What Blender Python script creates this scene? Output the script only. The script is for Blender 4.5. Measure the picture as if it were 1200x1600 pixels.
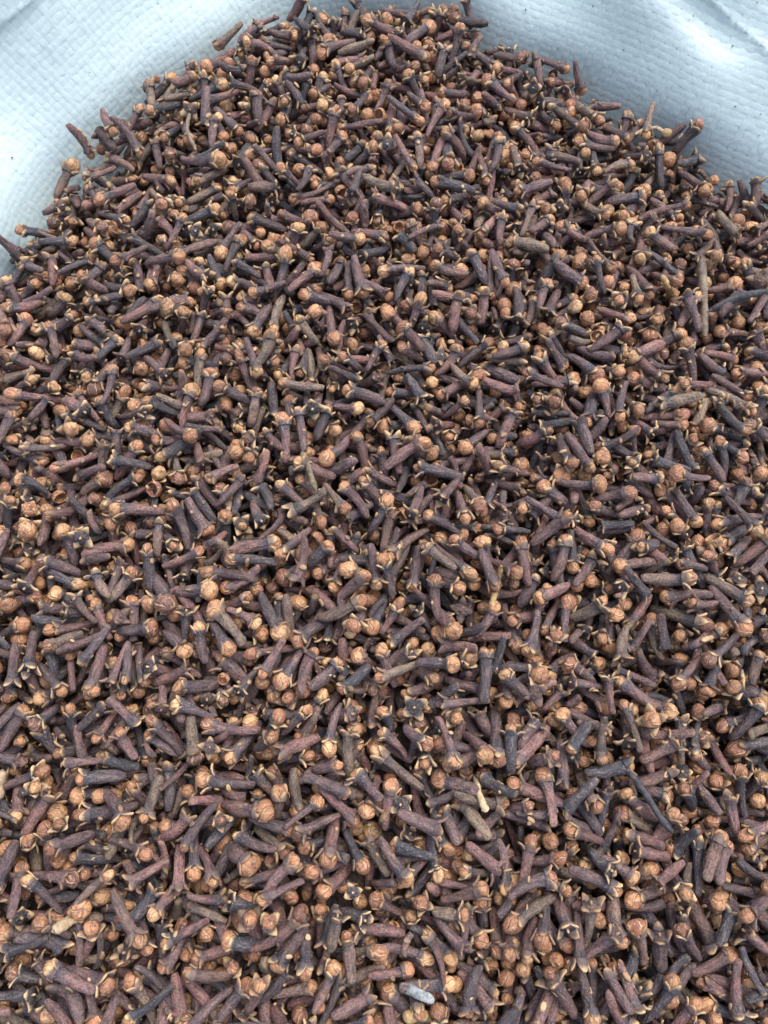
import bpy, math
import numpy as np
from mathutils import Vector, Matrix, Quaternion

for o in list(bpy.data.objects):
    bpy.data.objects.remove(o)
scene = bpy.context.scene
COL = scene.collection

# ------------------------------------------------------------------ camera
TILT = math.radians(17.0)          # optical axis, measured from straight down
CAM = (0.0, 0.0, 0.205)
F_PX = 1202.0                      # focal length for a picture 1600 px high
cam_data = bpy.data.cameras.new('camera')
cam_data.sensor_fit = 'VERTICAL'
cam_data.sensor_height = 36.0
cam_data.sensor_width = 27.0
cam_data.lens = 36.0 * F_PX / 1600.0
cam_data.clip_start = 0.005
cam_data.clip_end = 200.0
cam_data.dof.use_dof = True
cam_data.dof.focus_distance = 0.212
cam_data.dof.aperture_fstop = 36.0
cam = bpy.data.objects.new('camera', cam_data)
cam.location = CAM
cam.rotation_euler = (TILT, 0, 0)
COL.objects.link(cam)
scene.camera = cam

# ------------------------------------------------------------------ sky, soft sun, exposure
SUN_EL, SUN_AZ = math.radians(62), math.radians(38)    # azimuth from +Y, positive to the right
world = bpy.data.worlds.new('World')
scene.world = world
world.use_nodes = True
wn = world.node_tree
bg = wn.nodes['Background']
sky = wn.nodes.new('ShaderNodeTexSky')
sky.sky_type = 'NISHITA'
sky.sun_disc = False
sky.sun_elevation = SUN_EL
sky.sun_rotation = SUN_AZ
sky.dust_density = 4.0
sky.air_density = 1.0
hs = wn.nodes.new('ShaderNodeHueSaturation')          # thin even cloud: the blue is greyed
hs.inputs['Saturation'].default_value = 0.66
wn.links.new(sky.outputs[0], hs.inputs['Color'])
wn.links.new(hs.outputs[0], bg.inputs[0])
bg.inputs[1].default_value = 0.15
sun_data = bpy.data.lights.new('sun', 'SUN')
sun_data.energy = 1.0
sun_data.angle = math.radians(45)
sun_data.color = (1.0, 0.955, 0.90)
sun = bpy.data.objects.new('sun', sun_data)
d = Vector((math.sin(SUN_AZ) * math.cos(SUN_EL), math.cos(SUN_AZ) * math.cos(SUN_EL), math.sin(SUN_EL)))
sun.rotation_euler = d.to_track_quat('Z', 'Y').to_euler()
sun.location = (0, 0, 2)
COL.objects.link(sun)
vs = scene.view_settings
vs.view_transform = 'Standard'
vs.look = 'None'
vs.gamma = 1.0
vs.exposure = 0.88
vs.use_curve_mapping = False

# ------------------------------------------------------------------ helpers
def pixel_ray(px, py):
    u, v = (px - 600) / F_PX, -(py - 800) / F_PX
    return np.array([u, math.sin(TILT) + v * math.cos(TILT), -math.cos(TILT) + v * math.sin(TILT)])

def at(px, py, z):
    r = pixel_ray(px, py)
    return np.array(CAM) + r * ((z - CAM[2]) / r[2])

def project(P):
    P = np.atleast_2d(P) - np.array(CAM)
    z = P @ np.array([0, math.sin(TILT), -math.cos(TILT)])
    up = P @ np.array([0, math.cos(TILT), math.sin(TILT)])
    return np.c_[600 + F_PX * P[:, 0] / z, 800 - F_PX * up / z, z]

def tag(o, label=None, cat=None, group=None, kind=None):
    for k, v in (('label', label), ('category', cat), ('group', group), ('kind', kind)):
        if v:
            o[k] = v
    return o

def fill_mesh(name, verts, faces_q, faces_t=None, mats=(), mat_idx=None, loc=None, clv=None, smooth=True):
    """mesh straight from arrays: quads first, then triangles"""
    me = bpy.data.meshes.new(name)
    verts = np.asarray(verts, np.float32)
    q = np.asarray(faces_q, np.int32).reshape(-1, 4)
    t = np.asarray(faces_t if faces_t is not None else [], np.int32).reshape(-1, 3)
    nq, nt = len(q), len(t)
    me.vertices.add(len(verts))
    me.vertices.foreach_set('co', verts.ravel())
    me.loops.add(nq * 4 + nt * 3)
    me.loops.foreach_set('vertex_index', np.r_[q.ravel(), t.ravel()])
    me.polygons.add(nq + nt)
    me.polygons.foreach_set('loop_start', np.r_[np.arange(nq) * 4, nq * 4 + np.arange(nt) * 3].astype(np.int32))
    if mat_idx is not None:
        me.polygons.foreach_set('material_index', np.asarray(mat_idx, np.int32))
    me.polygons.foreach_set('use_smooth', np.full(nq + nt, smooth))
    for m in mats:
        me.materials.append(m)
    me.update(calc_edges=True)
    if loc is not None:
        a = me.attributes.new('loc', 'FLOAT_VECTOR', 'POINT')
        a.data.foreach_set('vector', np.asarray(loc, np.float32).ravel())
    if clv is not None:
        a = me.attributes.new('clv', 'FLOAT_COLOR', 'POINT')
        a.data.foreach_set('color', np.asarray(clv, np.float32).ravel())
    return me

def link(name, me, parent=None):
    o = bpy.data.objects.new(name, me)
    COL.objects.link(o)
    if parent is not None:
        o.parent = parent
    return o

# ------------------------------------------------------------------ materials
class NT:
    def __init__(self, name):
        self.m = bpy.data.materials.new(name)
        self.m.use_nodes = True
        self.n = self.m.node_tree.nodes
        self.l = self.m.node_tree.links
        self.p = self.n['Principled BSDF']
    def add(self, kind, **kw):
        x = self.n.new(kind)
        for k, v in kw.items():
            setattr(x, k, v)
        return x
    def put(self, sock, v):
        if hasattr(v, 'links'):
            self.l.new(v, sock)
        else:
            sock.default_value = v
    def math(self, op, a, b=None, c=None, clamp=False):
        x = self.add('ShaderNodeMath', operation=op, use_clamp=clamp)
        for i, v in enumerate((a, b, c)):
            if v is not None:
                self.put(x.inputs[i], v)
        return x.outputs[0]
    def mix(self, f, a, b, mode='MIX'):
        x = self.add('ShaderNodeMix', data_type='RGBA', blend_type=mode)
        self.put(x.inputs[0], f); self.put(x.inputs[6], a); self.put(x.inputs[7], b)
        return x.outputs[2]
    def ramp(self, f, stops):
        x = self.add('ShaderNodeValToRGB')
        e = x.color_ramp.elements
        while len(e) < len(stops):
            e.new(0.5)
        for el, (p, c) in zip(e, stops):
            el.position = p
            el.color = (*c, 1) if len(c) == 3 else c
        self.put(x.inputs[0], f)
        return x.outputs[0]
    def step(self, f, lo, hi):
        x = self.add('ShaderNodeMapRange', interpolation_type='SMOOTHSTEP')
        self.put(x.inputs[0], f); self.put(x.inputs[1], lo); self.put(x.inputs[2], hi)
        return x.outputs[0]
    def noise(self, vec, scale, detail=3.0, rough=0.55):
        x = self.add('ShaderNodeTexNoise')
        self.put(x.inputs['Vector'], vec); self.put(x.inputs['Scale'], scale)
        self.put(x.inputs['Detail'], detail); self.put(x.inputs['Roughness'], rough)
        return x.outputs[0]
    def scale(self, vec, s):
        x = self.add('ShaderNodeVectorMath', operation='MULTIPLY')
        self.put(x.inputs[0], vec); x.inputs[1].default_value = s
        return x.outputs[0]
    def bump(self, h, strength, dist):
        x = self.add('ShaderNodeBump')
        x.inputs['Strength'].default_value = strength
        x.inputs['Distance'].default_value = dist
        self.put(x.inputs['Height'], h)
        return x.outputs[0]
    def attr(self, name):
        return self.add('ShaderNodeAttribute', attribute_name=name)

def clove_inputs(s):
    loc = s.attr('loc').outputs['Vector']
    c = s.attr('clv')
    sep = s.add('ShaderNodeSeparateColor')
    s.l.new(c.outputs['Color'], sep.inputs[0])
    off = s.add('ShaderNodeCombineXYZ')
    for i in range(3):
        s.put(off.inputs[i], s.math('MULTIPLY', sep.outputs[i], 61.0 + 17 * i))
    v = s.add('ShaderNodeVectorMath', operation='ADD')
    s.l.new(loc, v.inputs[0]); s.l.new(off.outputs[0], v.inputs[1])
    return loc, v.outputs[0], sep.outputs[0], sep.outputs[1], sep.outputs[2], c.outputs['Alpha']

def mat_stem():
    s = NT('clove_stem')
    loc, v, hue, val, r3, t = clove_inputs(s)
    base = s.ramp(hue, [(0.0, (.044, .049, .063)), (.16, (.086, .074, .085)), (.34, (.150, .097, .100)), (.54, (.200, .118, .116)),
                        (.74, (.262, .130, .118)), (.88, (.220, .158, .122)), (1.0, (.28, .21, .14))])
    base = s.mix(s.math('MULTIPLY', s.step(t, .55, .92), r3), base, (.055, .062, .084, 1))      # slate belt under the calyx
    wr = s.noise(s.scale(v, (.30, 1.2, 1.2)), 1.0, 4, .65)         # lengthwise wrinkles
    fine = s.noise(v, 1.9, 2, .6)
    blot = s.noise(v, .33, 2, .5)
    col = s.mix(s.step(blot, .40, .66), base, s.mix(.45, base, (.040, .043, .056, 1)))
    col = s.mix(s.math('MULTIPLY', s.step(wr, .51, .64), .34), col, (.36, .265, .21, 1))
    col = s.mix(s.math('MULTIPLY', s.step(wr, .47, .36), .50), col, (.026, .022, .026, 1))
    col = s.mix(s.math('MULTIPLY', s.step(fine, .50, .38), .55), col, (.030, .026, .030, 1))
    vo = s.add('ShaderNodeTexVoronoi')
    s.l.new(v, vo.inputs['Vector']); vo.inputs['Scale'].default_value = 1.9
    speck = s.math('MULTIPLY', s.step(vo.outputs['Distance'], .26, .10), s.step(fine, .40, .54))
    col = s.mix(s.math('MULTIPLY', speck, .75), col, (.46, .32, .18, 1))
    # dry pale scar at the cut end, darker belt under the calyx
    col = s.mix(s.math('MULTIPLY', s.step(s.math('ADD', t, s.math('MULTIPLY', s.math('SUBTRACT', fine, .5), .12)), .055, .0), .8), col, (.34, .225, .12, 1))
    col = s.mix(s.math('MULTIPLY', s.step(s.math('ADD', t, s.math('MULTIPLY', s.math('SUBTRACT', fine, .5), .2)), .96, 1.08), .7), col, (.33, .20, .10, 1))
    col = s.mix(1.0, col, s.ramp(val, [(0, (.72, .72, .72)), (1, (1.35, 1.35, 1.35))]), 'MULTIPLY')
    s.put(s.p.inputs['Base Color'], col)
    s.put(s.p.inputs['Roughness'], s.math('ADD', .40, s.math('MULTIPLY', fine, .30)))
    s.p.inputs['Specular IOR Level'].default_value = .40
    h = s.math('ADD', s.math('MULTIPLY', wr, .7), s.math('MULTIPLY', fine, .6))
    s.put(s.p.inputs['Normal'], s.bump(h, 1.0, .0008))
    return s.m

def mat_bud():
    s = NT('clove_bud')
    loc, v, hue, val, r3, t = clove_inputs(s)
    sp = s.add('ShaderNodeSeparateXYZ')
    s.l.new(loc, sp.inputs[0])
    th = s.math('ARCTAN2', sp.outputs[2], sp.outputs[1])
    turn = s.math('ADD', s.math('MULTIPLY', th, 2 / math.pi), s.math('MULTIPLY', sp.outputs[0], s.math('SUBTRACT', s.math('MULTIPLY', r3, .55), .1)))
    wob = s.math('MULTIPLY', s.math('SUBTRACT', s.noise(v, .3, 0), .5), 1.2)
    fr = s.math('FRACT', s.math('ADD', turn, s.math('ADD', wob, 40.0)))
    seam = s.math('SUBTRACT', 1.0, s.step(s.math('ABSOLUTE', s.math('SUBTRACT', fr, .5)), .0, .085))
    lip = s.math('SUBTRACT', 1.0, s.step(s.math('ABSOLUTE', s.math('SUBTRACT', fr, .62)), .0, .10))
    base = s.ramp(hue, [(0, (.14, .070, .058)), (.15, (.30, .125, .078)), (.42, (.47, .215, .112)), (.72, (.56, .292, .142)), (1, (.68, .42, .21))])
    mot = s.noise(v, .55, 4, .65)
    fine = s.noise(s.scale(v, (.6, 1.2, 1.2)), 1.2, 3, .6)
    col = s.mix(s.math('MULTIPLY', s.step(mot, .48, .60), .72), base, (.165, .080, .078, 1))
    col = s.mix(s.math('MULTIPLY', s.step(fine, .52, .68), .50), col, (.80, .54, .28, 1))
    col = s.mix(s.math('MULTIPLY', lip, .6), col, (.76, .54, .32, 1))
    col = s.mix(s.math('MULTIPLY', seam, .30), col, (.17, .078, .058, 1))
    col = s.mix(1.0, col, s.ramp(val, [(0, (.72, .72, .72)), (1, (1.22, 1.22, 1.22))]), 'MULTIPLY')
    s.put(s.p.inputs['Base Color'], col)
    s.put(s.p.inputs['Roughness'], s.math('ADD', .22, s.math('MULTIPLY', fine, .26)))
    s.p.inputs['Specular IOR Level'].default_value = .5
    h = s.math('ADD', s.math('MULTIPLY', s.math('SUBTRACT', lip, seam), .14), s.math('ADD', s.math('MULTIPLY', fine, .5), s.math('MULTIPLY', mot, .6)))
    s.put(s.p.inputs['Normal'], s.bump(h, 1.0, .0010))
    return s.m

def mat_sepal():
    s = NT('clove_sepal')
    loc, v, hue, val, r3, t = clove_inputs(s)
    fine = s.noise(v, 2.2, 3, .6)
    root = s.ramp(hue, [(0, (.038, .042, .055)), (.5, (.105, .075, .080)), (1, (.19, .13, .10))])
    tip = s.ramp(r3, [(0, (.17, .105, .075)), (.35, (.40, .25, .135)), (1, (.66, .46, .25))])
    k = s.step(s.math('ADD', t, s.math('MULTIPLY', s.math('SUBTRACT', fine, .5), .6)), .20, .80)
    col = s.mix(k, root, tip)
    s.put(s.p.inputs['Base Color'], col)
    s.p.inputs['Roughness'].default_value = .5
    s.put(s.p.inputs['Normal'], s.bump(fine, .7, .0004))
    return s.m

def mat_twig(name, c0, c1, rough=.6):
    s = NT(name)
    co = s.add('ShaderNodeTexCoord').outputs['Object']
    a = s.noise(co, 700, 4, .65)
    b = s.noise(co, 1400, 3, .6)
    col = s.mix(s.step(a, .35, .68), c0, c1)
    col = s.mix(s.math('MULTIPLY', s.step(b, .55, .75), .5), col, (c0[0] * .5, c0[1] * .5, c0[2] * .5, 1))
    s.put(s.p.inputs['Base Color'], col)
    s.p.inputs['Roughness'].default_value = rough
    s.put(s.p.inputs['Normal'], s.bump(s.math('ADD', a, s.math('MULTIPLY', b, .4)), .9, .0004))
    return s.m

def mat_fabric(name, fine_bump):
    s = NT(name)
    co = s.add('ShaderNodeTexCoord').outputs['Object']
    n1 = s.noise(co, 22, 3, .5)
    n2 = s.noise(co, 420, 3, .6)
    col = s.mix(s.step(n1, .35, .7), (.475, .60, .625, 1), (.52, .645, .665, 1))
    dirt = s.noise(co, 130, 5, .7)
    col = s.mix(s.math('MULTIPLY', s.step(dirt, .66, .78), .35), col, (.36, .37, .36, 1))
    s.put(s.p.inputs['Base Color'], col)
    s.put(s.p.inputs['Roughness'], s.math('ADD', .36, s.math('MULTIPLY', n2, .25)))
    s.p.inputs['Specular IOR Level'].default_value = .5
    s.p.inputs['Subsurface Weight'].default_value = .0
    n3 = s.noise(co, 260, 2, .5)
    s.put(s.p.inputs['Normal'], s.bump(s.math('ADD', s.math('MULTIPLY', n2, .4), n3), fine_bump, .0005))
    return s.m

M_STEM, M_BUD, M_SEPAL = mat_stem(), mat_bud(), mat_sepal()
M_SACK = mat_fabric('woven_plastic_backing', .5)
M_TAPE = mat_fabric('woven_plastic_tape', .6)

# ------------------------------------------------------------------ the sack: outline of the heap, wall rising round it
OUTLINE = np.array([(0, 0.2677), (0.0233, 0.2658), (0.0413, 0.2531), (0.0633, 0.2389), (0.0802, 0.2263), (0.0947, 0.2151), (0.1121, 0.1964),
                    (0.1271, 0.1808), (0.1357, 0.1682), (0.163, 0.105), (0.17, 0.055), (0.164, -0.01), (0.138, -0.07), (0.084, -0.1), (0,
                    -0.108), (-0.078, -0.1), (-0.132, -0.07), (-0.156, -0.01), (-0.158, 0.06), (-0.146, 0.112), (-0.1314, 0.1476), (-0.1238,
                    0.1584), (-0.1141, 0.1783), (-0.1021, 0.2031), (-0.0846, 0.2251), (-0.0636, 0.2439), (-0.0416, 0.2609), (-0.0233,
                    0.2665)])

def closed_curve(P, n):
    m = len(P); out = []
    for i in range(m):
        p0, p1, p2, p3 = P[i - 1], P[i], P[(i + 1) % m], P[(i + 2) % m]
        for t in np.linspace(0, 1, 40, endpoint=False):
            out.append(.5 * ((2 * p1) + (-p0 + p2) * t + (2 * p0 - 5 * p1 + 4 * p2 - p3) * t * t + (-p0 + 3 * p1 - 3 * p2 + p3) * t ** 3))
    out = np.array(out)
    dd = np.linalg.norm(np.roll(out, -1, 0) - out, axis=1)
    s = np.r_[0, np.cumsum(dd)]
    u = np.linspace(0, s[-1], n, endpoint=False)
    c = np.vstack([out, out[:1]])
    return np.c_[np.interp(u, s, c[:, 0]), np.interp(u, s, c[:, 1])], s[-1]

def settle(P):
    """the heap leans a little further out against the sack on both sides"""
    P = np.array(P, float)
    x, y = P[:, 0].copy(), P[:, 1].copy()
    s = lambda v, a, b: (lambda q: q * q * (3 - 2 * q))(np.clip((v - a) / (b - a), 0, 1))
    P[:, 0] += .0095 * s(x, .05, .115) * np.exp(-((y - .176) / .038) ** 2) - .0075 * s(-x, .06, .12) * np.exp(-((y - .172) / .026) ** 2)
    return P
OUTLINE = settle(OUTLINE)
NS, NL = 420, 150
RIM, PERIM = closed_curve(OUTLINE, NS)
tang = np.roll(RIM, -1, 0) - np.roll(RIM, 1, 0)
NRM = np.c_[tang[:, 1], -tang[:, 0]]
NRM /= np.linalg.norm(NRM, axis=1)[:, None]
if np.mean(((RIM - RIM.mean(0)) * NRM).sum(1)) < 0:
    NRM = -NRM
for _ in range(14):                                     # soften the fan at the back corner
    NRM = (np.roll(NRM, 1, 0) + 2 * NRM + np.roll(NRM, -1, 0)) / 4
NRM /= np.linalg.norm(NRM, axis=1)[:, None]
S_LEN = .17                                             # fabric length up the wall
LS = np.linspace(0, S_LEN, NL)

def arc_of(px, py):
    p = at(px, py, -.006)[:2]
    return np.argmin(np.hypot(*(RIM - p).T)) / NS * PERIM

def wrapd(a, b):
    x = np.abs(a - b)
    return np.minimum(x, PERIM - x)

def sack_surface():
    """wall profile from its slope angle, integrated up the fabric"""
    s = (np.arange(NS) / NS * PERIM)[:, None]
    l = LS[None, :]
    ang = np.full((NS, NL), 38.0) + 0 * l
    def g(px, py, ws, l0, wl, amp):
        nonlocal ang
        ang = ang + amp * np.exp(-(wrapd(s, arc_of(px, py)) / ws) ** 2) * np.exp(-((l - l0) / wl) ** 2)
    ang = ang + 30 / (1 + np.exp((l - .025) / .0025))            # runs down steeply behind the cloves
    g(60, 330, .050, .040, .012, 3)
    g(100, 240, .080, .060, .006, 30)                             # soft fold across the left side
    g(100, 240, .080, .078, .012, -9)
    g(330, 80, .040, .046, .008, 16)
    g(330, 80, .040, .068, .012, -8)
    for px_, py_, l0 in ((660, 0, .060), (700, 12, .056), (740, 32, .052), (780, 52, .048), (820, 72, .044), (860, 92, .041), (900, 112, .038), (950, 136, .035), (1000, 163, .032), (1040, 190, .030)):
        g(px_, py_, .008, l0, .008, 9)                            # shaded pocket under the right-hand crease
        g(px_, py_, .008, l0 + .0135, .0035, -24)                 # crease that catches the light
        g(px_, py_, .010, l0 + .024, .006, 9)
    g(1150, 265, .05, .060, .02, 4)
    ang = ang + 5 * np.sin(s * 61 + l * 55) + 4 * np.sin(s * 113 - l * 80 + 1)
    ang = np.clip(ang, -12, 88)
    front = 1 / (1 + np.exp((RIM[:, 1] - .05) / .02))[:, None]      # behind the viewer the mouth is rolled low and outwards
    ang = ang * (1 - front) + front * np.clip(45 - l * 900, -60, 60)
    a = np.radians(ang)
    dl = LS[1] - LS[0]
    start = -.032
    o = np.cumsum(np.cos(a) * dl, axis=1) - .007
    z = np.cumsum(np.sin(a) * dl, axis=1) + start
    # the first centimetres run down behind the cloves
    xy = RIM[:, None, :] + NRM[:, None, :] * o[..., None]
    P = np.concatenate([xy, z[..., None]], axis=2)
    for _ in range(3):
        P = (np.roll(P, 1, 0) + 2 * P + np.roll(P, -1, 0)) / 4
    # deep part: tuck steeply under the heap
    return P

SURF = sack_surface()
dS = np.roll(SURF, -1, 0) - np.roll(SURF, 1, 0)
dL = np.gradient(SURF, axis=1)
SN = np.cross(dL, dS)
SN /= np.linalg.norm(SN, axis=2)[..., None]
if SN[:, 5, 2].mean() < 0:
    SN = -SN

def bilinear(A, s, l):
    fs = (s / PERIM * NS) % NS
    fl = np.clip(l / S_LEN * (NL - 1), 0, NL - 1.001)
    i, j = np.floor(fs).astype(int) % NS, np.floor(fl).astype(int)
    a, b = (fs - np.floor(fs))[..., None], (fl - j)[..., None]
    i2 = (i + 1) % NS
    return (A[i, j] * (1 - a) + A[i2, j] * a) * (1 - b) + (A[i, j + 1] * (1 - a) + A[i2, j + 1] * a) * b

CREASES = [(-.20, .052, -.10, .060, .0009, .0012), (-.16, .075, -.06, .050, .0007, .0010), (-.12, .040, -.09, .085, .0006, .0009),
           (.06, .060, .16, .046, .0009, .0011), (.10, .075, .20, .058, .0007, .0010), (.05, .085, .12, .066, .0006, .0009), (.14, .090, .22, .080, .0006, .0010)]
def crease(s, l):
    """sharp little fold lines in the stiff fabric"""
    h = np.zeros_like(s)
    for s0, l0, s1, l1, amp, w in CREASES:
        dx, dy = s1 - s0, l1 - l0
        n = math.hypot(dx, dy)
        t = ((s - s0) * dx + (l - l0) * dy) / n / n
        dist = ((s - s0) * dy - (l - l0) * dx) / n + .0015 * np.sin(t * 9 + s0 * 50)
        h = h + amp * np.exp(-np.abs(dist) / w) * np.clip(np.minimum(t, 1 - t) * 6, 0, 1)
    return h

def build_sack():
    idx = np.arange(NS * NL).reshape(NS, NL)
    nxt = np.roll(idx, -1, 0)
    q = np.stack([idx[:, :-1], nxt[:, :-1], nxt[:, 1:], idx[:, 1:]], -1).reshape(-1, 4)
    sheet = SURF - SN * .0003
    root = bpy.data.objects.new('woven_sack', None)
    COL.objects.link(root)
    tag(root, 'white woven plastic sack with open mouth folded round the heap of cloves', 'sack')
    me = fill_mesh('fabric', sheet.reshape(-1, 3), q, mats=[M_SACK])
    o = link('fabric', me, root)
    md = o.modifiers.new('thickness', 'SOLIDIFY'); md.thickness = .0004; md.offset = -1
    # hem round the lip
    V = []
    for k in range(8):
        c = 2 * math.pi * k / 8
        V.append(SURF[:, -1] + SN[:, -1] * .0016 * math.cos(c) + np.array([0, 0, .0016 * math.sin(c)]))
    V = np.stack(V, 1)
    idx = np.arange(NS * 8).reshape(NS, 8); nxt = np.roll(idx, -1, 0)
    q = np.stack([idx, nxt, np.roll(nxt, -1, 1), np.roll(idx, -1, 1)], -1).reshape(-1, 4)
    link('hem', fill_mesh('hem', V.reshape(-1, 3), q, mats=[M_SACK]), root)
    # the woven tapes themselves, on the bias
    W = .0022
    BIAS = math.radians(5)
    ca, sa = math.cos(BIAS), math.sin(BIAS)
    s_lo, s_hi = -.30, .30                                # arc length either side of the back corner
    rng = np.random.RandomState(4)
    for name, phase in (('warp_tapes', 0), ('weft_tapes', 1)):
        VV, QQ, n0 = [], [], 0
        R = .5
        for k in range(-int(R / W), int(R / W)):
            u = np.arange(-R, R, W / 3)
            c = k * W
            wob = rng.uniform(-.12, .12) * W
            h = .000055 * np.sin(math.pi * (u / W + .5)) * (1 if (k + phase) % 2 else -1) + rng.uniform(-.00006, .00006)
            rows = []
            half = W * .505 * rng.uniform(.97, 1.0)
            for e, lift in ((-1, -.00003), (-.8, .00001), (.8, .00001), (1, -.00003)):
                v = c + wob + e * half
                p, qv = (u, np.full_like(u, v)) if phase == 0 else (np.full_like(u, v), u)
                rows.append((p * ca - qv * sa, p * sa + qv * ca, h + lift))
            sC, lC = rows[0][0], rows[0][1]
            ok = (sC > s_lo) & (sC < s_hi) & (lC > .004) & (lC < S_LEN - .002)
            if ok.sum() < 6:
                continue
            i0, i1 = np.where(ok)[0][[0, -1]]
            m = i1 - i0 + 1
            pts = []
            for (sv, lv, hv) in rows:
                sv, lv, hv = sv[i0:i1 + 1], lv[i0:i1 + 1], hv[i0:i1 + 1]
                P = bilinear(SURF, sv % PERIM, lv) + bilinear(SN, sv % PERIM, lv) * (hv + crease(sv, lv))[:, None]
                pts.append(P)
            pts = np.stack(pts, 1)
            id_ = n0 + np.arange(m * 4).reshape(m, 4)
            QQ.append(np.stack([id_[:-1, :-1], id_[:-1, 1:], id_[1:, 1:], id_[1:, :-1]], -1).reshape(-1, 4))
            VV.append(pts.reshape(-1, 3)); n0 += m * 4
        o = link(name, fill_mesh(name, np.vstack(VV), np.vstack(QQ), mats=[M_TAPE]), root)
        o['kind'] = 'stuff'
    return root

build_sack()

# ------------------------------------------------------------------ dark sheet added under the heap, its colour standing in for shade in the gaps
def relief(x, y):
    return .0042 * np.sin(38 * x + 1.3) * np.cos(31 * y + .4) + .0026 * np.sin(70 * x - 55 * y)

def build_bed():
    s = NT('shade_underlay')
    co = s.add('ShaderNodeTexCoord').outputs['Object']
    n = s.noise(co, 260, 5, .65)
    s.put(s.p.inputs['Base Color'], s.mix(s.step(n, .35, .7), (.030, .022, .020, 1), (.095, .06, .042, 1)))
    s.p.inputs['Roughness'].default_value = .9
    s.put(s.p.inputs['Normal'], s.bump(n, 1.0, .003))
    cen = np.array([0, .07])
    rings = 46
    fr = np.linspace(0, 1.06, rings)
    P = cen + (RIM[:, None, :] - cen) * fr[None, :, None]
    dist = (1 - fr)[None, :] * np.linalg.norm(RIM - cen, axis=1)[:, None]
    x, y = P[..., 0], P[..., 1]
    z = -.030 + .010 * (1 - np.exp(-np.maximum(dist, 0) / .03)) + relief(x, y)
    rng = np.random.RandomState(2)
    z = z + rng.uniform(-.001, .0008, z.shape) - .0005
    V = np.stack([x, y, z], -1)
    idx = np.arange(NS * rings).reshape(NS, rings); nxt = np.roll(idx, -1, 0)
    q = np.stack([idx[:, :-1], idx[:, 1:], nxt[:, 1:], nxt[:, :-1]], -1).reshape(-1, 4)
    o = link('shade_underlay', fill_mesh('shade_underlay', V.reshape(-1, 3), q, mats=[s.m]))
    tag(o, 'dark sheet added under the heap for the shade deep between the cloves', 'dust', kind='stuff')

build_bed()

# ------------------------------------------------------------------ clove shapes (millimetres, lengthwise on x, bud at +x)
def loft(prof, segs, ell=1.0, ph=0.0, cap0=True, cap1=True, wob=None):
    """rings along x: prof rows (x, r, cy, cz); returns verts, quads, tris, t"""
    V, T = [], []
    th = np.arange(segs) * 2 * math.pi / segs + ph
    n = len(prof)
    for i, (x, r, cy, cz) in enumerate(prof):
        rr = r * (wob(x, th) if wob else 1.0)
        V.append(np.c_[np.full(segs, x), cy + rr * np.cos(th), cz + rr * ell * np.sin(th)])
        T.append(np.full(segs, i / (n - 1)))
    V = np.vstack(V); T = np.concatenate(T)
    idx = np.arange(n * segs).reshape(n, segs); nx = np.roll(idx, -1, 1)
    Q = np.stack([idx[:-1], idx[1:], nx[1:], nx[:-1]], -1).reshape(-1, 4)[:, ::-1]
    Tr = []
    if cap0:
        V = np.vstack([V, [prof[0][0] - prof[0][1] * .25, prof[0][2], prof[0][3]]]); T = np.r_[T, 0]
        Tr += [(len(V) - 1, idx[0, (k + 1) % segs], idx[0, k]) for k in range(segs)]
    if cap1:
        V = np.vstack([V, [prof[-1][0] + prof[-1][1] * .15, prof[-1][2], prof[-1][3]]]); T = np.r_[T, 1]
        Tr += [(len(V) - 1, idx[-1, k], idx[-1, (k + 1) % segs]) for k in range(segs)]
    return V, Q, np.array(Tr, int).reshape(-1, 3), T

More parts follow.
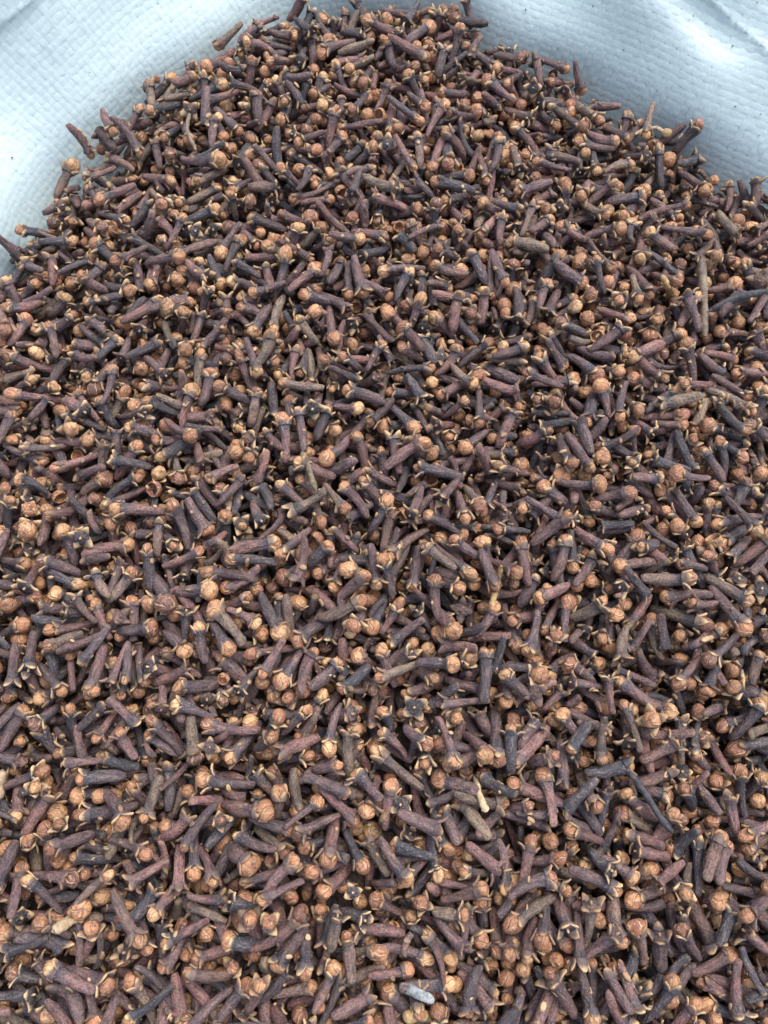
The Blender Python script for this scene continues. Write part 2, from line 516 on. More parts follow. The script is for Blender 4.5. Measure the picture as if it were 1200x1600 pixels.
def clove_shape(rng, typ, lod):
    """parts of one clove: list of (name, material slot, V, Q, T3, t, loc)"""
    parts = []
    segs, rings = (14, 15) if lod == 2 else (9, 8) if lod == 1 else (6, 5)
    k1, k2 = rng.randint(3, 6), rng.randint(5, 8)
    p1, p2, p3 = rng.uniform(0, 6.28, 3)
    amp = rng.uniform(.03, .08)
    def wob(x, th):
        return 1 + amp * np.sin(k1 * th + p1 + x * .35) + amp * .6 * np.sin(k2 * th + p2 - x * .6) + .05 * math.sin(x * 1.1 + p3)
    by, bz = rng.normal(0, .026, 2)
    bend = lambda x: (by * ((x - 3.8) ** 2) * .5, bz * ((x - 3.8) ** 2) * .5)
    ell = rng.uniform(.74, 1.0)
    if typ == 2:
        R = rng.uniform(2.1, 2.5)
        if rng.rand() < .55:                      # whole detached bud
            n = rings
            x = -np.cos(np.linspace(.25, math.pi - .12, n)) * R * .92
            r = np.sqrt(np.maximum(R * R - (x / .92) ** 2, .02)) * (1 + .05 * np.sin(x * 1.7 + p1))
            prof = [(a, b, 0, 0) for a, b in zip(x, r)]
            V, Q, T3, t = loft(prof, segs + 3, 1.0, 0, wob=lambda x, th: 1 + .05 * np.sin(4 * th + p1 + x * .5))
        else:                                     # hollow cap, open on one side
            a = np.linspace(.12, 1.95, max(rings - 2, 4))
            xo, ro = np.cos(a) * R, np.sin(a) * R
            ai = a[::-1]
            xi, ri = np.cos(ai) * (R - .3), np.sin(ai) * (R - .3)
            prof = [(p, q, 0, 0) for p, q in zip(np.r_[xo, xi], np.r_[ro, ri])]
            V, Q, T3, t = loft(prof, segs + 3, 1.0, 0, wob=lambda x, th: 1 + .06 * np.sin(3 * th + p1 + x * .3))
            Q = Q[:, ::-1]; T3 = T3[:, ::-1]
        parts.append(('bud', 1, V, Q, T3, t, V.copy()))
        return parts
    if typ == 3:
        x = np.linspace(-5, 5, rings)
        taper = rng.uniform(-.04, .06)
        prof = [(q, (1.45 + taper * q) * (1 if 0 < i < rings - 1 else .86), *[3 * c for c in bend(q)]) for i, q in enumerate(x)]
        V, Q, T3, t = loft(prof, segs, ell, p3, wob=wob)
        parts.append(('stem', 0, V, Q, T3, t, V.copy()))
        return parts
    # calyx tube
    x = np.r_[np.linspace(-6.9, 1.6, rings - 3), 2.6, 3.4, 3.9]
    neck = rng.uniform(.92, 1.06)
    fat = rng.uniform(.74, 1.14)
    end = rng.uniform(.75, 1.15)
    r = np.interp(x, [-6.9, -6.5, -5, -1, 1.6, 2.6, 3.4, 3.9], [end, end * 1.22, 1.46 * fat, 1.66 * fat, 1.62 * neck, 1.82 * neck, 2.1, 2.25])
    prof = [(a, b, *bend(a)) for a, b in zip(x, r)]
    V, Q, T3, t = loft(prof, segs, ell, p3, cap1=True, wob=wob)
    if typ in (1, 4):                             # sunken cup
        V[-1, 0] -= 1.0
    t = np.interp(V[:, 0], [-7.4, 4.0], [0, 1])
    parts.append(('stem', 0, V, Q, T3, t, V.copy()))
    # four sepals
    flare0 = rng.uniform(.15, 1.15) if typ == 0 else 1.25 if typ == 4 else rng.uniform(.45, 1.4)
    for k in range(4):
        if rng.rand() < .10 and typ != 4:
            continue                              # broken off
        az = p3 + k * math.pi / 2 + rng.normal(0, .12)
        fl = flare0 + rng.normal(0, .16)
        L = rng.uniform(1.8, 3.2)
        blunt = rng.uniform(.2, .6)
        rows = 4 if lod == 2 else 3
        n = 8 if lod == 2 else 4
        VV, tt = [], []
        px_, pr_ = 2.9, 1.70
        a_ = fl * .35
        prev = 0
        for i in range(rows + 1):
            f = i / rows
            a_ = fl * (.35 + .9 * f)
            px_ += math.cos(a_) * L / rows if i else 0
            pr_ += math.sin(a_) * L / rows if i else 0
            w = 1.15 * (1 - f ** 2) + blunt
            h = .50 * (1 - f) + .22
            c = np.arange(n) * 2 * math.pi / n + (0 if n == 4 else 0)
            ring = np.c_[px_ - np.sin(a_) * h * np.sin(c), w * np.cos(c), pr_ + np.cos(a_) * h * np.sin(c)]
            ring[:, 2] -= .10 * (ring[:, 1] ** 2)            # cupped across
            VV.append(ring); tt.append(np.maximum(.85 * f ** 1.5, np.abs(np.cos(c)) ** 6 * (.45 + .55 * f)))
        VV = np.vstack(VV); tt = np.concatenate(tt)
        idx = np.arange((rows + 1) * n).reshape(rows + 1, n); nx = np.roll(idx, -1, 1)
        QQ = np.stack([idx[:-1], nx[:-1], nx[1:], idx[1:]], -1).reshape(-1, 4)
        T3s = [(idx[-1, 0], idx[-1, i], idx[-1, i + 1]) for i in range(1, n - 1)]
        ca_, sa_ = math.cos(az), math.sin(az)
        # local (x, tangent, radial) -> (x, y, z)
        y = VV[:, 2] * ca_ - VV[:, 1] * sa_
        z = (VV[:, 2] * sa_ + VV[:, 1] * ca_) * (.5 + .5 * ell)
        W_ = np.c_[VV[:, 0], y, z]
        parts.append(('sepal', 2, W_, QQ, np.array(T3s), tt, W_.copy()))
    if typ == 0:
        R = np.clip(rng.normal(2.02, .32), 1.3, 2.7)
        sq = rng.uniform(.86, 1.05)
        cx = 4.0 + R * rng.uniform(.22, .60)
        n = 13 if lod == 2 else 8 if lod == 1 else 5
        sg = 20 if lod == 2 else 11 if lod == 1 else 7
        a = np.linspace(.45, math.pi - .10, n)
        pk = rng.uniform(-.02, .10)
        xx = -np.cos(a) * R * sq
        rr = np.sin(a) * R * (1 + .03 * np.sin(3 * a + p1))
        prof = [(q, s_, 0, 0) for q, s_ in zip(xx, rr)]
        tw = rng.uniform(-.25, .25)
        nf = rng.uniform(.03, .10)
        V, Q, T3, t = loft(prof, sg, rng.uniform(.9, 1.0), 0, cap0=False,
                           wob=lambda x, th: 1 + nf * np.cos(4 * (th + tw * x) + p2) + .03 * np.sin(2 * th + p1))
        V[-1, 0] += pk * R * 2
        un = V / np.linalg.norm(V, axis=1)[:, None]
        for _ in range(5):
            dk = rng.normal(size=3); dk /= np.linalg.norm(dk)
            V = V * (1 + rng.uniform(-.30, .14) * np.clip(un @ dk, 0, 1) ** rng.randint(2, 6))[:, None]
        if rng.rand() < .22:                      # chipped or caved in
            dk = rng.normal(size=3) + [1.2, 0, 0]; dk /= np.linalg.norm(dk)
            V = V * (1 - rng.uniform(.25, .5) * np.clip(un @ dk, 0, 1) ** 5)[:, None]
        loc = V.copy()
        V = V + np.array([cx, rng.normal(0, .18), rng.normal(0, .18)])
        parts.append(('bud', 1, V, Q, T3, t, loc))
    else:                                         # little style and square rim left in the empty crown
        sgm = 6
        prof = [(2.6, .42, 0, 0), (3.6, .40, .05, 0), (4.4, .30, .1, .05)]
        V, Q, T3, t = loft(prof, sgm, 1.0, p1)
        parts.append(('style', 2, V, Q, T3, t * .8, V.copy()))
    return parts

# ------------------------------------------------------------------ resting places of the cloves (settled heap, packed)
# one row of seven numbers per clove: x, y, z of its middle (tenths of a millimetre), heading and pitch of its long
# axis (degrees), kind (0 bud, 1 empty crown, 2 loose bud, 3 bare stem), length step
TABLE = np.array([
    -629,-407,-37,-48,6,0,9, -766,-539,-68,157,-6,0,7, -856,-348,-78,140,21,0,8, 834,-259,-67,59,-2,0,7, 372,-317,-52,3,-4,0,7, 169,-448,-54,-36,34,0,7,
    -415,-91,-75,168,13,0,8, -239,-432,-27,50,14,0,9, 857,-581,-91,-86,-4,1,8, 203,-349,-44,21,21,0,7, 24,-276,-25,-47,5,0,7, -685,-148,-67,-55,27,0,8,
    -343,-469,-80,161,14,0,6, -799,-230,-64,-159,32,0,6, 363,-390,-76,-145,12,0,7, 110,-554,-70,7,10,0,7, 427,-565,-64,126,12,0,7, 951,412,-31,-39,9,0,8,
    -567,-602,-79,-152,-3,0,8, -426,328,-46,141,6,0,8, -479,-196,-40,-116,-4,0,7, 560,-558,-66,110,-16,0,5, -354,-153,-47,-4,15,0,8, 818,341,-58,-22,17,0,9,
    537,-320,-78,-27,5,0,8, -191,-468,-67,-91,0,0,8, -602,-129,-75,-107,-7,0,6, 653,61,-44,111,-6,0,7, 133,-472,-60,132,-7,0,6, -495,-439,-66,-153,1,0,6,
    -85,-483,-61,99,4,0,6, 170,10,1,-83,18,0,7, -729,-332,-79,32,15,0,7, -435,-538,-78,165,9,0,6, -440,-287,-71,-68,29,0,6, -174,-187,-22,-155,2,0,7,
    -255,-293,-20,33,17,0,6, -820,-428,-79,145,45,0,5, -375,-598,-97,46,-6,0,8, -262,-339,-36,-153,24,0,6, 1011,622,-19,-51,-2,0,7, -213,208,-44,59,-9,0,7,
    564,17,-40,-88,-8,0,6, -746,-73,-80,-171,11,0,6, 681,-588,-80,61,11,0,7, 645,-467,-98,111,17,0,6, 734,-6,-55,35,18,1,7, 31,-53,-62,140,-3,0,9,
    -514,-492,-89,-136,16,0,5, 795,441,-39,-2,30,0,8, 17,-532,-87,7,-17,0,5, -411,42,-67,167,6,0,8, -776,196,-62,-99,6,0,7, -429,464,-35,-177,1,0,8,
    -66,-599,-91,31,-10,1,6, -231,-470,-48,-126,-12,0,6, -81,-245,-81,-59,14,0,7, 483,-467,-80,-96,19,1,8, 751,-461,-70,121,27,0,7, 598,-58,-83,14,-16,0,8,
    67,822,-26,22,22,0,9, 492,-580,-72,-86,31,0,6, -140,49,-61,-92,13,0,7, -891,-474,-80,-168,-7,0,7, 917,252,-48,-145,11,0,8, 672,-258,-73,169,13,1,6,
    598,-569,-73,-78,7,0,7, -1001,206,-61,-89,-9,0,7, 286,-99,-38,140,-33,0,6, -578,28,-93,138,17,0,8, 942,361,-37,-55,5,0,8, 270,188,-22,89,-15,0,9,
    -502,97,-30,167,23,0,7, -136,-92,-23,-30,-8,0,7, -133,-227,-50,-100,30,0,6, 325,3,-15,85,-12,0,6, 137,401,-54,82,18,0,7, -958,233,-55,-78,21,1,7,
    -699,645,-30,-176,12,0,8, -114,-145,-52,-42,-16,0,8, 203,-571,-74,-89,3,0,6, -108,359,-54,31,11,0,8, 473,587,-17,40,32,0,8, 427,-117,-47,101,-27,0,7,
    -784,256,-38,-129,-9,0,7, 993,805,-41,114,18,0,7, -600,-304,-64,-149,-4,1,7, -835,-313,-89,-7,16,0,7, -114,-319,-93,-147,39,0,8, -728,-164,-103,-176,1,0,9,
    150,774,-58,175,7,0,9, -753,724,-41,24,-2,0,7, -505,18,-59,-75,-1,0,6, 499,506,-34,82,7,0,7, 6,-137,-44,73,13,0,7, -119,-420,-22,76,10,1,5,
    -925,-347,-80,98,-30,0,8, 66,-250,-44,164,-21,0,6, 572,714,-31,-3,24,0,6, -57,-482,-92,6,31,0,8, -339,-238,-77,147,-22,1,7, 411,-32,-41,21,44,0,5,
    -736,-465,-126,81,42,0,6, -307,-574,-70,70,41,0,6, 258,-272,-46,-37,13,1,6, -152,186,-53,48,-10,0,6, -560,506,-58,33,-3,0,6, -722,-544,-97,-15,15,0,7,
    11,-384,-91,150,30,0,6, 803,-436,-96,-66,1,1,7, -300,223,-29,-121,2,0,6, 368,1038,-75,-8,4,0,7, 355,-464,-86,-100,25,0,5, -204,766,-33,154,19,0,7,
    365,-282,-91,74,-5,0,7, 538,-459,-72,37,36,1,9, 1015,907,-20,-48,13,0,7, -501,275,-54,91,20,0,6, 247,7,-21,-67,51,0,7, -364,-266,-57,-22,31,0,5,
    -692,219,-53,-87,15,0,7, -233,2,-45,-154,15,1,7, 461,404,-29,-158,5,0,5, -1016,1200,-67,114,0,0,8, -886,-548,-117,155,23,0,5, -899,-153,-97,61,2,1,8,
    601,-290,-86,-44,5,0,5, 60,-480,-91,-21,6,0,7, 821,197,-63,-135,11,0,8, 34,193,-44,-159,9,0,7, 686,-472,-99,96,36,1,6, 659,-143,-92,139,26,0,6,
    973,70,-60,54,3,0,7, 252,-138,-45,-1,-12,0,8, 727,-629,-93,50,14,0,7, 291,469,-46,-71,9,0,7, -890,-582,-91,9,11,1,7, 380,-2,-49,-138,7,0,9,
    586,879,-34,110,6,0,7, 81,100,-50,48,21,0,6, 150,508,-27,141,-8,0,6, 100,-185,-34,-22,-1,1,7, 727,-189,-92,52,35,0,6, 168,-396,-54,5,25,0,4,
    -60,1008,-38,170,5,0,7, 518,-409,-85,94,29,1,8, -571,612,-49,122,29,0,8, -891,171,-59,-42,17,0,7, -659,482,-57,92,14,0,8, 640,259,-57,-87,14,1,6,
    -244,905,-47,101,10,0,8, -592,-587,-114,130,15,0,8, 938,-109,-102,86,12,0,7, 932,1125,-54,113,22,0,8, 401,-412,-82,-111,31,0,7, -224,480,-33,-117,-14,1,8,
    658,691,-38,-7,37,0,7, 931,1295,-25,114,8,1,8, -84,427,-38,35,36,0,6, -899,82,-73,-124,45,0,6, 86,471,-61,-96,3,0,7, 805,-282,-99,78,-9,0,8,
    -378,501,-25,-170,30,0,7, 920,1592,-56,-17,4,0,9, 358,1433,-28,-71,0,0,8, 650,605,-53,-173,-3,0,6, 43,-138,-53,-116,-21,0,9, -641,-236,-68,-27,20,0,7,
    -259,-561,-93,59,-10,1,6, -514,-303,-60,-84,18,1,7, -689,14,-74,109,36,0,4, 198,113,-22,-173,6,1,8, 922,-387,-68,-168,38,0,7, -379,345,-39,-36,-7,0,4,
    -498,152,-37,180,18,0,6, 574,-421,-90,-69,-9,0,6, -134,-542,-66,69,30,0,6, -78,683,-47,133,-13,0,7, 703,427,-35,-41,-37,1,7, -905,799,-66,-157,10,0,7,
    587,554,-50,-41,32,0,8, -435,-610,-80,-132,22,0,8, 124,-267,-55,-76,13,0,5, -858,1660,-77,-25,15,0,9, -526,673,-52,129,22,1,8, -918,492,-70,168,27,0,6,
    -449,295,-58,-57,20,0,8, 710,-311,-73,-143,7,1,5, 473,1059,-45,155,4,0,7, 218,1286,-31,73,9,0,7, 450,-403,-88,-83,40,1,7, 409,290,-48,-115,1,0,7,
    -206,311,-69,-128,25,0,8, 796,-126,-79,130,38,0,6, 968,70,-100,-162,-11,0,8, 819,-376,-93,56,69,0,5, 145,214,-12,-11,25,0,5, 240,1934,-48,150,33,0,7,
    25,19,-67,149,21,0,5, -737,786,-22,173,-4,0,6, 389,499,-48,91,-7,0,8, -253,1035,-48,168,8,0,7, 595,146,-40,86,8,1,6, 1157,1332,-66,58,16,0,8,
    54,-611,-112,141,6,0,9, 568,353,-32,33,28,1,6, -287,-231,-75,-35,19,0,7, -819,1040,-48,90,1,0,7, 702,982,-52,-97,8,0,7, 453,1541,-51,174,2,0,7,
    -846,1979,-74,-63,-32,0,8, -590,971,-43,71,-6,0,7, 825,-515,-108,24,-16,0,7, 216,369,-104,135,-1,0,7, 870,732,-11,172,19,0,5, 92,2326,-44,-21,-16,0,9,
    -992,56,-85,61,-8,0,7, 1008,625,-63,-165,5,0,9, -699,1488,-51,-1,10,0,7, -377,8,-98,-130,26,0,8, -730,434,-69,55,4,0,6, 856,977,-28,-168,-7,1,7,
    182,-90,-64,165,10,0,5, -944,-78,-98,19,19,0,8, 83,21,-37,-28,48,0,6, -312,340,-71,-53,13,0,7, 296,23,-45,-99,17,0,8, -781,549,-78,2,-5,0,8,
    508,-213,-70,163,28,0,6, -360,539,-35,11,-16,0,8, 536,198,-73,154,17,0,5, 527,1150,-64,-42,-32,0,6, -606,1866,-65,-1,15,0,8, 220,656,-41,-80,28,0,7,
    310,-293,-79,-96,-5,0,7, -135,677,-37,-56,26,0,7, 770,-231,-91,-121,-40,0,6, -384,1273,-57,-111,2,0,7, -776,85,-89,41,11,1,6, 150,-130,-53,-166,-4,1,6,
    -756,-276,-102,170,19,0,6, 342,157,-13,133,16,0,5, -287,873,-43,102,2,0,8, -79,1408,-49,-69,-15,0,8, 877,813,-46,-59,-15,1,8, -790,433,-48,119,-24,0,5,
    713,-77,-73,21,-16,1,6, -41,-93,-35,135,-21,0,5, 915,-348,-113,-21,-31,0,8, -690,85,-77,-51,-29,1,7, -70,-398,-81,-27,29,0,5, 397,134,-21,-49,-21,1,8,
    -796,-37,-64,-175,9,1,5, 696,1204,-50,43,12,0,8, 904,-156,-97,99,26,1,6, 56,553,-55,-135,3,0,8, -750,51,-96,-117,29,0,5, -253,1415,-52,47,-15,0,9,
    -865,1765,-91,-137,14,0,8, -246,219,-65,-120,17,0,9, -1014,1577,-89,-4,11,0,7, -28,-121,-60,-112,37,0,7, -177,1999,-46,72,28,0,8, -529,622,-47,-51,-25,0,6,
    -237,65,-60,40,29,0,7, -388,980,-66,83,10,0,6, 191,260,-27,180,-17,1,6, -560,225,-95,150,25,0,7, 527,-110,-81,-67,34,0,6, 72,2057,-39,-42,1,0,8,
    667,142,-62,138,-12,0,6, -595,877,-19,-25,20,0,7, 832,405,-49,-171,-22,0,7, -23,-254,-57,120,-17,1,6, -680,307,-66,10,-2,0,5, 985,1997,-90,28,51,0,7,
    508,22,-47,-131,5,0,5, -707,-42,-114,166,3,0,5, -205,-159,-46,34,-16,0,5, 409,-284,-107,23,38,0,7, -396,439,-61,-160,-7,0,6, 953,784,-38,117,-8,0,6,
    772,1738,-78,2,1,0,7, 768,292,-71,-83,-16,1,6, -82,173,-84,-143,3,0,5, 671,-227,-102,169,-17,0,5, 227,535,-55,146,31,0,6, -912,455,-79,-20,-1,0,7,
    488,1769,-67,-161,-4,0,7, -559,188,-64,23,0,1,6, -407,198,-95,142,16,0,9, -735,1169,-63,49,-30,0,7, -10,955,-62,-131,6,0,6, -1102,1132,-87,161,25,0,9,
    237,-578,-93,-50,19,1,7, 334,482,-38,-41,35,0,6, -520,-199,-65,58,-2,1,6, -227,658,-44,-159,-1,1,7, 14,457,-38,112,39,0,7, 57,304,-68,-142,-29,0,7,
    -834,369,-41,114,1,1,6, -800,1499,-55,-145,14,0,7, -1013,843,-70,-179,10,0,7, 493,-129,-64,-128,-40,1,7, -593,-381,-79,67,-11,1,7, 383,-110,-74,160,14,0,8,
    1001,536,-61,-137,0,0,6, -563,276,-56,-46,25,0,6, 866,655,-55,-58,-8,0,6, -644,-124,-106,114,58,0,7, 566,809,-26,-57,-2,0,7, 88,1104,-57,0,-8,0,7,
    -12,630,-54,61,25,0,6, 846,-423,-66,51,-32,1,6, 701,1609,-74,-14,29,0,7, -243,1234,-57,124,14,0,5, 792,35,-88,78,-9,0,7, -883,1345,-66,-172,-9,0,6,
    -614,417,-55,-64,26,0,7, 386,1895,-57,93,5,0,7, -996,1965,-76,-56,-56,0,7, 98,1024,-58,-57,6,1,6, 193,500,-54,-39,9,0,9, 1009,209,-80,59,-8,0,5,
    -527,1035,-50,86,9,0,6, 882,177,-70,-110,9,0,5, -753,682,-54,-154,7,0,7, 791,1156,-46,-150,9,0,7, -837,-458,-109,-42,-23,0,7, 21,342,-70,63,11,0,4,
    225,1761,-48,164,0,0,8, -850,55,-116,83,26,0,8, 695,491,-41,-162,9,0,6, 579,1235,-53,173,31,0,7, 1055,1328,-46,29,-13,0,8, -233,-114,-79,-74,-13,0,6,
    -453,1015,-54,167,40,0,7, 380,45,-42,44,2,1,5, 522,816,-32,-70,24,0,7, 371,925,-73,60,5,1,8, -216,-575,-109,19,5,0,6, 863,369,-28,173,24,0,4,
    167,612,-48,154,-3,0,5, 582,1414,-43,-13,-22,0,7, 823,14,-87,-100,23,0,5, 451,876,-65,30,29,0,6, 201,1429,-47,146,-1,0,6, 854,484,-38,173,-11,0,4,
    139,1588,-39,21,-8,1,8, 844,908,-44,-18,31,0,5, -116,-578,-99,76,4,0,7, -544,-361,-68,-124,24,0,6, -1093,649,-90,60,38,0,6, -913,1392,-56,156,56,0,6,
    -430,-495,-123,-162,9,0,6, 667,1003,-68,113,25,0,6, -1024,739,-68,174,20,0,4, -892,554,-77,117,31,0,6, 257,691,-58,-67,35,0,7, 199,1247,-77,146,27,0,8,
    1003,11,-92,-171,-10,0,8, 978,-197,-85,-156,0,0,8, 233,-302,-60,172,16,0,5, -577,1822,-77,-149,10,0,7, -145,-52,-36,15,40,0,5, 295,1454,-37,114,-4,0,6,
    -182,924,-50,64,10,0,6, -487,-257,-90,-84,5,0,7, 899,-15,-129,98,-34,0,7, 712,358,-96,-130,-8,0,6, 169,-190,-72,116,-25,0,5, -259,547,-41,-127,27,0,6,
    -1043,1848,-127,63,9,0,8, 309,-455,-87,-104,54,0,6, 236,1070,-55,-35,-2,0,5, -210,717,-62,142,6,0,6, -28,1136,-40,59,13,0,5, -917,-104,-66,11,43,0,5,
    -530,417,-53,-2,16,0,7, -60,838,-70,119,10,0,7, -595,835,-41,-150,3,0,9, 333,1849,-74,-81,-3,0,7, -489,1526,-75,65,-2,0,7, 58,1384,-31,55,13,0,6,
    873,1427,-79,-39,31,0,6, 209,1499,-48,173,30,0,7, 741,-323,-94,-80,62,0,8, 1110,1092,-64,-176,7,0,6, -918,865,-71,-5,13,0,7, -908,936,-69,154,5,0,8,
    -873,275,-50,-149,29,0,4, 554,1868,-83,161,13,0,7, 173,320,-26,-67,49,0,6, 700,-109,-95,-18,-3,0,6, 666,1423,-37,96,8,0,6, -167,1259,-72,-79,5,0,8,
    961,133,-71,144,34,0,5, -118,1542,-25,-7,-5,0,5, -94,1112,-46,167,46,0,6, 8,1700,-43,167,-1,1,8, 284,958,-57,-89,10,0,6, 368,776,-74,168,36,0,7,
    401,2192,-84,138,6,0,7, -310,254,-75,-167,13,0,8, -555,2415,-75,-150,-17,0,7, 804,1099,-61,-49,17,0,9, 618,1125,-75,-53,-6,0,7, 553,-285,-74,-32,40,1,4,
    -98,-2,-49,82,2,1,8, 459,266,-55,79,49,0,5, -682,1098,-60,-47,14,0,6, -583,2001,-63,70,12,0,6, -243,-27,-94,4,27,0,8, 109,153,-86,-161,12,0,8,
    328,158,-49,-100,14,0,7, 530,163,-53,176,18,1,6, -439,-366,-70,-2,-47,0,6, -431,710,-43,51,2,1,7, 662,-184,-121,155,18,0,7, -454,-1,-48,-48,34,0,5,
    88,1189,-23,134,-1,0,5, -367,1373,-53,-166,-4,0,6, 749,736,-21,3,-20,0,6, 285,1173,-86,33,17,0,7, 830,-578,-132,151,10,0,7, -289,-430,-58,64,58,0,7,
    -294,2133,-54,-68,-9,0,7, 10,602,-86,81,-5,0,8, 922,-459,-90,139,7,1,6, 519,1442,-56,44,37,0,9, 209,1047,-91,-151,6,0,6, 366,736,-96,-26,31,0,7,
    -319,1434,-57,78,29,0,8, -423,1091,-66,110,19,0,8, -116,568,-54,140,-1,1,5, 285,-455,-129,-93,41,0,6, -544,328,-61,86,27,1,6, 309,1315,-46,88,18,0,6,
    -135,832,-58,-130,32,0,8, -369,-543,-142,119,52,0,5, 861,-279,-94,52,-24,0,7, 916,1034,-32,-165,34,0,7, -1072,1020,-89,-174,31,0,8, -399,2073,-72,64,15,0,7,
    497,48,-72,122,15,0,6, 1043,1164,-91,-11,-22,0,6, -471,759,-38,-148,-3,0,5, 386,344,-71,-161,33,0,6, -762,-573,-96,166,-25,1,7, -781,337,-58,111,-1,0,6,
    -961,-296,-71,-102,18,0,7, 587,-222,-105,-125,-29,1,7, -456,-395,-94,159,-1,1,6, -71,-346,-90,-176,79,1,5, 697,1958,-98,168,17,0,8, -924,369,-88,179,17,0,6,
    90,656,-54,-124,18,1,5, -868,315,-80,-166,18,0,7, -176,404,-96,144,-28,0,6, -14,756,-68,164,28,0,7, 87,1148,-57,168,36,0,6, -1181,1574,-104,-16,-65,0,8,
    521,1321,-55,-111,-7,1,6, 568,476,-53,56,-30,1,8, -391,1648,-83,162,-3,0,7, -439,-177,-63,-3,48,0,7, -352,1154,-38,82,-8,0,6, 73,-581,-98,-70,48,0,7,
    -182,2381,-76,-136,7,0,8, -700,350,-97,100,1,0,7, -1071,830,-101,-10,-8,0,7, 157,127,-61,-148,-32,0,7, 703,2092,-86,-66,13,0,7, 243,-555,-134,-44,9,0,7,
    -144,-290,-82,-167,46,0,8, 496,338,-56,80,5,0,6, 91,1259,-45,70,23,0,9, 501,693,-65,144,8,0,6, 708,290,-87,-126,-30,0,6, 680,2256,-103,-34,-51,0,6,
    679,-353,-111,-164,13,0,7, -307,1787,-34,158,43,0,5, -883,1910,-103,147,-19,0,7, 874,1488,-84,-46,-16,0,9, -276,-97,-91,115,22,0,7, 117,1899,-33,98,0,0,6,
    407,421,-63,63,-4,0,5, -505,-596,-110,-72,0,0,6, 7,211,-71,109,12,0,6, -274,-142,-69,78,33,0,6, -600,1671,-81,23,8,0,8, -89,2382,-81,16,2,1,8,
    -144,1337,-65,-43,-4,1,7, -252,1956,-47,-139,11,0,6, -306,43,-77,51,38,0,8, -349,-372,-66,170,25,1,6, 391,1158,-61,27,-4,0,6, -633,861,-53,-167,30,0,5,
    381,-613,-82,-116,9,0,7, -918,647,-82,-165,24,0,7, -327,-423,-73,95,58,0,6, 15,66,-84,121,28,0,5, 604,2091,-76,161,12,1,6, 882,2070,-106,-98,-8,0,7,
    424,1298,-59,-105,-2,1,7, 260,2395,-80,80,39,0,7, -578,1258,-76,72,20,0,7, 716,647,-57,21,-30,0,7, 575,-140,-89,85,17,1,6, 1163,1791,-111,104,25,1,6,
    -764,2092,-67,-134,25,0,6, 99,191,-71,-16,40,0,7, -845,737,-79,11,31,0,6, 182,701,-42,-126,18,1,6, -1123,899,-52,74,-13,0,8, 444,2356,-102,-14,-4,0,5,
    -230,1574,-67,41,30,0,6, 259,61,-59,108,8,1,5, 173,1887,-57,-106,4,0,8, -491,2180,-53,-169,20,0,7, -270,697,-55,141,29,0,6, -281,1131,-71,76,-1,0,6,
    107,-382,-91,139,62,0,6, -114,1414,-64,-86,-17,0,6, 74,1878,-47,-61,-13,0,7, -1009,-30,-99,-10,-7,0,7, 494,2023,-120,128,-8,0,7, -38,1576,-49,-19,-5,0,6,
    -334,698,-53,131,-27,1,6, 605,315,-95,-106,41,0,6, -396,1124,-48,-76,0,0,6, -910,966,-39,-39,10,1,6, 674,1689,-82,-43,17,0,7, 700,1764,-88,31,25,0,8,
    -24,477,-42,-87,-11,0,7, 465,645,-44,-37,-3,0,7, 56,1449,-48,-168,-4,0,8, -17,355,-87,-110,19,0,6, -728,1444,-77,-100,14,0,8, 60,949,-80,-55,14,0,8,
    719,1297,-76,-15,-9,0,6, -282,-193,-62,-10,-4,0,6, -1187,1408,-133,120,18,0,7, -107,2167,-84,-16,1,0,8, 739,537,-35,-163,32,0,5, 481,2098,-105,-22,8,1,7,
    -34,708,-44,146,31,0,5, -198,56,-80,-127,-20,0,5, 898,-519,-99,103,7,3,6, -295,-311,-70,-169,0,0,8, -748,808,-62,55,18,0,7, 603,1583,-65,147,19,0,6,
    548,260,-74,-44,14,1,6, -814,983,-99,58,23,0,9, 680,850,-41,-172,-22,0,7, -826,-203,-93,91,68,0,7, -373,165,-66,-118,34,1,6, 1,1740,-31,-20,18,1,8,
    1051,1037,-63,-23,-24,0,8, -762,-633,-76,-52,0,0,7, -709,895,-50,171,16,0,6, -669,205,-82,-65,7,0,6, -118,974,-67,-10,15,0,6, -566,-89,-107,100,-4,1,7,
    375,1606,-63,77,6,0,6, -358,2439,-90,-2,3,0,5, 361,595,-63,-172,26,0,6, -754,466,-78,68,3,1,7, -863,768,-65,-177,-43,0,7, 675,189,-102,158,-15,1,7,
    -692,2210,-64,39,0,0,4, -253,1783,-43,84,-5,0,7, 241,2254,-72,24,20,0,5, -598,1776,-105,44,-17,0,7, -208,1352,-77,178,27,0,7, -545,939,-59,-3,19,1,6,
    -633,572,-23,87,-21,1,5, 1049,531,-61,39,10,0,8, -333,1511,-62,175,40,0,8, 669,-580,-108,61,4,3,6, -672,975,-67,155,29,0,6, -925,1140,-70,145,-25,0,6,
    559,-614,-77,-47,-25,1,7, -69,334,-57,-123,48,0,5, 257,2037,-44,-172,25,0,5, -29,-433,-97,-167,-10,0,8, 984,1833,-123,-68,18,0,6, -1002,1280,-103,44,26,0,6,
    762,1880,-83,16,-29,0,6, 1046,1614,-72,-52,13,1,6, 538,1188,-75,143,25,0,8, -659,1342,-66,18,-31,0,7, -669,1602,-67,62,14,0,7, -331,865,-59,124,-13,0,5,
    -1014,1337,-90,42,34,0,4, -513,1590,-103,-119,-14,0,7, 647,37,-86,-95,31,1,7, 354,1110,-103,145,-28,0,7, -590,1437,-66,-23,3,0,5, 849,1304,-72,-109,28,0,7,
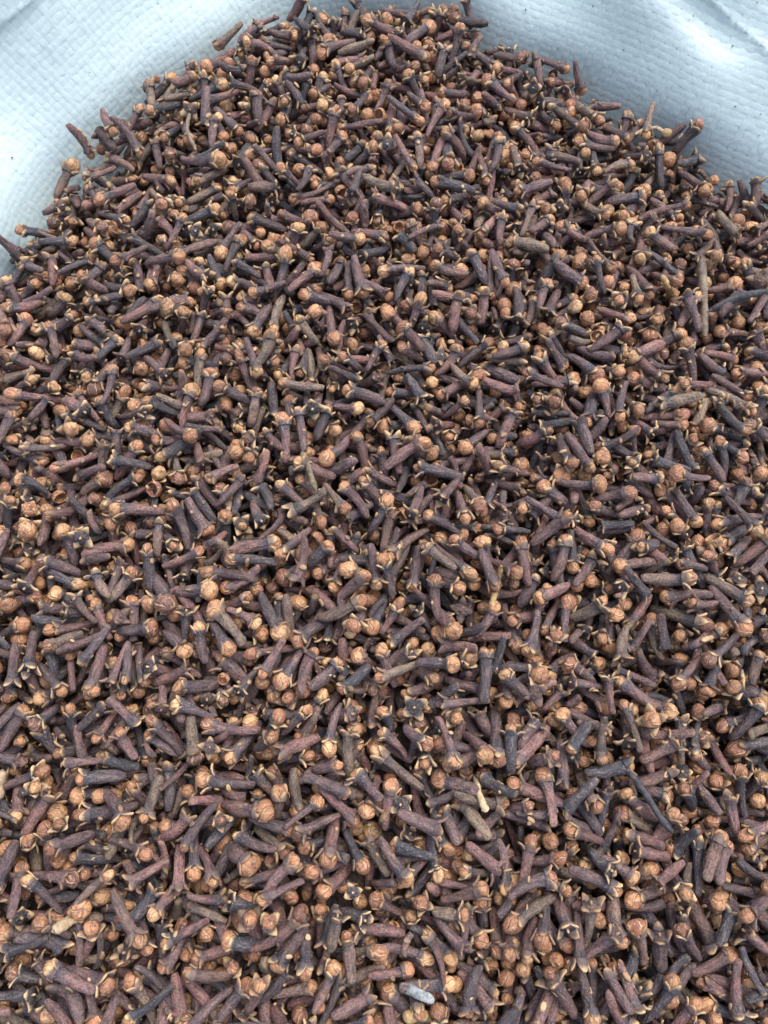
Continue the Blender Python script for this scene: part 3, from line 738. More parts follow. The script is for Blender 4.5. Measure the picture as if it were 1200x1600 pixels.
    284,330,-50,61,9,0,5, -165,1938,-70,54,12,0,6, 639,648,-71,162,30,0,7, -1117,1070,-103,6,23,0,7, -471,2279,-98,72,47,0,7, -434,2092,-53,88,-3,0,6,
    -543,-75,-81,56,-21,3,7, -724,202,-64,-101,13,1,8, 837,946,-68,-4,19,0,7, 33,840,-77,94,-6,1,8, -313,12,-59,28,45,0,5, -334,992,-74,-85,-8,0,7,
    424,-444,-116,-44,-1,0,6, 470,-51,-79,-93,0,1,7, -114,1077,-49,-14,-41,1,6, -531,2059,-89,-46,-18,0,7, -849,1175,-65,50,-9,0,5, -89,2020,-64,-178,-11,0,9,
    120,2424,-62,47,-16,0,9, -616,1549,-84,-156,0,0,8, -961,-139,-108,-71,36,0,6, -3,2142,-68,63,21,0,8, 1073,1239,-84,-179,14,0,5, -893,136,-91,-152,45,0,6,
    527,-159,-102,124,-15,0,7, 218,981,-92,37,30,0,5, 994,1783,-153,155,3,0,7, -384,1764,-59,-3,-4,1,6, 976,-100,-102,55,42,0,5, 112,2105,-46,-54,11,0,6,
    -1138,1328,-92,-180,6,0,5, 1001,699,-68,150,13,0,9, -788,1301,-71,-115,0,0,6, 199,2290,-53,76,-3,0,8, -283,2470,-80,-41,12,1,8, -1138,1250,-92,71,-3,0,5,
    974,218,-95,-146,34,0,5, 252,-414,-127,98,22,0,4, -982,619,-102,96,-3,0,7, -610,564,-54,-47,36,0,7, 476,800,-111,82,36,0,7, 499,1112,-83,124,26,0,7,
    713,66,-56,176,66,0,8, 847,1563,-69,136,15,0,5, -916,-242,-87,37,56,0,6, -891,1262,-79,153,-14,0,5, 660,-399,-111,27,16,3,8, -276,1522,-63,-28,-29,0,7,
    745,297,-110,80,-10,0,7, -40,1508,-57,-148,21,1,8, -842,964,-76,110,21,0,5, -166,-230,-75,-161,34,0,5, -822,270,-53,22,-41,0,6, 432,-335,-100,-19,28,0,5,
    172,442,-78,-31,30,0,8, -816,511,-76,173,-25,1,5, -745,943,-56,1,31,1,8, -441,1463,-70,146,-10,1,6, -151,2242,-89,112,23,0,8, 528,1063,-77,10,0,0,8,
    -446,-597,-124,-49,-11,0,7, -968,1497,-96,33,-13,0,7, -43,221,-112,147,34,0,7, -742,1300,-55,55,-29,1,7, -268,343,-91,-87,-24,0,7, -923,2014,-59,-50,6,0,5,
    -564,1100,-58,76,19,0,7, -139,779,-69,-161,-33,0,8, 493,1348,-42,70,3,0,5, 890,1906,-126,96,26,0,9, 225,-165,-62,131,-25,0,7, 1166,1153,-76,148,-20,0,6,
    -857,1094,-74,-114,3,0,8, -653,-223,-132,-114,39,0,8, 1099,1809,-154,90,-12,0,6, -615,199,-70,158,57,1,6, 408,1697,-73,4,-21,0,5, -601,9,-116,147,2,0,5,
    -613,2078,-64,-83,-34,1,8, 206,-39,-46,-176,17,0,6, 269,-189,-102,35,-45,0,8, 723,204,-117,-28,-34,0,7, 851,587,-75,151,57,0,6, -55,-540,-117,-145,-26,0,6,
    1053,488,-68,-136,3,1,7, -364,634,-58,-51,36,1,6, 308,229,-59,-110,-18,1,6, 971,-241,-132,-153,26,0,5, -653,-601,-141,144,13,0,6, -625,1273,-65,27,73,0,5,
    -456,605,-77,80,54,0,6, -350,2301,-73,-162,28,0,8, 997,896,-51,176,18,0,7, 1017,843,-62,-51,16,0,7, -359,771,-73,-130,-34,0,6, 1090,798,-74,-86,32,0,6,
    161,1644,-64,76,55,0,7, -522,717,-79,126,7,0,8, 850,629,-88,148,26,0,7, 923,500,-71,134,47,0,5, 779,1366,-51,-90,24,0,6, -243,1123,-70,-107,14,0,6,
    533,527,-58,-95,-1,0,6, 363,-561,-147,115,35,0,6, 227,156,-63,-13,6,0,6, 2,798,-102,105,13,0,8, 720,109,-79,-19,14,0,6, -411,381,-70,26,22,0,6,
    1012,1509,-51,-123,29,0,7, -531,1213,-65,-134,-9,0,7, -1060,505,-94,-12,17,0,6, 137,-210,-76,-59,12,0,6, 221,-180,-103,-126,-1,0,8, -9,1232,-68,-39,-24,1,8,
    217,-430,-114,-52,28,0,7, 1036,1394,-89,3,30,0,6, 309,703,-81,-112,3,0,7, -842,-603,-127,-36,41,0,6, -675,2018,-95,-74,5,0,6, -700,1930,-92,-110,42,0,7,
    -67,1894,-72,29,36,0,5, -605,781,-60,-72,17,0,6, -1041,1735,-121,-10,29,0,6, -1033,982,-77,67,1,1,4, 380,-183,-106,-8,-10,1,7, -742,1833,-104,-29,25,0,7,
    -748,330,-82,31,43,1,7, -1079,1215,-118,-91,27,0,6, 200,0,-53,169,11,0,7, -992,25,-134,-28,56,0,6, -153,495,-101,-144,22,0,7, -185,515,-50,43,13,0,5,
    -174,1482,-45,94,-11,1,5, 684,1109,-83,-47,44,0,7, 210,1136,-81,69,-3,0,6, -996,452,-83,-102,32,1,6, -500,1718,-96,104,60,0,5, -156,-435,-103,89,28,0,7,
    384,-597,-124,-125,-6,1,7, 931,637,-92,83,40,0,7, 223,1350,-71,13,-17,0,9, 471,1647,-59,73,-4,1,9, 576,1704,-86,114,53,0,6, -354,676,-86,-33,17,1,7,
    238,2172,-82,176,2,0,5, -316,-93,-106,133,21,1,8, -111,82,-90,7,42,1,6, -475,2426,-60,53,-10,0,7, -727,2018,-93,-115,23,0,7, 667,1157,-88,-10,11,0,7,
    1013,587,-81,-146,6,0,8, -808,-4,-94,-76,-21,1,6, -1037,652,-89,3,54,0,5, 852,-119,-125,117,-40,0,6, -683,1055,-85,-170,12,0,7, -869,-251,-111,94,23,0,8,
    -99,1923,-82,51,-6,0,6, 437,2301,-109,-167,22,0,6, -341,1295,-72,-96,-4,0,7, 112,-11,-61,-102,51,0,8, -567,2141,-70,-170,-3,0,7, -944,1871,-129,-159,3,0,6,
    -95,1739,-32,-103,21,1,7, -848,-524,-112,131,25,1,5, -521,1305,-76,-17,38,0,6, -938,-404,-114,-13,35,1,6, -529,2251,-63,39,-30,1,6, 1121,1439,-87,120,41,0,8,
    845,-627,-141,160,10,0,7, 244,1252,-67,126,-10,0,8, 197,2508,-98,64,49,0,6, 174,1401,-66,-11,-26,0,4, -904,1225,-97,-29,-11,0,7, 882,-572,-125,-31,0,0,8,
    236,1724,-67,-161,13,0,6, -1052,310,-106,20,18,0,7, -198,666,-87,-73,17,0,7, 178,924,-83,-152,45,1,6, 558,55,-79,-17,14,1,8, 174,2035,-46,57,3,0,9,
    -686,1458,-99,-54,27,0,7, 1026,696,-41,71,8,0,4, 756,-429,-96,112,14,0,6, 460,346,-81,-113,2,0,6, 334,1616,-70,-121,16,0,7, 832,1935,-112,-51,42,1,7,
    350,-147,-77,6,49,0,4, 1163,1641,-105,-154,3,1,6, -606,1181,-54,-75,40,0,6, 820,2079,-136,72,21,0,6, -83,1833,-57,27,-32,1,6, -441,2369,-57,-161,19,0,5,
    264,876,-92,-134,19,0,4, 810,778,-28,161,3,1,7, 137,-661,-99,99,16,0,7, 651,1756,-69,-123,20,0,5, -768,1565,-90,152,-3,1,8, 798,1530,-79,-107,20,0,6,
    244,1825,-74,-9,3,0,5, 103,-327,-103,-138,-8,0,7, 400,-169,-72,12,0,1,5, 1157,1711,-126,155,32,1,8, 348,312,-91,-70,6,0,7, 506,923,-75,-178,-9,0,7,
    -62,464,-74,167,41,0,9, -889,395,-124,150,33,0,8, -1103,1369,-105,-167,-21,1,7, 624,975,-80,-111,14,0,7, 841,319,-112,-130,46,0,8, 490,964,-85,167,-15,1,7,
    730,1990,-106,-3,-1,0,5, -744,-447,-178,-22,19,0,8, -10,2463,-79,156,18,0,8, -852,355,-74,-178,32,1,6, 255,1597,-67,-139,51,0,6, 448,1872,-74,-86,9,1,5,
    73,-439,-104,102,26,0,5, 1153,1213,-77,132,30,1,4, -472,-416,-123,-50,21,0,7, 939,-568,-84,13,-16,0,7, 95,2495,-58,-122,1,1,6, 573,2164,-105,-153,14,0,7,
    376,174,-53,13,46,0,7, 688,524,-65,59,12,0,8, -1029,1054,-99,-15,40,0,6, 728,767,-33,153,53,0,6, -772,-118,-122,-179,32,0,5, 618,2325,-107,-43,11,0,5,
    730,-512,-108,34,25,3,4, -756,638,-65,-124,21,0,6, -271,1896,-88,156,5,0,7, -587,122,-62,-92,35,1,6, 988,1927,-135,37,-12,0,6, 1049,991,-51,-39,2,0,9,
    -832,1390,-84,-23,26,0,6, -249,359,-118,75,30,0,5, -668,-642,-57,-82,38,0,7, 729,-560,-113,-125,2,0,6, 372,2158,-100,2,-38,1,5, 679,1495,-63,-39,-17,0,7,
    -843,1742,-116,-128,-2,1,8, -557,-456,-104,90,13,1,7, 463,-285,-119,59,16,0,7, -804,2153,-76,106,13,0,7, -670,1219,-64,-58,0,3,8, -423,710,-82,100,-5,0,7,
    1059,1348,-104,-82,20,0,8, -618,399,-86,-154,15,0,6, 156,-583,-120,-60,5,1,5, -716,-513,-148,-127,-28,3,5, -856,2047,-79,64,12,0,8, -288,-342,-97,-15,22,0,9,
    -1026,617,-106,-62,58,0,7, -379,836,-67,-109,44,0,7, -221,1720,-70,17,-14,0,6, -151,320,-110,-101,8,1,8, 369,629,-83,165,41,1,6, 818,1155,-102,0,37,0,7,
    560,1303,-78,10,41,0,6, -20,1391,-75,-40,4,0,6, -410,1319,-84,172,11,0,6, -614,486,-85,109,1,0,6, -90,1283,-90,-116,39,0,6, 484,1015,-73,-142,35,0,6,
    649,1473,-81,170,37,0,6, -284,1567,-61,62,54,0,5, 525,1007,-68,-122,38,0,6, 1010,1119,-89,-17,-23,0,6, 737,995,-73,-74,37,0,8, 507,1611,-59,47,-18,0,6,
    -1109,1496,-121,147,-20,1,7, -897,984,-68,131,3,0,7, -760,1137,-86,-62,22,0,6, 936,1313,-64,56,-1,0,8, -904,10,-122,126,22,0,8, -1069,411,-83,-53,18,0,5,
    -903,1634,-88,-46,39,0,9, 1117,882,-47,147,15,0,6, -334,2084,-72,-110,9,0,7, -417,30,-114,74,5,0,6, -674,-387,-109,9,40,0,5, 214,-335,-81,-10,-2,1,8,
    125,1762,-47,145,12,1,5, -529,-194,-110,-176,28,0,5, -603,-105,-112,-75,-23,0,6, -836,-10,-121,-164,36,0,6, -869,1518,-71,149,11,0,6, 51,224,-76,45,35,1,7,
    656,1346,-72,-173,57,0,6, -487,-135,-108,136,37,0,6, -247,1747,-84,-159,10,0,8, 72,1549,-56,125,-21,1,6, 38,489,-83,-125,-4,0,8, 1128,978,-66,80,41,0,8,
    214,1885,-56,-94,19,0,7, -396,-124,-67,2,3,3,5, -126,478,-77,-104,-6,0,6, 461,127,-82,40,-7,0,4, 645,801,-51,-155,66,0,7, 887,-184,-141,-180,40,0,5,
    889,99,-83,12,-50,0,7, -170,932,-91,-50,24,0,6, 324,-378,-98,-146,23,3,7, -44,1069,-87,21,34,1,5, -795,864,-70,89,6,1,6, 107,2199,-73,136,29,0,6,
    1042,944,-43,94,63,1,6, -151,1444,-66,77,-19,0,7, -217,2179,-75,-137,9,0,4, 787,2034,-115,-38,-8,0,5, -905,1592,-102,-38,9,0,8, -916,1444,-80,54,-9,0,6,
    -905,-448,-127,-179,9,0,7, -796,1165,-68,-101,19,1,5, 293,2223,-74,-155,30,1,6, 548,2306,-103,91,-13,0,7, -755,1267,-78,-92,26,1,7, -708,2167,-87,44,-26,0,7,
    -380,1822,-85,140,22,0,7, -1094,1641,-126,-170,21,0,7, 618,-605,-120,73,25,1,8, 1011,970,-54,136,53,1,5, 886,285,-70,28,2,0,7, 955,-560,-136,131,3,0,7,
    -617,-491,-98,160,42,1,5, -126,-70,-87,-142,-10,0,9, 74,1682,-79,-6,28,0,6, -185,-597,-144,18,-2,0,6, 813,1058,-89,162,12,0,8, 84,17,-98,75,33,0,7,
    -1004,1122,-95,82,-41,0,6, -418,973,-93,-156,44,0,6, -786,-398,-122,16,51,0,5, -639,-8,-106,-29,-2,3,3, 195,216,-41,14,42,0,7, 554,141,-90,-39,3,0,7,
    730,722,-51,157,7,1,6, -728,566,-121,98,32,0,7, 209,464,-90,-22,-11,0,8, 771,2183,-151,148,-26,0,6, 268,-225,-148,1,-5,0,6, -16,1687,-82,-97,18,0,9,
    647,2019,-87,-39,55,0,5, 365,1696,-94,151,19,0,6, 334,1415,-64,-84,-11,0,8, -422,615,-97,-22,61,0,6, -1047,1499,-116,114,-13,1,6, -404,-187,-84,58,-18,1,8,
    646,-328,-129,39,22,0,7, 864,1205,-78,19,23,0,8, -430,1811,-63,-48,-44,1,6, -575,-535,-101,149,30,3,6, 949,-314,-115,138,15,3,8, -390,876,-68,-129,58,0,4,
    -564,1350,-69,45,46,1,6, -455,-131,-83,-19,-48,0,6, 67,1998,-57,-129,46,0,7, 818,-97,-105,-129,-42,1,5, -287,2316,-71,-101,28,1,9, 976,1531,-92,-147,-5,1,5,
    -97,2456,-94,-17,-5,0,6, 913,1306,-97,103,12,0,6, 1175,1588,-150,-3,31,0,6, -91,2082,-47,-124,27,0,5, 545,-384,-117,-6,-13,0,8, 490,-28,-110,-13,26,0,6,
    -298,374,-101,87,3,0,4, -214,197,-84,-95,18,0,8, 38,709,-102,-16,-31,1,8, -539,810,-52,-64,16,1,5, 516,-559,-111,85,-9,0,6, -572,1975,-103,-24,2,0,8,
    44,1264,-59,153,35,0,5, 1039,720,-79,-18,19,1,8, 339,2096,-78,-148,26,0,4, 694,1881,-92,-88,19,0,5, 226,294,-45,175,-33,1,6, 770,912,-64,-55,19,1,7,
    -587,2348,-110,-148,-3,0,7, -903,226,-82,122,2,0,4, -361,1898,-68,-75,-39,0,9, -1045,537,-121,21,39,1,6, -887,-643,-105,161,-9,0,7, 999,-35,-141,-161,34,1,7,
    292,525,-98,105,33,0,6, 941,943,-62,-115,-14,0,6, 903,-104,-154,140,50,0,6, 131,1170,-54,115,-16,0,5, -61,2220,-55,-109,21,0,7, -1145,1099,-109,-177,-29,0,6,
    1200,1786,-137,-49,20,0,6, -750,-252,-129,156,11,1,7, 271,-652,-74,-133,6,0,7, 866,273,-43,-160,-9,3,5, 386,207,-80,-11,14,0,6, 517,774,-88,-82,58,0,4,
    91,-287,-85,-141,12,0,8, -786,1697,-105,63,5,1,7, -420,-300,-106,-129,-7,0,7, 314,2383,-93,-101,-30,1,5, -595,-447,-89,-72,26,0,5, 1167,1471,-106,170,-6,0,9,
    -949,911,-77,-28,46,0,7, -71,506,-61,-10,-18,0,5, 100,1586,-68,117,25,0,6, 97,2246,-93,-21,17,0,8, 685,-420,-130,132,-24,0,9, -449,143,-105,-49,46,0,6,
    -759,-385,-143,31,33,0,7, 304,804,-76,-64,-46,1,6, -9,1958,-103,114,32,0,6, -935,1991,-91,137,-2,1,6, -246,116,-116,147,68,0,7, 753,1351,-79,-146,44,0,9,
    487,495,-70,96,-1,0,8, -201,977,-47,-105,44,1,8, 18,2315,-62,84,4,0,6, 307,2511,-97,163,0,0,7, 467,1309,-77,79,2,0,5, -136,-427,-55,-104,-5,1,6,
    413,-623,-107,-107,-8,0,8, 779,227,-120,165,-80,0,6, -860,638,-82,-28,-32,0,7, 113,1314,-77,171,17,0,7, -304,1666,-96,171,26,0,6, -8,-329,-76,13,46,3,7,
    -264,-395,-97,125,-63,1,6, 363,1270,-90,-128,12,1,6, -256,1598,-71,61,37,0,7, -1119,939,-122,-2,25,1,9, 665,442,-57,-127,41,1,6, -198,101,-93,47,17,0,7,
    647,1887,-100,-85,9,0,6, 993,419,-67,108,43,1,7, -837,608,-66,-44,-32,3,4, 58,1031,-87,176,9,0,6, -859,581,-65,-75,50,1,5, -185,1803,-101,-173,15,0,7,
    570,88,-127,161,19,0,6, 808,1406,-79,-82,8,0,6, 609,421,-123,10,42,0,6, -757,1624,-88,-173,-49,0,5, -1033,1684,-133,-94,45,0,5, -1121,1465,-142,-57,32,0,5,
    -574,1133,-83,-166,23,0,6, 577,-304,-123,31,-14,0,8, -355,2179,-81,128,40,0,6, 882,1710,-110,-42,5,0,7, 392,142,-69,-159,-14,0,8, 598,1902,-77,175,-2,3,8,
    819,1,-120,141,-12,0,8, -16,188,-90,-109,24,0,7, 39,-15,-110,151,-21,1,4, -785,2223,-112,42,14,0,8, 459,610,-84,-117,-2,0,7, 655,1304,-103,-134,42,0,8,
    756,484,-59,-138,-43,3,6, -568,1650,-107,-73,34,1,7, -638,-461,-131,-116,6,0,8, 482,754,-105,175,28,0,7, -668,2121,-104,-87,48,1,7, 217,910,-105,-132,42,0,6,
    290,1998,-120,-3,48,0,6, 405,1448,-92,74,44,0,5, -661,656,-74,-99,7,0,6, 676,777,-83,-141,30,0,6, 852,1271,-105,-131,14,0,7, 399,669,-81,-98,65,0,8,
    599,1732,-94,95,45,0,7, 411,1213,-91,12,6,0,6, 384,1143,-91,4,-12,1,7, 735,872,-72,94,59,0,5, 1157,1416,-77,-141,49,0,6, 845,29,-136,-28,55,0,4,
    -1193,1271,-83,-56,26,0,8, -672,756,-100,0,66,0,8, 303,558,-126,-11,13,0,6, -492,1123,-130,-31,30,0,5, -262,572,-83,152,9,0,8, 55,-231,-96,58,40,1,5,
    1149,1589,-111,-158,-9,3,4, -444,1417,-89,-177,17,0,6, 828,1643,-102,39,49,1,6, 106,-98,-87,104,14,0,6, -68,-650,-96,20,18,0,6, 560,360,-77,30,7,0,8,
    -833,280,-102,-121,30,0,8, -697,-223,-117,68,-26,0,5, -611,2181,-78,22,6,0,7, -30,85,-104,-91,-1,1,5, -611,1045,-82,-132,-45,1,6, 749,131,-96,-23,-11,3,5,
    -195,2125,-72,-105,33,0,6, 174,83,-82,-38,62,0,5, -1092,528,-65,-111,-3,0,7, 268,1305,-80,-88,57,0,8, -568,485,-97,-86,30,1,7, 963,-275,-161,-26,-2,0,5,
    -306,200,-68,-125,-7,0,5, 114,347,-104,142,33,1,6, 607,2269,-128,-129,36,0,6, 203,-421,-82,84,-6,1,8, 856,68,-135,105,61,0,7, -251,-638,-105,-62,39,0,4,
    -387,1871,-53,-50,-19,3,8, 960,-164,-135,-6,49,3,6, -823,819,-60,73,36,1,7, 257,812,-90,-131,-36,3,7, 279,916,-134,129,46,0,8, -120,1732,-90,-116,32,1,7,
    -280,183,-90,-112,-1,0,7, 455,2227,-118,-179,40,0,4, 372,781,-134,33,21,0,8, 304,-550,-119,-80,-25,2,7, -333,2117,-43,-95,25,0,6, 196,535,-86,133,1,0,7,
    786,571,-75,-39,22,3,8, -494,800,-58,-49,-11,3,7, -207,-628,-109,45,25,2,7, -859,1332,-97,79,-32,0,6, -871,689,-96,5,30,0,6, 870,502,-71,109,-6,1,8,
    -375,305,-120,-8,38,0,6, 619,-532,-137,58,-8,0,8, -117,1796,-72,122,2,1,8, -872,1868,-148,-25,26,0,7, 47,941,-114,-162,15,0,7, -1180,1496,-163,75,-1,1,6,
    -782,1438,-105,-94,-17,1,7, 549,-563,-130,54,15,0,7, -856,187,-97,-74,12,3,6, 49,244,-109,41,14,0,6, -135,191,-109,121,12,0,6, -861,-635,-141,152,-14,0,7,
    531,2210,-95,-120,41,1,8, -244,480,-84,-144,7,0,6, 482,224,-117,-126,0,0,4, -860,1993,-128,29,28,0,5, -1032,402,-114,9,9,0,7, -710,59,-111,66,-27,0,7,
    941,2025,-127,-166,-36,0,7, -939,1213,-122,-175,20,1,7, 971,1426,-103,-42,50,0,5, -475,912,-146,144,23,0,7, 890,850,-81,39,58,0,6, 325,831,-86,-11,11,0,5,
    -138,1079,-106,-115,38,0,8, -90,1157,-125,101,42,0,8, 279,1122,-102,-73,32,0,6, -455,964,-129,-69,29,0,6, 428,-231,-89,-178,66,2,6, -598,147,-116,-134,32,0,7,
    1066,423,-125,64,79,1,5, 110,956,-96,107,-16,0,6, -316,2223,-72,134,-25,0,8, -287,86,-93,-180,-13,1,6, -911,1132,-111,-92,29,0,7, 1021,1525,-110,-34,29,0,8,
    -66,1657,-74,-67,-65,0,5, -997,1712,-143,-64,28,0,7, -284,616,-52,110,-17,3,5, -222,1104,-93,-93,7,0,7, -368,1433,-77,106,2,1,7, 803,140,-118,112,21,1,9,
    -853,-103,-162,67,11,0,8, 833,1691,-101,-160,-30,0,6, 1133,850,-113,-94,11,0,7, -43,1272,-82,101,12,1,6, 183,690,-87,109,1,1,6, 56,339,-101,151,-26,0,8,
    117,212,-96,82,29,0,7, -1024,916,-115,-82,21,0,6, -719,1007,-92,-147,19,0,6, 903,518,-99,92,20,0,7, 617,1191,-68,171,22,3,7, -769,-458,-129,91,28,3,6,
    736,-422,-132,95,-12,0,7, 854,209,-98,-112,5,0,6, 1076,303,-84,-155,39,0,7, -483,146,-95,-70,47,1,7, 311,374,-130,176,41,0,7, -73,643,-69,-154,8,1,7,
    -203,371,-103,-135,-61,3,5, -401,842,-97,-151,48,0,8, 838,823,-69,-107,-1,0,8, -565,-565,-148,158,-7,0,8, 833,1006,-67,20,0,0,7, -125,1592,-64,-38,-15,1,8,
    350,410,-96,169,-9,0,5, -538,898,-51,177,21,3,6, 996,280,-76,-108,-10,3,5, 76,2415,-78,160,42,0,6, 618,881,-79,-149,-34,0,7, 58,747,-78,82,-7,3,6,
    -616,987,-85,-16,-3,0,8, 493,-570,-147,-173,40,1,8, 58,2269,-74,-8,25,0,7, -208,1312,-82,-103,55,0,6, -1060,1365,-130,20,13,0,7, -390,801,-106,20,18,1,8,
    -180,1663,-83,-49,-38,0,7, 52,-457,-70,44,-10,3,2, 646,350,-83,-171,69,0,5, 719,1583,-102,-147,20,1,8, 89,842,-60,133,24,1,6, 18,1933,-66,-107,57,1,6,
    18,-656,-93,-65,27,0,6, 265,-270,-81,56,19,3,7, 201,1464,-76,-19,17,0,7, 304,958,-92,-52,5,0,4, 132,-353,-109,-138,-76,1,6, -281,963,-73,103,4,0,5,
    152,1557,-72,-118,15,0,7, -142,1104,-59,168,41,0,7, 849,679,-83,139,5,0,8, 83,-516,-133,154,-38,0,7, 964,1589,-127,-134,28,0,6, -1061,685,-114,24,35,0,6,
    142,59,-101,-77,55,1,5, -108,342,-90,-67,6,0,6, 847,-386,-150,-92,36,0,7, 1022,1205,-116,4,5,0,6, 1037,331,-103,31,-6,1,6, -1107,1578,-159,131,8,0,5,
    -545,1467,-107,-63,1,0,6, -386,1517,-91,-1,-22,0,6, -633,1614,-90,-23,35,1,4, 66,1085,-120,176,50,0,6, 902,694,-67,65,49,3,4, 586,2106,-120,-81,16,0,7,
    -444,1758,-101,-87,35,0,8, -513,442,-89,98,-12,0,6, 627,1101,-123,-91,-1,0,7, 238,1996,-57,-6,0,1,6, -234,2209,-95,63,10,0,7, -717,-598,-107,-68,19,0,6,
    -407,274,-102,168,4,0,7, -883,-411,-135,-1,16,0,7, 721,25,-80,160,19,3,7, -767,1938,-103,105,-11,0,7, 914,1747,-140,2,2,0,6, -357,74,-146,100,42,1,6,
    -400,-387,-147,-47,24,0,8, -459,683,-75,115,5,0,5, -278,2200,-96,78,10,0,6, -523,356,-88,-68,-3,0,7, -542,819,-89,-171,-16,1,8, -356,-643,-74,-168,19,0,7,
    131,-462,-101,-48,12,0,7, 63,2549,-96,-4,-2,0,7, 585,2042,-141,-160,10,0,6, -261,811,-77,-178,-2,1,8, -528,-394,-131,-107,-52,1,5, -873,26,-107,137,-43,3,6,
    -25,375,-63,34,-4,3,3, 32,-475,-129,-124,1,0,8, -193,1135,-84,-78,8,1,7, -693,1129,-101,-109,-11,1,6, 23,2053,-75,-83,-11,0,7, 795,-73,-136,115,71,1,7,
    644,2248,-127,-109,17,1,5, 33,2408,-104,177,41,0,6, 818,200,-124,87,25,0,6, -928,1768,-111,133,9,0,5, 522,291,-53,-132,-2,3,2, 98,719,-79,31,20,3,3,
    293,2497,-131,-13,-2,0,8, 838,600,-114,-178,35,0,5, 223,2294,-90,-152,-18,0,9, -598,1918,-88,-157,-17,1,7, 750,-211,-131,46,28,0,7, 232,-504,-173,-33,19,0,7,
    -745,-123,-95,162,-46,2,6, -526,-480,-125,72,13,0,7, -932,-33,-151,163,-26,0,6, -912,-285,-151,121,-28,0,9, 321,1684,-120,63,-27,0,7, 452,661,-85,-133,8,1,7,
    -366,-648,-153,54,31,1,6, 125,460,-73,-84,-15,3,7, -462,11,-99,-179,-43,1,7, 365,1834,-103,92,10,0,7, -404,1242,-103,-44,-4,0,8, -92,22,-124,-42,-6,0,4,
    -845,1432,-108,76,47,1,5, -719,1728,-86,-87,39,0,7, -288,1262,-91,-52,-36,1,5, -64,141,-90,34,-55,3,7, -482,1914,-96,-99,19,0,8, -407,1919,-72,-154,11,0,6,
    -431,-72,-146,-172,-22,0,6, -640,323,-146,-86,48,0,8, -643,1307,-65,-165,40,0,5, 87,-144,-118,-75,8,1,7, 735,-106,-164,-101,35,0,8, -846,-372,-145,173,4,0,5,
    9,-46,-117,169,13,1,7, -192,1283,-104,-111,20,1,6, 144,836,-74,-101,62,0,5, 755,-497,-144,-6,1,0,7, -495,1157,-106,-62,63,0,7, 714,1280,-117,-147,27,0,7,
    -592,1470,-105,104,15,0,4, 503,2202,-126,-114,12,0,8, -883,1805,-120,-56,-32,1,4, 998,44,-85,12,2,3,7, -976,-302,-127,95,13,0,7, -60,290,-121,-33,34,1,6,
    767,1605,-89,65,-8,0,5, -344,-154,-132,77,-6,0,5, -701,1562,-109,131,20,0,5, -1084,476,-114,-35,18,1,7, -92,2291,-79,165,-30,0,7, 62,2214,-98,171,10,0,7,
    364,89,-120,33,20,0,7, -899,-147,-149,-21,30,0,7, -520,989,-105,1,34,0,6, -555,-272,-93,-93,2,3,6, -367,1128,-73,-9,12,0,5, -390,1748,-101,-54,31,1,7,
    -96,1614,-87,105,46,0,5, 847,131,-143,26,39,0,5, -464,1810,-97,-145,6,0,8, 532,1589,-88,111,-32,1,7, -663,711,-49,47,-52,2,7, -1034,48,-73,-120,28,1,9,
    645,472,-118,129,1,0,6, 895,-394,-117,133,-2,0,6, 473,1535,-88,24,-11,1,7, -1048,1279,-112,-148,20,0,7, -302,-471,-143,-129,24,0,6, 363,2365,-121,-47,-2,0,6,
    -231,2380,-98,54,11,0,7, -439,2522,-105,-140,7,0,7, -234,981,-78,-69,0,0,7, 520,469,-106,-56,32,0,8, -971,171,-109,91,15,1,6, 772,-316,-102,-96,15,3,4,
    445,1645,-96,-120,30,1,7, -1027,-52,-157,-10,23,0,5, 1123,685,-91,67,-3,0,8, 63,1877,-88,57,15,1,7, 356,-244,-142,86,22,3,7, -89,545,-92,74,7,1,7,
    -594,383,-115,-70,43,0,6, 305,2554,-79,131,53,0,6, 698,-84,-122,-2,-7,0,7, 374,465,-94,-118,44,0,6, -607,-320,-131,-51,-23,0,5, 679,601,-86,8,4,1,7,
    540,1476,-78,-36,3,0,6, -784,-280,-141,-62,29,0,6, 310,-653,-105,-102,2,0,8, -189,2555,-146,-162,42,0,7, -758,-518,-143,152,-45,3,1, 186,9,-95,-120,-18,0,7,
    339,976,-116,31,16,1,6, -398,2403,-96,-176,13,0,7, -122,2343,-102,7,-6,0,8, -791,-626,-138,-48,17,0,6, -495,1333,-95,108,14,1,6, 210,2548,-121,158,27,0,7,
    -139,-487,-97,-110,-4,1,6, 661,1383,-98,36,31,0,8, -432,1156,-108,112,15,0,8, -966,835,-112,-73,1,0,6, 1138,1314,-121,-55,5,0,6, -1161,971,-90,20,-20,0,7,
    -208,1547,-82,14,34,0,6, -1033,1605,-121,-20,-20,0,6, -413,2514,-138,22,2,0,8, -263,856,-91,-14,-3,0,6, 888,1144,-108,-109,-14,0,6, 809,1021,-97,-180,17,1,7,
    -518,121,-77,105,2,1,6, -621,1447,-100,-73,-6,0,5, -243,1923,-96,-28,68,0,5, 759,1437,-121,-109,44,0,8, -927,745,-139,-177,4,0,6, -399,436,-109,-12,16,0,6,
    -1094,602,-150,-62,6,1,8, 698,677,-71,40,-28,0,6, 435,1417,-111,44,7,1,6, -91,1474,-97,-22,30,0,6, -944,622,-106,-83,12,0,6, -108,2255,-91,-178,73,0,5,
    10,1161,-78,-54,-3,1,5, -278,1440,-65,65,-10,3,6, -524,895,-91,141,-16,0,9, -405,-577,-141,130,22,0,5, -582,703,-88,176,21,1,7, -1031,172,-115,-81,4,0,5,
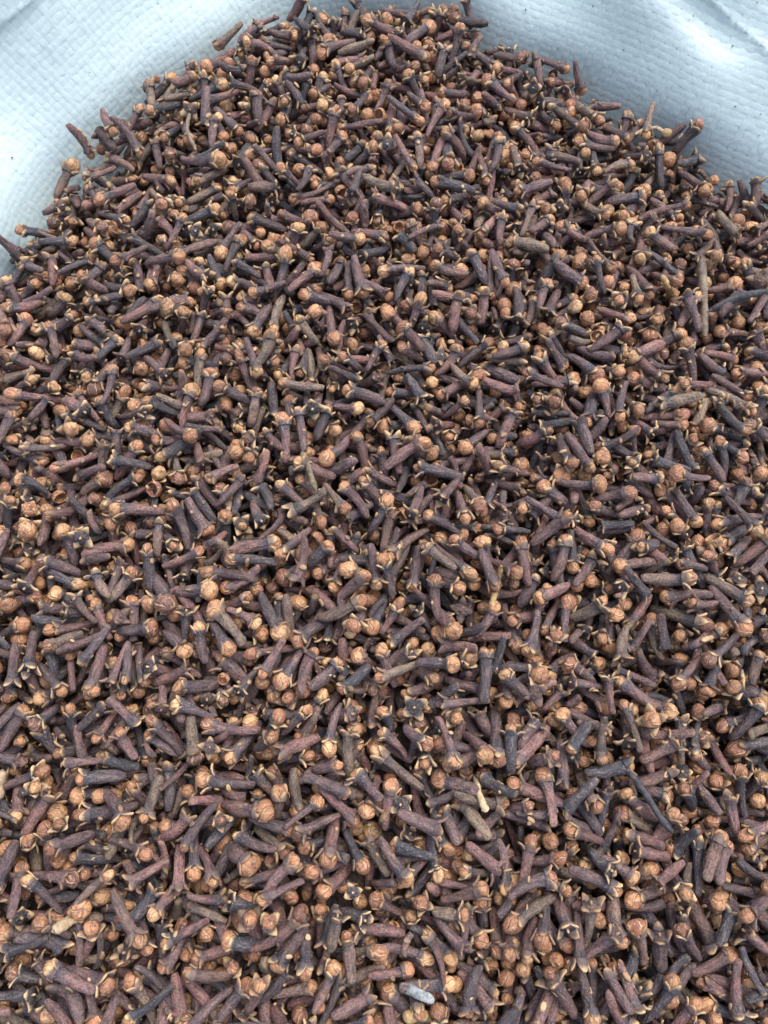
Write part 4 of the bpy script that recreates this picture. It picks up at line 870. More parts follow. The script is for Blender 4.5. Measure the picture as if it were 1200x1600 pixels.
    246,1560,-105,-150,-17,0,6, 376,320,-123,96,2,0,7, 813,-672,-108,110,27,0,6, 341,690,-85,65,-20,3,3, 895,344,-101,61,28,0,6, -737,1467,-131,-51,0,0,7,
    434,1361,-92,136,30,0,5, -519,-620,-84,122,-9,3,1, -306,2593,-97,32,60,0,6, 606,992,-117,-22,-29,0,5, 172,258,-97,112,14,0,7, 429,-508,-106,-147,-64,2,5,
    420,283,-120,-89,1,0,7, 906,1878,-176,39,29,0,5, -184,2505,-129,72,55,1,7, -721,1701,-118,-30,31,0,7, 63,1425,-78,-53,16,0,6, -658,7,-142,-67,-4,0,6,
    557,714,-80,92,-31,0,6, 43,-272,-83,-154,0,0,7, 374,2069,-106,-146,38,3,6, -1004,-156,-83,-157,-15,3,7, -707,1638,-95,144,-2,0,5, 579,1922,-103,121,6,1,6,
    99,1103,-102,-57,-17,0,9, 269,1758,-112,-81,-4,0,8, 703,839,-71,-43,13,1,8, -419,-422,-126,128,-15,0,7, -452,2004,-98,-99,39,0,6, -509,2394,-88,-87,9,0,8,
    -254,524,-89,-6,52,0,5, 969,1857,-172,36,6,0,7, -144,2550,-142,87,16,0,7, -442,2117,-104,-180,35,1,8, -424,517,-53,-63,-29,0,7, -360,65,-95,146,17,2,6,
    970,638,-103,93,2,0,6, 528,1750,-88,34,-10,0,4, 158,2429,-107,-87,36,0,6, 839,868,-105,-168,-17,0,5, 227,1611,-98,92,46,0,5, -745,182,-111,93,11,0,7,
    735,1546,-108,-131,15,1,6, 557,481,-110,-42,25,0,6, 220,784,-85,133,26,3,6, -903,491,-115,103,-3,0,6, 445,390,-70,67,0,0,5, 99,1729,-72,27,-13,3,8,
    -171,-522,-141,148,30,0,7, -692,2259,-92,65,6,0,6, -1087,360,-112,-171,-2,0,6, -113,231,-118,-79,-32,1,7, -769,-429,-149,-153,-11,0,4, 996,80,-138,113,8,0,6,
    120,1406,-90,89,8,0,7, 559,187,-120,44,7,0,7, -923,-136,-122,72,-6,0,7, -553,1280,-102,-22,8,0,7, 239,382,-135,73,23,1,5, -917,699,-92,112,-41,3,6,
    357,-386,-126,30,-24,0,6, -132,-260,-75,-12,32,3,7, -603,-247,-93,-156,-15,3,4, 695,9,-108,93,-8,0,8, -900,328,-108,11,-19,1,8, -153,553,-92,94,-25,0,7,
    351,502,-91,-138,1,0,7, -267,621,-107,-27,6,0,6, 168,-137,-122,119,14,0,7, 568,324,-101,-130,36,1,4, 1246,1620,-165,32,12,0,6, 558,1343,-91,18,6,0,7,
    849,1504,-117,36,-7,0,7, -715,-417,-165,-7,20,0,6, -751,-213,-123,-12,42,3,5, 1192,1349,-100,79,-22,1,8, -1115,684,-103,76,29,0,7, 241,1677,-95,-42,1,1,5,
    -35,-618,-169,105,0,0,7, 144,371,-99,-40,-6,0,8, 930,559,-46,-59,-26,2,7, 461,842,-129,-104,-33,0,6, 34,1727,-67,65,22,0,5, -282,2537,-116,67,2,1,9,
    778,1706,-105,-128,16,0,6, -1127,895,-121,-46,51,0,6, 243,2458,-98,17,14,1,6, -639,-315,-102,-76,-22,3,4, 282,-272,-117,5,-4,0,6, 991,-136,-126,-86,-11,2,6,
    946,-468,-132,-11,-13,0,8, 213,196,-62,-39,64,3,5, 906,221,-111,101,-23,0,8, -923,1341,-130,132,23,0,7, 1049,1625,-113,35,32,0,7, -83,2565,-104,115,16,0,8,
    769,627,-89,28,-38,3,3, 686,-559,-183,126,7,0,6, 690,425,-83,48,-35,0,7, -482,220,-119,131,15,0,6, -385,2361,-97,-151,22,0,5, -447,1609,-106,-54,5,0,8,
    -692,185,-119,-64,6,0,7, 519,634,-91,-22,31,1,9, -449,-286,-134,57,16,0,8, -1112,1222,-142,51,-55,0,8, 439,-235,-147,167,0,0,5, 943,345,-92,43,23,0,5,
    -952,1150,-137,-97,16,1,8, 954,1012,-66,-150,13,0,6, 1145,1787,-150,-90,-13,0,7, -568,2096,-112,-169,-2,0,8, -1090,435,-51,-177,13,0,6, -344,538,-100,-102,18,0,6,
    -785,577,-105,-75,-31,0,6, -33,2488,-112,32,24,0,8, -111,981,-112,-134,8,1,7, 990,150,-97,-29,4,0,6, 76,58,-118,131,16,0,6, 994,1442,-132,-60,-11,0,6,
    -386,0,-163,-103,31,1,7, 535,-178,-137,-23,-6,0,7, -290,2288,-112,13,16,0,6, 106,801,-110,-106,2,0,7, -619,1862,-109,-137,-10,0,6, 183,1199,-88,-167,-17,2,8,
    498,-324,-162,-8,13,0,6, 928,1140,-119,64,-49,1,6, 179,844,-121,30,11,0,4, -620,-78,-140,-168,10,0,7, -20,118,-136,60,12,0,5, -76,-466,-144,-7,13,0,6,
    229,1262,-118,-1,19,0,7, 541,1725,-111,-113,48,0,5, 252,-490,-133,-145,39,1,6, -232,621,-64,-39,36,3,1, 493,1796,-118,66,34,0,6, 221,-102,-113,99,25,0,7,
    595,-72,-126,-87,-1,0,6, 883,726,-67,-133,32,1,4, -367,1591,-93,-68,49,0,6, 1233,1664,-156,-133,19,1,5, 996,-202,-121,-6,-1,0,7, 931,1947,-141,-82,72,2,8,
    283,1441,-93,40,0,0,6, 746,-40,-145,12,-18,0,6, 207,1087,-120,156,12,0,7, -103,-106,-69,-22,-23,0,7, -725,323,-120,-105,35,0,6, 379,1289,-54,-173,13,2,6,
    639,385,-124,3,22,0,6, 746,1223,-139,66,75,0,7, 423,476,-109,84,29,1,7, -365,1161,-79,3,-6,1,7, 986,1143,-117,130,30,0,7, -582,-241,-124,119,-4,0,7,
    426,2053,-148,-74,-4,0,8, 349,-600,-156,123,51,3,5, -124,2510,-125,-97,-10,0,6, 995,1640,-99,137,-1,1,6, -544,-149,-124,75,12,3,7, 138,1202,-105,64,-1,0,6,
    1037,868,-96,15,3,0,7, -837,193,-128,49,41,1,7, -303,2051,-107,-113,21,0,7, -784,190,-128,-113,24,0,7, 415,1044,-132,-87,19,0,7, -302,532,-100,-73,48,0,6,
    -1010,1528,-114,-37,-19,3,4, 227,613,-109,-6,7,0,7, -385,939,-103,69,8,3,8, -492,-281,-131,72,-10,0,7, 659,1214,-68,26,-44,2,6, 830,1418,-110,-50,21,1,7,
    1199,1485,-135,40,13,0,7, 1100,179,-149,158,11,1,7, 1045,1924,-168,163,-12,3,5, 465,-521,-123,-112,-9,2,7, -253,1345,-108,-160,3,1,8, 415,-595,-161,-69,8,0,7,
    -434,176,-70,52,-50,2,5, 1197,1061,-88,180,-6,0,7, 387,-105,-110,-113,-8,1,6, 33,2335,-102,7,-18,1,6, 682,2065,-120,156,-3,0,7, -285,1215,-75,-175,-61,3,5,
    -567,2043,-96,-66,-19,0,4, -153,1864,-120,89,20,0,6, -767,1890,-179,139,67,0,6, 456,-508,-168,-170,29,0,7, 226,-325,-122,136,26,0,8, -159,-608,-106,82,-70,2,4,
    201,812,-105,-157,8,0,7, 367,1955,-97,62,11,0,7, 330,577,-79,-26,-3,3,5, -710,180,-91,-92,2,0,6, -904,-580,-128,138,-14,3,7, -1039,469,-139,-19,8,0,7,
    -143,2091,-61,97,-14,0,5, -143,1954,-125,49,28,0,6, 121,-540,-153,-108,6,0,8, -631,2217,-105,92,13,1,7, -394,113,-163,-121,-18,1,9, 348,-103,-129,-126,-22,1,5,
    -119,-631,-143,27,25,1,4, 712,1190,-107,-13,-8,0,5, 169,-387,-108,-88,-2,0,7, 692,-559,-143,-145,-5,0,6, 358,856,-115,-5,-20,0,5, -389,558,-78,-169,-7,1,6,
    -383,1674,-57,-26,73,3,4, -1041,787,-104,-4,41,3,5, -458,513,-80,109,-12,0,5, 809,814,-100,149,31,0,6, 669,1688,-124,22,14,0,9, 550,-284,-146,-163,33,0,6,
    547,-612,-115,-124,-17,0,7, 1005,1489,-119,-152,61,0,5, 163,1154,-90,-21,60,1,5, -894,-88,-170,84,12,3,4, 442,32,-124,135,21,1,8, 728,-653,-61,34,27,0,5,
    -842,899,-113,-175,18,0,7, 807,1038,-66,-6,-9,3,1, 1056,1506,-140,-101,12,0,5, 374,21,-85,120,2,0,7, -4,1078,-117,78,-11,0,8, -1066,723,-124,34,14,0,8,
    -739,-314,-158,-5,14,1,8, -158,816,-113,93,32,0,5, 6,-290,-124,-91,1,0,8, 108,504,-93,86,-1,0,8, 138,751,-92,-54,-75,2,6, -467,563,-54,-145,27,3,4,
    353,901,-123,144,-38,0,6, 81,1459,-87,96,34,0,5, -229,2048,-67,-131,1,2,7, -541,1738,-131,-88,15,0,5, -232,-439,-100,61,-6,0,7, -414,1356,-102,159,-3,0,6,
    -1051,988,-120,130,-27,0,7, 279,292,-83,176,-21,0,7, -960,708,-113,133,-15,2,6, -694,1754,-121,-56,42,0,5, 543,2096,-151,155,8,0,6, -832,-346,-123,25,-21,3,7,
    -693,962,-99,-122,14,0,7, 1228,1235,-89,159,19,0,7, 949,241,-99,44,65,3,4, -117,-1,-104,135,3,0,7, 648,941,-78,75,-8,3,3, -986,1762,-133,129,-34,0,7,
    -1155,818,-77,129,34,0,7, 179,2081,-77,83,12,1,8, 1099,1396,-104,-34,6,0,7, -718,277,-131,-31,13,0,5, 1021,1701,-159,-21,57,0,6, -1058,1421,-178,93,44,0,6,
    508,116,-82,-145,-1,3,1, -457,2047,-94,108,-42,1,7, -187,1847,-96,19,1,2,7, -283,1974,-70,-174,36,1,5, -683,363,-135,-94,-8,0,7, -389,-317,-117,-149,48,3,3,
    -106,1285,-150,-28,24,0,8, 305,1889,-104,-118,-13,1,7, -251,1414,-92,-29,2,0,6, -827,1969,-146,-127,-2,0,8, -711,-154,-148,40,-18,0,6, 960,75,-169,-131,5,1,6,
    -36,2257,-103,90,-26,0,4, -433,171,-99,161,-5,3,5, 567,1599,-104,-103,-2,0,6, 996,1595,-96,152,11,0,8, -585,2296,-116,31,21,0,6, -586,653,-75,-144,4,0,5,
    -218,2483,-111,-40,-15,0,7, -30,625,-141,-86,37,0,6, 379,953,-126,-66,23,1,5, -933,-319,-172,-91,34,0,7, -1096,801,-135,93,-19,0,6, 85,506,-117,-115,24,0,6,
    -395,1386,-95,-7,-28,0,7, -748,2182,-89,-112,-16,0,7, -444,-85,-114,147,6,0,5, 282,729,-153,118,-1,1,8, 838,1305,-131,122,22,0,5, -380,1407,-60,164,-34,3,4,
    -259,2055,-99,-95,16,0,5, 975,-672,-181,130,4,0,7, 1012,1303,-104,16,11,2,7, -529,68,-107,-21,-71,1,7, 845,497,-105,146,29,0,6, -749,1808,-122,-38,7,3,2,
    958,-421,-95,-44,26,0,4, -311,-411,-118,133,4,0,9, -390,2314,-104,-135,13,0,6, 807,1864,-155,64,2,0,7, 291,-328,-145,-85,27,0,7, -195,-87,-140,158,26,0,7,
    -1036,-206,-115,177,-2,0,8, -1074,297,-80,146,4,0,5, -642,1180,-98,103,-4,0,7, -207,-265,-119,-73,23,0,7, -577,1757,-117,25,8,3,5, -110,106,-132,16,41,0,4,
    -71,491,-105,61,-3,0,7, 457,71,-96,9,71,2,6, -1162,1232,-120,-77,-21,1,8, 324,2310,-133,58,-32,0,5, -894,191,-117,-144,22,0,5, 964,820,-77,-84,1,0,6,
    -1188,1148,-117,121,55,1,8, -169,-50,-110,23,-29,0,7, -412,242,-117,-14,-1,0,6, 460,472,-128,21,63,1,5, -733,1929,-122,-80,2,0,7, 587,670,-108,-78,12,0,6,
    569,-486,-144,-167,-18,0,6, -93,1013,-84,10,6,0,6, 469,904,-135,-164,22,0,6, -566,21,-137,-55,-15,1,6, 149,936,-115,-78,-22,0,8, -1018,1833,-147,75,-48,3,5,
    -288,8,-155,-153,-3,0,7, 401,1796,-118,-53,19,3,6, -1058,866,-135,-45,-25,0,5, -57,2064,-69,-53,30,2,7, -672,1918,-114,65,-17,3,8, -59,940,-100,58,5,0,5,
    364,1455,-76,91,19,0,6, 172,864,-94,-89,15,3,4, 800,473,-121,-114,9,0,7, -771,1122,-122,165,17,1,6, -88,871,-136,-9,28,1,8, -5,2576,-124,23,15,0,6,
    51,-83,-97,-141,18,0,5, 439,-49,-103,97,14,1,7, 1087,1255,-118,164,-1,0,6, -951,486,-107,101,17,1,7, 558,527,-90,81,27,3,2, 578,1055,-126,99,-56,0,5,
    -143,1228,-108,-90,-19,1,6, 314,2061,-103,-145,9,0,9, -410,1516,-119,162,11,1,6, 61,312,-128,178,-17,0,7, -251,692,-101,135,16,0,9, -696,621,-111,88,22,0,7,
    -926,-570,-180,80,13,0,7, 626,44,-126,-35,-26,0,6, 847,-324,-155,-2,14,0,6, 972,1273,-124,98,-27,1,8, 510,192,-123,56,13,0,6, -88,1510,-75,156,22,3,7,
    981,-22,-181,171,32,0,6, -1094,935,-156,83,-22,1,7, -73,146,-138,-83,-20,0,6, -738,2066,-100,29,-60,3,5, -258,2418,-126,98,4,0,8, 567,1986,-138,-5,23,1,7,
    -527,1338,-75,169,-51,3,5, -194,570,-77,40,-12,2,7, 275,2089,-105,83,47,1,7, 446,1488,-90,-57,63,3,5, 790,-296,-137,-94,8,1,9, -408,-172,-142,-143,31,0,7,
    410,1254,-114,65,14,0,7, 466,1766,-108,118,-6,0,8, -199,-310,-161,-91,10,0,8, -710,-394,-193,64,48,0,5, -665,1282,-100,-119,51,3,4, -896,-482,-139,3,-16,0,6,
    -15,2057,-58,53,-33,2,7, -313,2360,-120,-113,-16,0,6, -705,-590,-170,-152,4,0,7, 1009,0,-126,-17,19,0,6, -979,-358,-101,168,3,0,5, 1184,1535,-150,85,-60,0,6,
    -733,626,-144,-147,0,0,6, 867,1768,-164,72,22,0,7, -987,949,-95,63,5,3,4, -740,1759,-139,-46,-22,0,6, -1252,1395,-155,-129,20,1,6, -1027,291,-130,-65,-13,2,7,
    121,1285,-105,-92,37,1,7, 587,39,-144,-141,42,0,7, 154,1379,-104,-89,-18,1,6, -705,860,-110,161,27,0,6, 541,853,-91,94,53,1,6, -678,-539,-164,145,-40,1,5,
    -770,-245,-181,39,25,0,7, 368,1184,-72,-79,-30,2,6, -1103,560,-106,92,37,0,7, -100,1143,-79,177,-5,1,8, 731,-580,-160,-72,25,0,8, 633,1593,-100,127,22,0,6,
    217,-264,-81,86,25,2,6, -158,-322,-126,-80,14,1,6, 598,1426,-146,-89,-2,1,6, 80,408,-121,-164,24,0,5, -888,1301,-116,-9,-2,0,6, -601,1275,-91,-104,-27,3,4,
    -212,1955,-103,86,10,0,8, 830,-25,-186,-34,50,0,7, -895,15,-168,169,3,0,6, -553,607,-91,-85,-38,0,7, 234,-626,-146,111,55,1,4, 146,1066,-81,121,65,2,5,
    872,1592,-99,65,10,0,5, 306,-82,-121,-101,22,0,8, -783,-201,-185,175,28,0,8, 894,1266,-131,65,-23,0,6, -302,1958,-108,173,-7,0,6, -239,-559,-134,8,-22,0,6,
    823,-468,-164,135,27,0,9, 28,-628,-136,152,10,2,6, 832,1769,-153,84,36,0,6, 728,1635,-131,162,22,0,7, 635,306,-124,-97,21,0,6, -401,170,-135,-105,14,0,6,
    358,1322,-107,-145,7,1,7, -325,1734,-128,136,-6,0,7, 839,1107,-81,137,14,3,6, 49,1010,-108,140,-36,3,5, 484,2393,-167,-12,62,0,7, -606,515,-122,74,20,0,8,
    -615,890,-100,140,19,0,7, -315,1408,-108,131,-6,0,5, -493,1455,-115,-50,-20,0,7, -359,-79,-121,-113,11,3,7, -982,304,-133,63,8,0,7, -395,386,-113,168,-5,1,7,
    -839,573,-103,-157,25,3,5, -86,1225,-140,153,-26,1,7, -290,-522,-105,-70,-68,1,5, -271,-311,-115,121,22,0,6, 856,2069,-153,58,10,0,5, 502,-199,-97,-11,-19,3,8,
    90,649,-94,-115,0,1,7, 140,-503,-125,-44,-7,0,5, -863,1134,-103,130,23,1,8, -270,891,-98,0,-6,0,6, 626,-271,-186,83,21,0,9, 349,597,-94,-18,-19,0,7,
    -842,-262,-150,-65,11,0,5, 285,72,-131,50,3,0,6, -1140,1407,-127,-131,-3,3,1, -735,2118,-169,-48,75,0,6, -64,1806,-84,166,-43,0,5, -734,1326,-131,-55,22,0,7,
    -476,1195,-133,-4,-42,0,7, -35,-295,-126,92,13,1,7, 135,714,-123,82,-19,0,6, -578,-602,-160,-20,-6,1,5, -45,695,-101,117,8,1,7, -307,-13,-96,-29,-51,2,6,
    -92,2059,-95,103,4,0,7, -512,1795,-134,86,18,0,7, -676,587,-96,-176,30,3,5, 1201,1761,-179,-52,19,1,5, -925,101,-123,-50,19,3,7, 234,54,-102,-62,4,1,7,
    669,1923,-85,135,-54,2,5, -791,-139,-152,-63,-4,0,5, -661,1139,-95,-90,-20,3,2, 726,-231,-115,-138,-38,3,4, -911,627,-119,-63,16,0,6, -1041,-211,-72,25,14,0,8,
    -466,-624,-158,-81,13,0,8, -472,1053,-136,5,39,0,5, 791,1221,-124,-96,-30,3,5, -104,2223,-112,-87,72,0,6, -876,2063,-112,-142,21,0,6, 321,-569,-185,-105,24,0,6,
    555,2125,-128,101,-7,3,7, -374,1108,-103,-81,12,0,4, 378,-488,-129,48,48,0,5, -726,1251,-101,158,-42,3,4, -784,421,-113,-151,25,0,7, 328,839,-143,-145,19,0,6,
    1144,1610,-134,20,5,3,7, 24,1866,-97,-112,27,3,4, 130,2334,-97,117,37,0,6, -1068,615,-121,-24,70,2,6, -64,622,-185,-32,3,0,5, -536,-640,-93,-84,41,0,6,
    -108,941,-158,49,9,1,4, 127,1970,-82,-74,-3,0,6, -1024,318,-171,160,37,0,6, -304,1794,-84,137,28,1,7, 1130,1134,-124,-131,13,0,6, -435,572,-146,15,34,0,7,
    -114,-504,-157,-9,4,0,7, -298,2112,-103,-180,-18,0,7, -405,1615,-98,-86,49,2,5, -113,348,-134,68,9,0,7, -837,-278,-102,-91,-30,2,5, 354,244,-125,114,-8,0,8,
    378,1327,-71,22,28,2,7, 218,2584,-135,-17,31,0,8, -637,352,-99,-141,-34,3,5, 934,-306,-157,-87,-25,2,7, 707,-439,-164,3,-21,1,6, 528,1948,-132,-174,16,0,6,
    -630,1763,-132,70,-19,0,8, -190,335,-125,-118,-4,0,7, 384,1081,-120,-145,3,0,7, 545,-420,-114,-47,-74,2,5, -405,-294,-142,43,10,0,8, 284,771,-121,-40,38,2,4,
    813,1101,-130,166,27,0,7, -510,-104,-139,100,3,0,7, 18,547,-113,-124,-4,0,6, 431,2265,-130,-176,-3,0,6, 258,-123,-136,85,13,0,7, -191,216,-110,113,-35,3,7,
    -132,1421,-103,-153,10,1,7, 84,-273,-126,76,14,0,6, 451,2384,-152,91,42,1,8, 462,1113,-104,-89,13,1,5, 76,1799,-87,-177,5,0,7, 811,452,-72,-12,13,0,5,
    -479,807,-100,-94,-1,0,6, 446,-413,-122,136,-12,3,6, 971,-339,-179,-4,-11,1,5, -455,1481,-116,-29,10,0,7, 535,-273,-182,84,15,1,6, -175,726,-132,-83,15,0,6,
    347,1287,-63,-92,30,3,1, 46,1367,-102,-76,-9,0,6, -82,-594,-169,-67,9,3,8, 1002,506,-101,56,2,0,9, 225,-660,-123,-5,-18,0,6, -628,-384,-124,60,17,3,3,
    180,1531,-86,48,58,1,6, 350,670,-105,28,-18,3,4, -1039,1150,-109,100,9,3,1, -34,1480,-103,6,43,1,6, -702,2052,-141,-94,10,0,6, -1068,253,-86,161,-11,1,5,
    -585,1574,-144,-162,-9,1,6, 31,-407,-145,174,17,0,5, -830,1623,-137,-131,35,1,7, -296,-623,-127,-78,1,0,7, -832,-532,-158,173,-2,1,7, -376,-255,-187,87,25,0,8,
    -547,1225,-109,179,-26,0,6, -865,1248,-117,157,-20,0,6, -40,1939,-123,-90,9,0,8, 873,-140,-150,-9,14,0,5, -921,2004,-128,-155,-5,0,7, -308,89,-140,-42,10,0,7,
    921,1500,-110,-174,32,2,7, -315,505,-157,-63,10,0,7, 478,-387,-134,90,6,1,6, 656,1510,-99,152,28,0,6, -62,1551,-111,60,-5,0,6, 398,971,-154,-45,19,1,6,
    -956,960,-131,148,8,0,7, -685,1875,-142,84,-13,0,7, 39,1285,-91,143,19,0,6, 664,224,-153,-170,-24,0,7, -574,1607,-127,-168,5,0,7, 217,166,-103,-140,-3,0,7,
    543,391,-127,176,51,0,4, 48,-136,-118,-90,12,0,6, 364,-442,-136,-138,13,0,7, -286,1859,-92,-65,-30,2,7, -607,-12,-155,-54,-40,3,2, 657,288,-86,-68,19,3,6,
    -63,208,-146,-64,-21,0,8, 488,-535,-168,9,-32,0,4, -413,2029,-131,-68,31,0,5, 90,205,-128,63,-2,0,5, -272,-175,-127,161,3,0,4, -434,2206,-106,42,19,0,6,
    737,1337,-108,132,14,1,7, 255,1903,-126,61,-7,1,6, 80,1643,-90,-20,-7,0,4, -150,642,-118,-160,-67,3,2, 533,1896,-128,-174,11,0,9, -568,1861,-103,45,7,0,7,
    845,1612,-156,-139,22,0,7, 194,602,-81,-44,2,0,4, 1035,-104,-143,-98,21,0,7, -610,334,-118,124,-24,0,8, 476,-677,-142,111,43,1,6, 888,-617,-175,50,4,0,8,
    -797,477,-129,32,28,0,4, -771,1353,-107,-161,0,0,5, -791,1092,-136,-25,20,0,4, 584,762,-68,-166,62,2,6, -726,-72,-150,-178,15,0,8, 540,1145,-132,-13,-10,0,6,
    502,848,-124,76,20,1,7, 394,1889,-124,-63,4,1,6, -549,2201,-120,-98,5,0,7, -82,766,-100,-156,1,0,5, -911,1439,-163,24,43,1,6, 142,2084,-83,-84,-30,1,8,
    -22,49,-157,-86,19,0,7, -422,2161,-103,22,30,1,6, 932,1638,-166,19,29,0,6, -118,-140,-110,17,-23,0,8, 443,564,-134,-97,-16,1,7, 1136,1222,-145,-84,49,1,4,
    300,985,-119,29,25,3,6, -209,1429,-124,57,12,0,7, 14,106,-159,-80,21,0,7, -189,-452,-153,66,16,0,5, 835,354,-92,155,-19,0,5, -506,-540,-192,94,-27,0,8,
    770,945,-122,-162,16,0,8, -269,1312,-137,-135,11,0,8, 521,57,-121,-178,-10,0,5, 353,-661,-175,29,-22,0,7, 523,817,-76,167,15,2,7, -470,1771,-142,-121,29,1,7,
    654,598,-121,11,-11,0,7, 513,-413,-142,66,-28,0,6, -520,1649,-117,-104,1,2,8, 630,-119,-154,75,7,0,7, -79,45,-92,-137,3,2,7, -485,494,-59,174,-17,3,1,
    284,53,-93,-46,2,0,8, -717,-619,-207,-29,37,0,6, 1008,-542,-185,144,11,0,6, -174,-626,-177,-151,9,0,5, 722,-24,-184,-178,16,0,8, -599,447,-120,-150,8,0,7,
    -50,-71,-94,-8,52,3,4, -936,69,-143,178,-3,0,5, -661,-184,-108,25,-50,3,6, 810,773,-121,-28,10,0,8, -1051,-141,-152,-143,5,0,5, 969,947,-92,-42,-2,0,6,
    994,-59,-175,-161,16,0,7, -115,-315,-139,-72,11,0,5, 865,1872,-164,-123,-4,0,7, 398,298,-90,116,29,2,5, -401,1022,-124,7,2,0,6, 851,391,-87,130,-27,1,6,
    -372,772,-130,4,11,1,6, -919,1784,-145,107,-1,1,7, -726,480,-158,-40,7,0,6, 48,1619,-75,128,-60,2,6, -580,-651,-138,-84,75,0,7, -164,15,-139,-120,-2,0,6,
    354,1746,-106,-17,2,0,6, 679,-299,-180,-137,-1,0,6, -355,507,-140,-88,-7,0,7, 824,-582,-201,172,18,0,6, -756,5,-137,-30,-3,3,5, 758,532,-83,123,-21,1,5,
    -245,1218,-128,39,-17,1,8, 914,183,-173,-68,59,0,8, -457,31,-163,97,47,0,6, -28,1627,-139,39,32,0,7, -142,1775,-97,122,-8,2,7, 1072,798,-111,-132,30,0,6,
    -143,-247,-117,163,-20,0,4, 273,1767,-78,19,-2,3,6, 321,337,-164,157,-5,0,8, -104,201,-94,103,-65,3,0, 911,-423,-164,-139,12,0,8, -321,858,-147,-70,5,0,5,
    1015,-363,-98,151,21,0,6, 62,2297,-95,-9,-3,0,7, -917,834,-104,21,-84,2,6, 716,1795,-116,166,-10,0,7, -117,910,-128,-155,3,0,6, 810,1528,-125,29,-29,0,6,
    919,1416,-175,-133,68,0,7, -1059,684,-157,21,20,0,7, 820,912,-103,12,-9,1,7, -310,1589,-87,62,9,0,5, 1104,1288,-109,-135,42,2,6, 969,798,-130,139,23,0,5,
    270,2230,-112,121,-15,0,5, 262,2388,-133,44,23,0,8, 407,1953,-121,-83,35,0,6, -1095,223,-74,-22,-10,0,6, 646,523,-93,118,13,1,6, -831,1448,-140,114,15,0,6,
    -611,651,-123,81,-16,1,8, 782,700,-113,108,-3,1,6, -1043,-28,-130,-164,7,0,7, -812,2094,-172,-115,21,0,7, 56,2075,-83,94,19,1,7, -466,1660,-134,-14,10,0,8,
    -88,811,-105,-147,49,1,5, 582,1804,-132,13,63,0,6, 1000,1825,-167,11,35,1,8, 17,-531,-175,-39,-9,1,6, -959,1921,-163,-146,0,0,6, 1161,1108,-118,42,14,0,7,
    326,890,-103,-60,14,2,5, -797,2235,-76,-67,-42,2,5, 156,647,-112,43,-24,0,8, -985,-473,-154,-136,9,0,7, 494,-201,-140,169,23,1,7, -439,-487,-183,-47,27,0,6,
    481,1628,-89,-107,0,0,6, -33,-69,-139,-68,21,1,6, 47,1427,-129,-15,-31,0,7, 727,1460,-123,63,-9,0,7, -90,1688,-87,-129,-23,0,5, 61,614,-140,-146,-10,0,8,
    631,-416,-173,-126,31,1,7, 984,271,-112,170,5,0,6, -265,492,-122,-21,-4,0,6, 648,119,-125,175,-12,0,8, -32,-211,-122,113,40,2,8, -120,821,-123,-90,-18,0,8,
    -171,1707,-130,151,-3,0,5, 99,1767,-84,19,15,3,2, -113,627,-111,82,15,0,6, -1195,1248,-141,-167,19,0,9, -530,1026,-91,-167,-22,0,7, 833,1515,-191,167,30,0,7,
    -178,-193,-88,-146,-26,1,6, -712,-629,-134,-40,-4,0,5, -1172,844,-137,3,-2,1,5, -105,2598,-164,5,39,0,6, 1114,1780,-182,59,-11,1,8, 849,1970,-131,104,70,3,3,
    -849,86,-218,172,2,1,5, 437,1479,-134,16,-6,3,6, 466,2043,-169,73,-27,2,6, -770,113,-155,-169,2,1,7, -655,830,-102,-138,27,1,6, 87,1515,-111,-2,-39,0,6,
    881,1894,-208,112,34,0,6, 686,1885,-131,3,1,1,9, 500,2295,-125,57,41,3,1, 673,561,-128,-165,-13,1,6, 185,989,-98,-108,50,3,2, 204,1005,-135,-44,5,0,5,
    -644,253,-152,68,-28,0,7, -647,1093,-87,-18,21,3,4, 716,517,-102,-36,-2,0,6, 610,1661,-115,-143,-24,3,7, 42,179,-123,62,63,2,5, 1159,1639,-159,113,37,0,5,
    563,1238,-86,41,4,3,1, -105,65,-175,-27,20,0,5, 361,1567,-109,34,-48,1,7, 1089,1783,-215,-47,-67,0,5, 521,546,-117,178,-5,0,4, -1019,1117,-145,-70,36,0,5,
    897,-276,-170,152,-77,1,5, 377,-342,-107,-74,-75,2,4, 2,1493,-123,32,26,1,6, -745,388,-140,-82,-53,1,5, -654,778,-161,-95,0,0,7, -1018,-89,-142,155,-5,3,3,
    254,925,-177,45,16,0,6, -192,-672,-88,50,15,1,6, 24,-435,-114,-45,-45,2,4, 167,967,-94,49,-52,3,6, 53,-629,-168,-50,18,0,6, -734,-7,-175,-156,23,0,7,
    87,445,-164,-179,39,0,7, -567,853,-90,-146,34,3,4, 1071,1892,-181,152,71,2,6, -615,49,-145,121,11,0,7, -891,863,-129,167,1,0,5, 1098,463,-111,-50,-12,0,8,
    -747,327,-149,134,33,0,5, 583,13,-175,-56,15,0,7, 1064,1817,-192,38,-37,0,5, -422,-114,-155,16,-9,1,6, 693,666,-114,167,4,1,7, -247,-267,-109,108,-17,0,6,
    293,1018,-135,171,-10,0,5, -302,1123,-103,-124,7,0,4, -952,1304,-144,-106,30,0,6, 838,-536,-162,10,1,1,6, -9,2409,-123,76,-14,0,7, 839,-607,-175,-144,-17,1,7,
    -669,492,-157,108,40,0,7, -566,127,-104,-105,12,1,6, -108,483,-137,-166,0,0,8, -278,1826,-112,15,0,0,6, -67,1385,-100,-60,-18,0,8, -266,1028,-109,165,5,1,7,
    991,1908,-204,113,35,0,8, 104,1552,-115,174,5,0,6, -44,908,-139,-126,-17,2,6, 389,1620,-117,165,-3,0,6, 917,453,-83,-8,22,1,6, -960,1471,-135,-145,3,0,7,
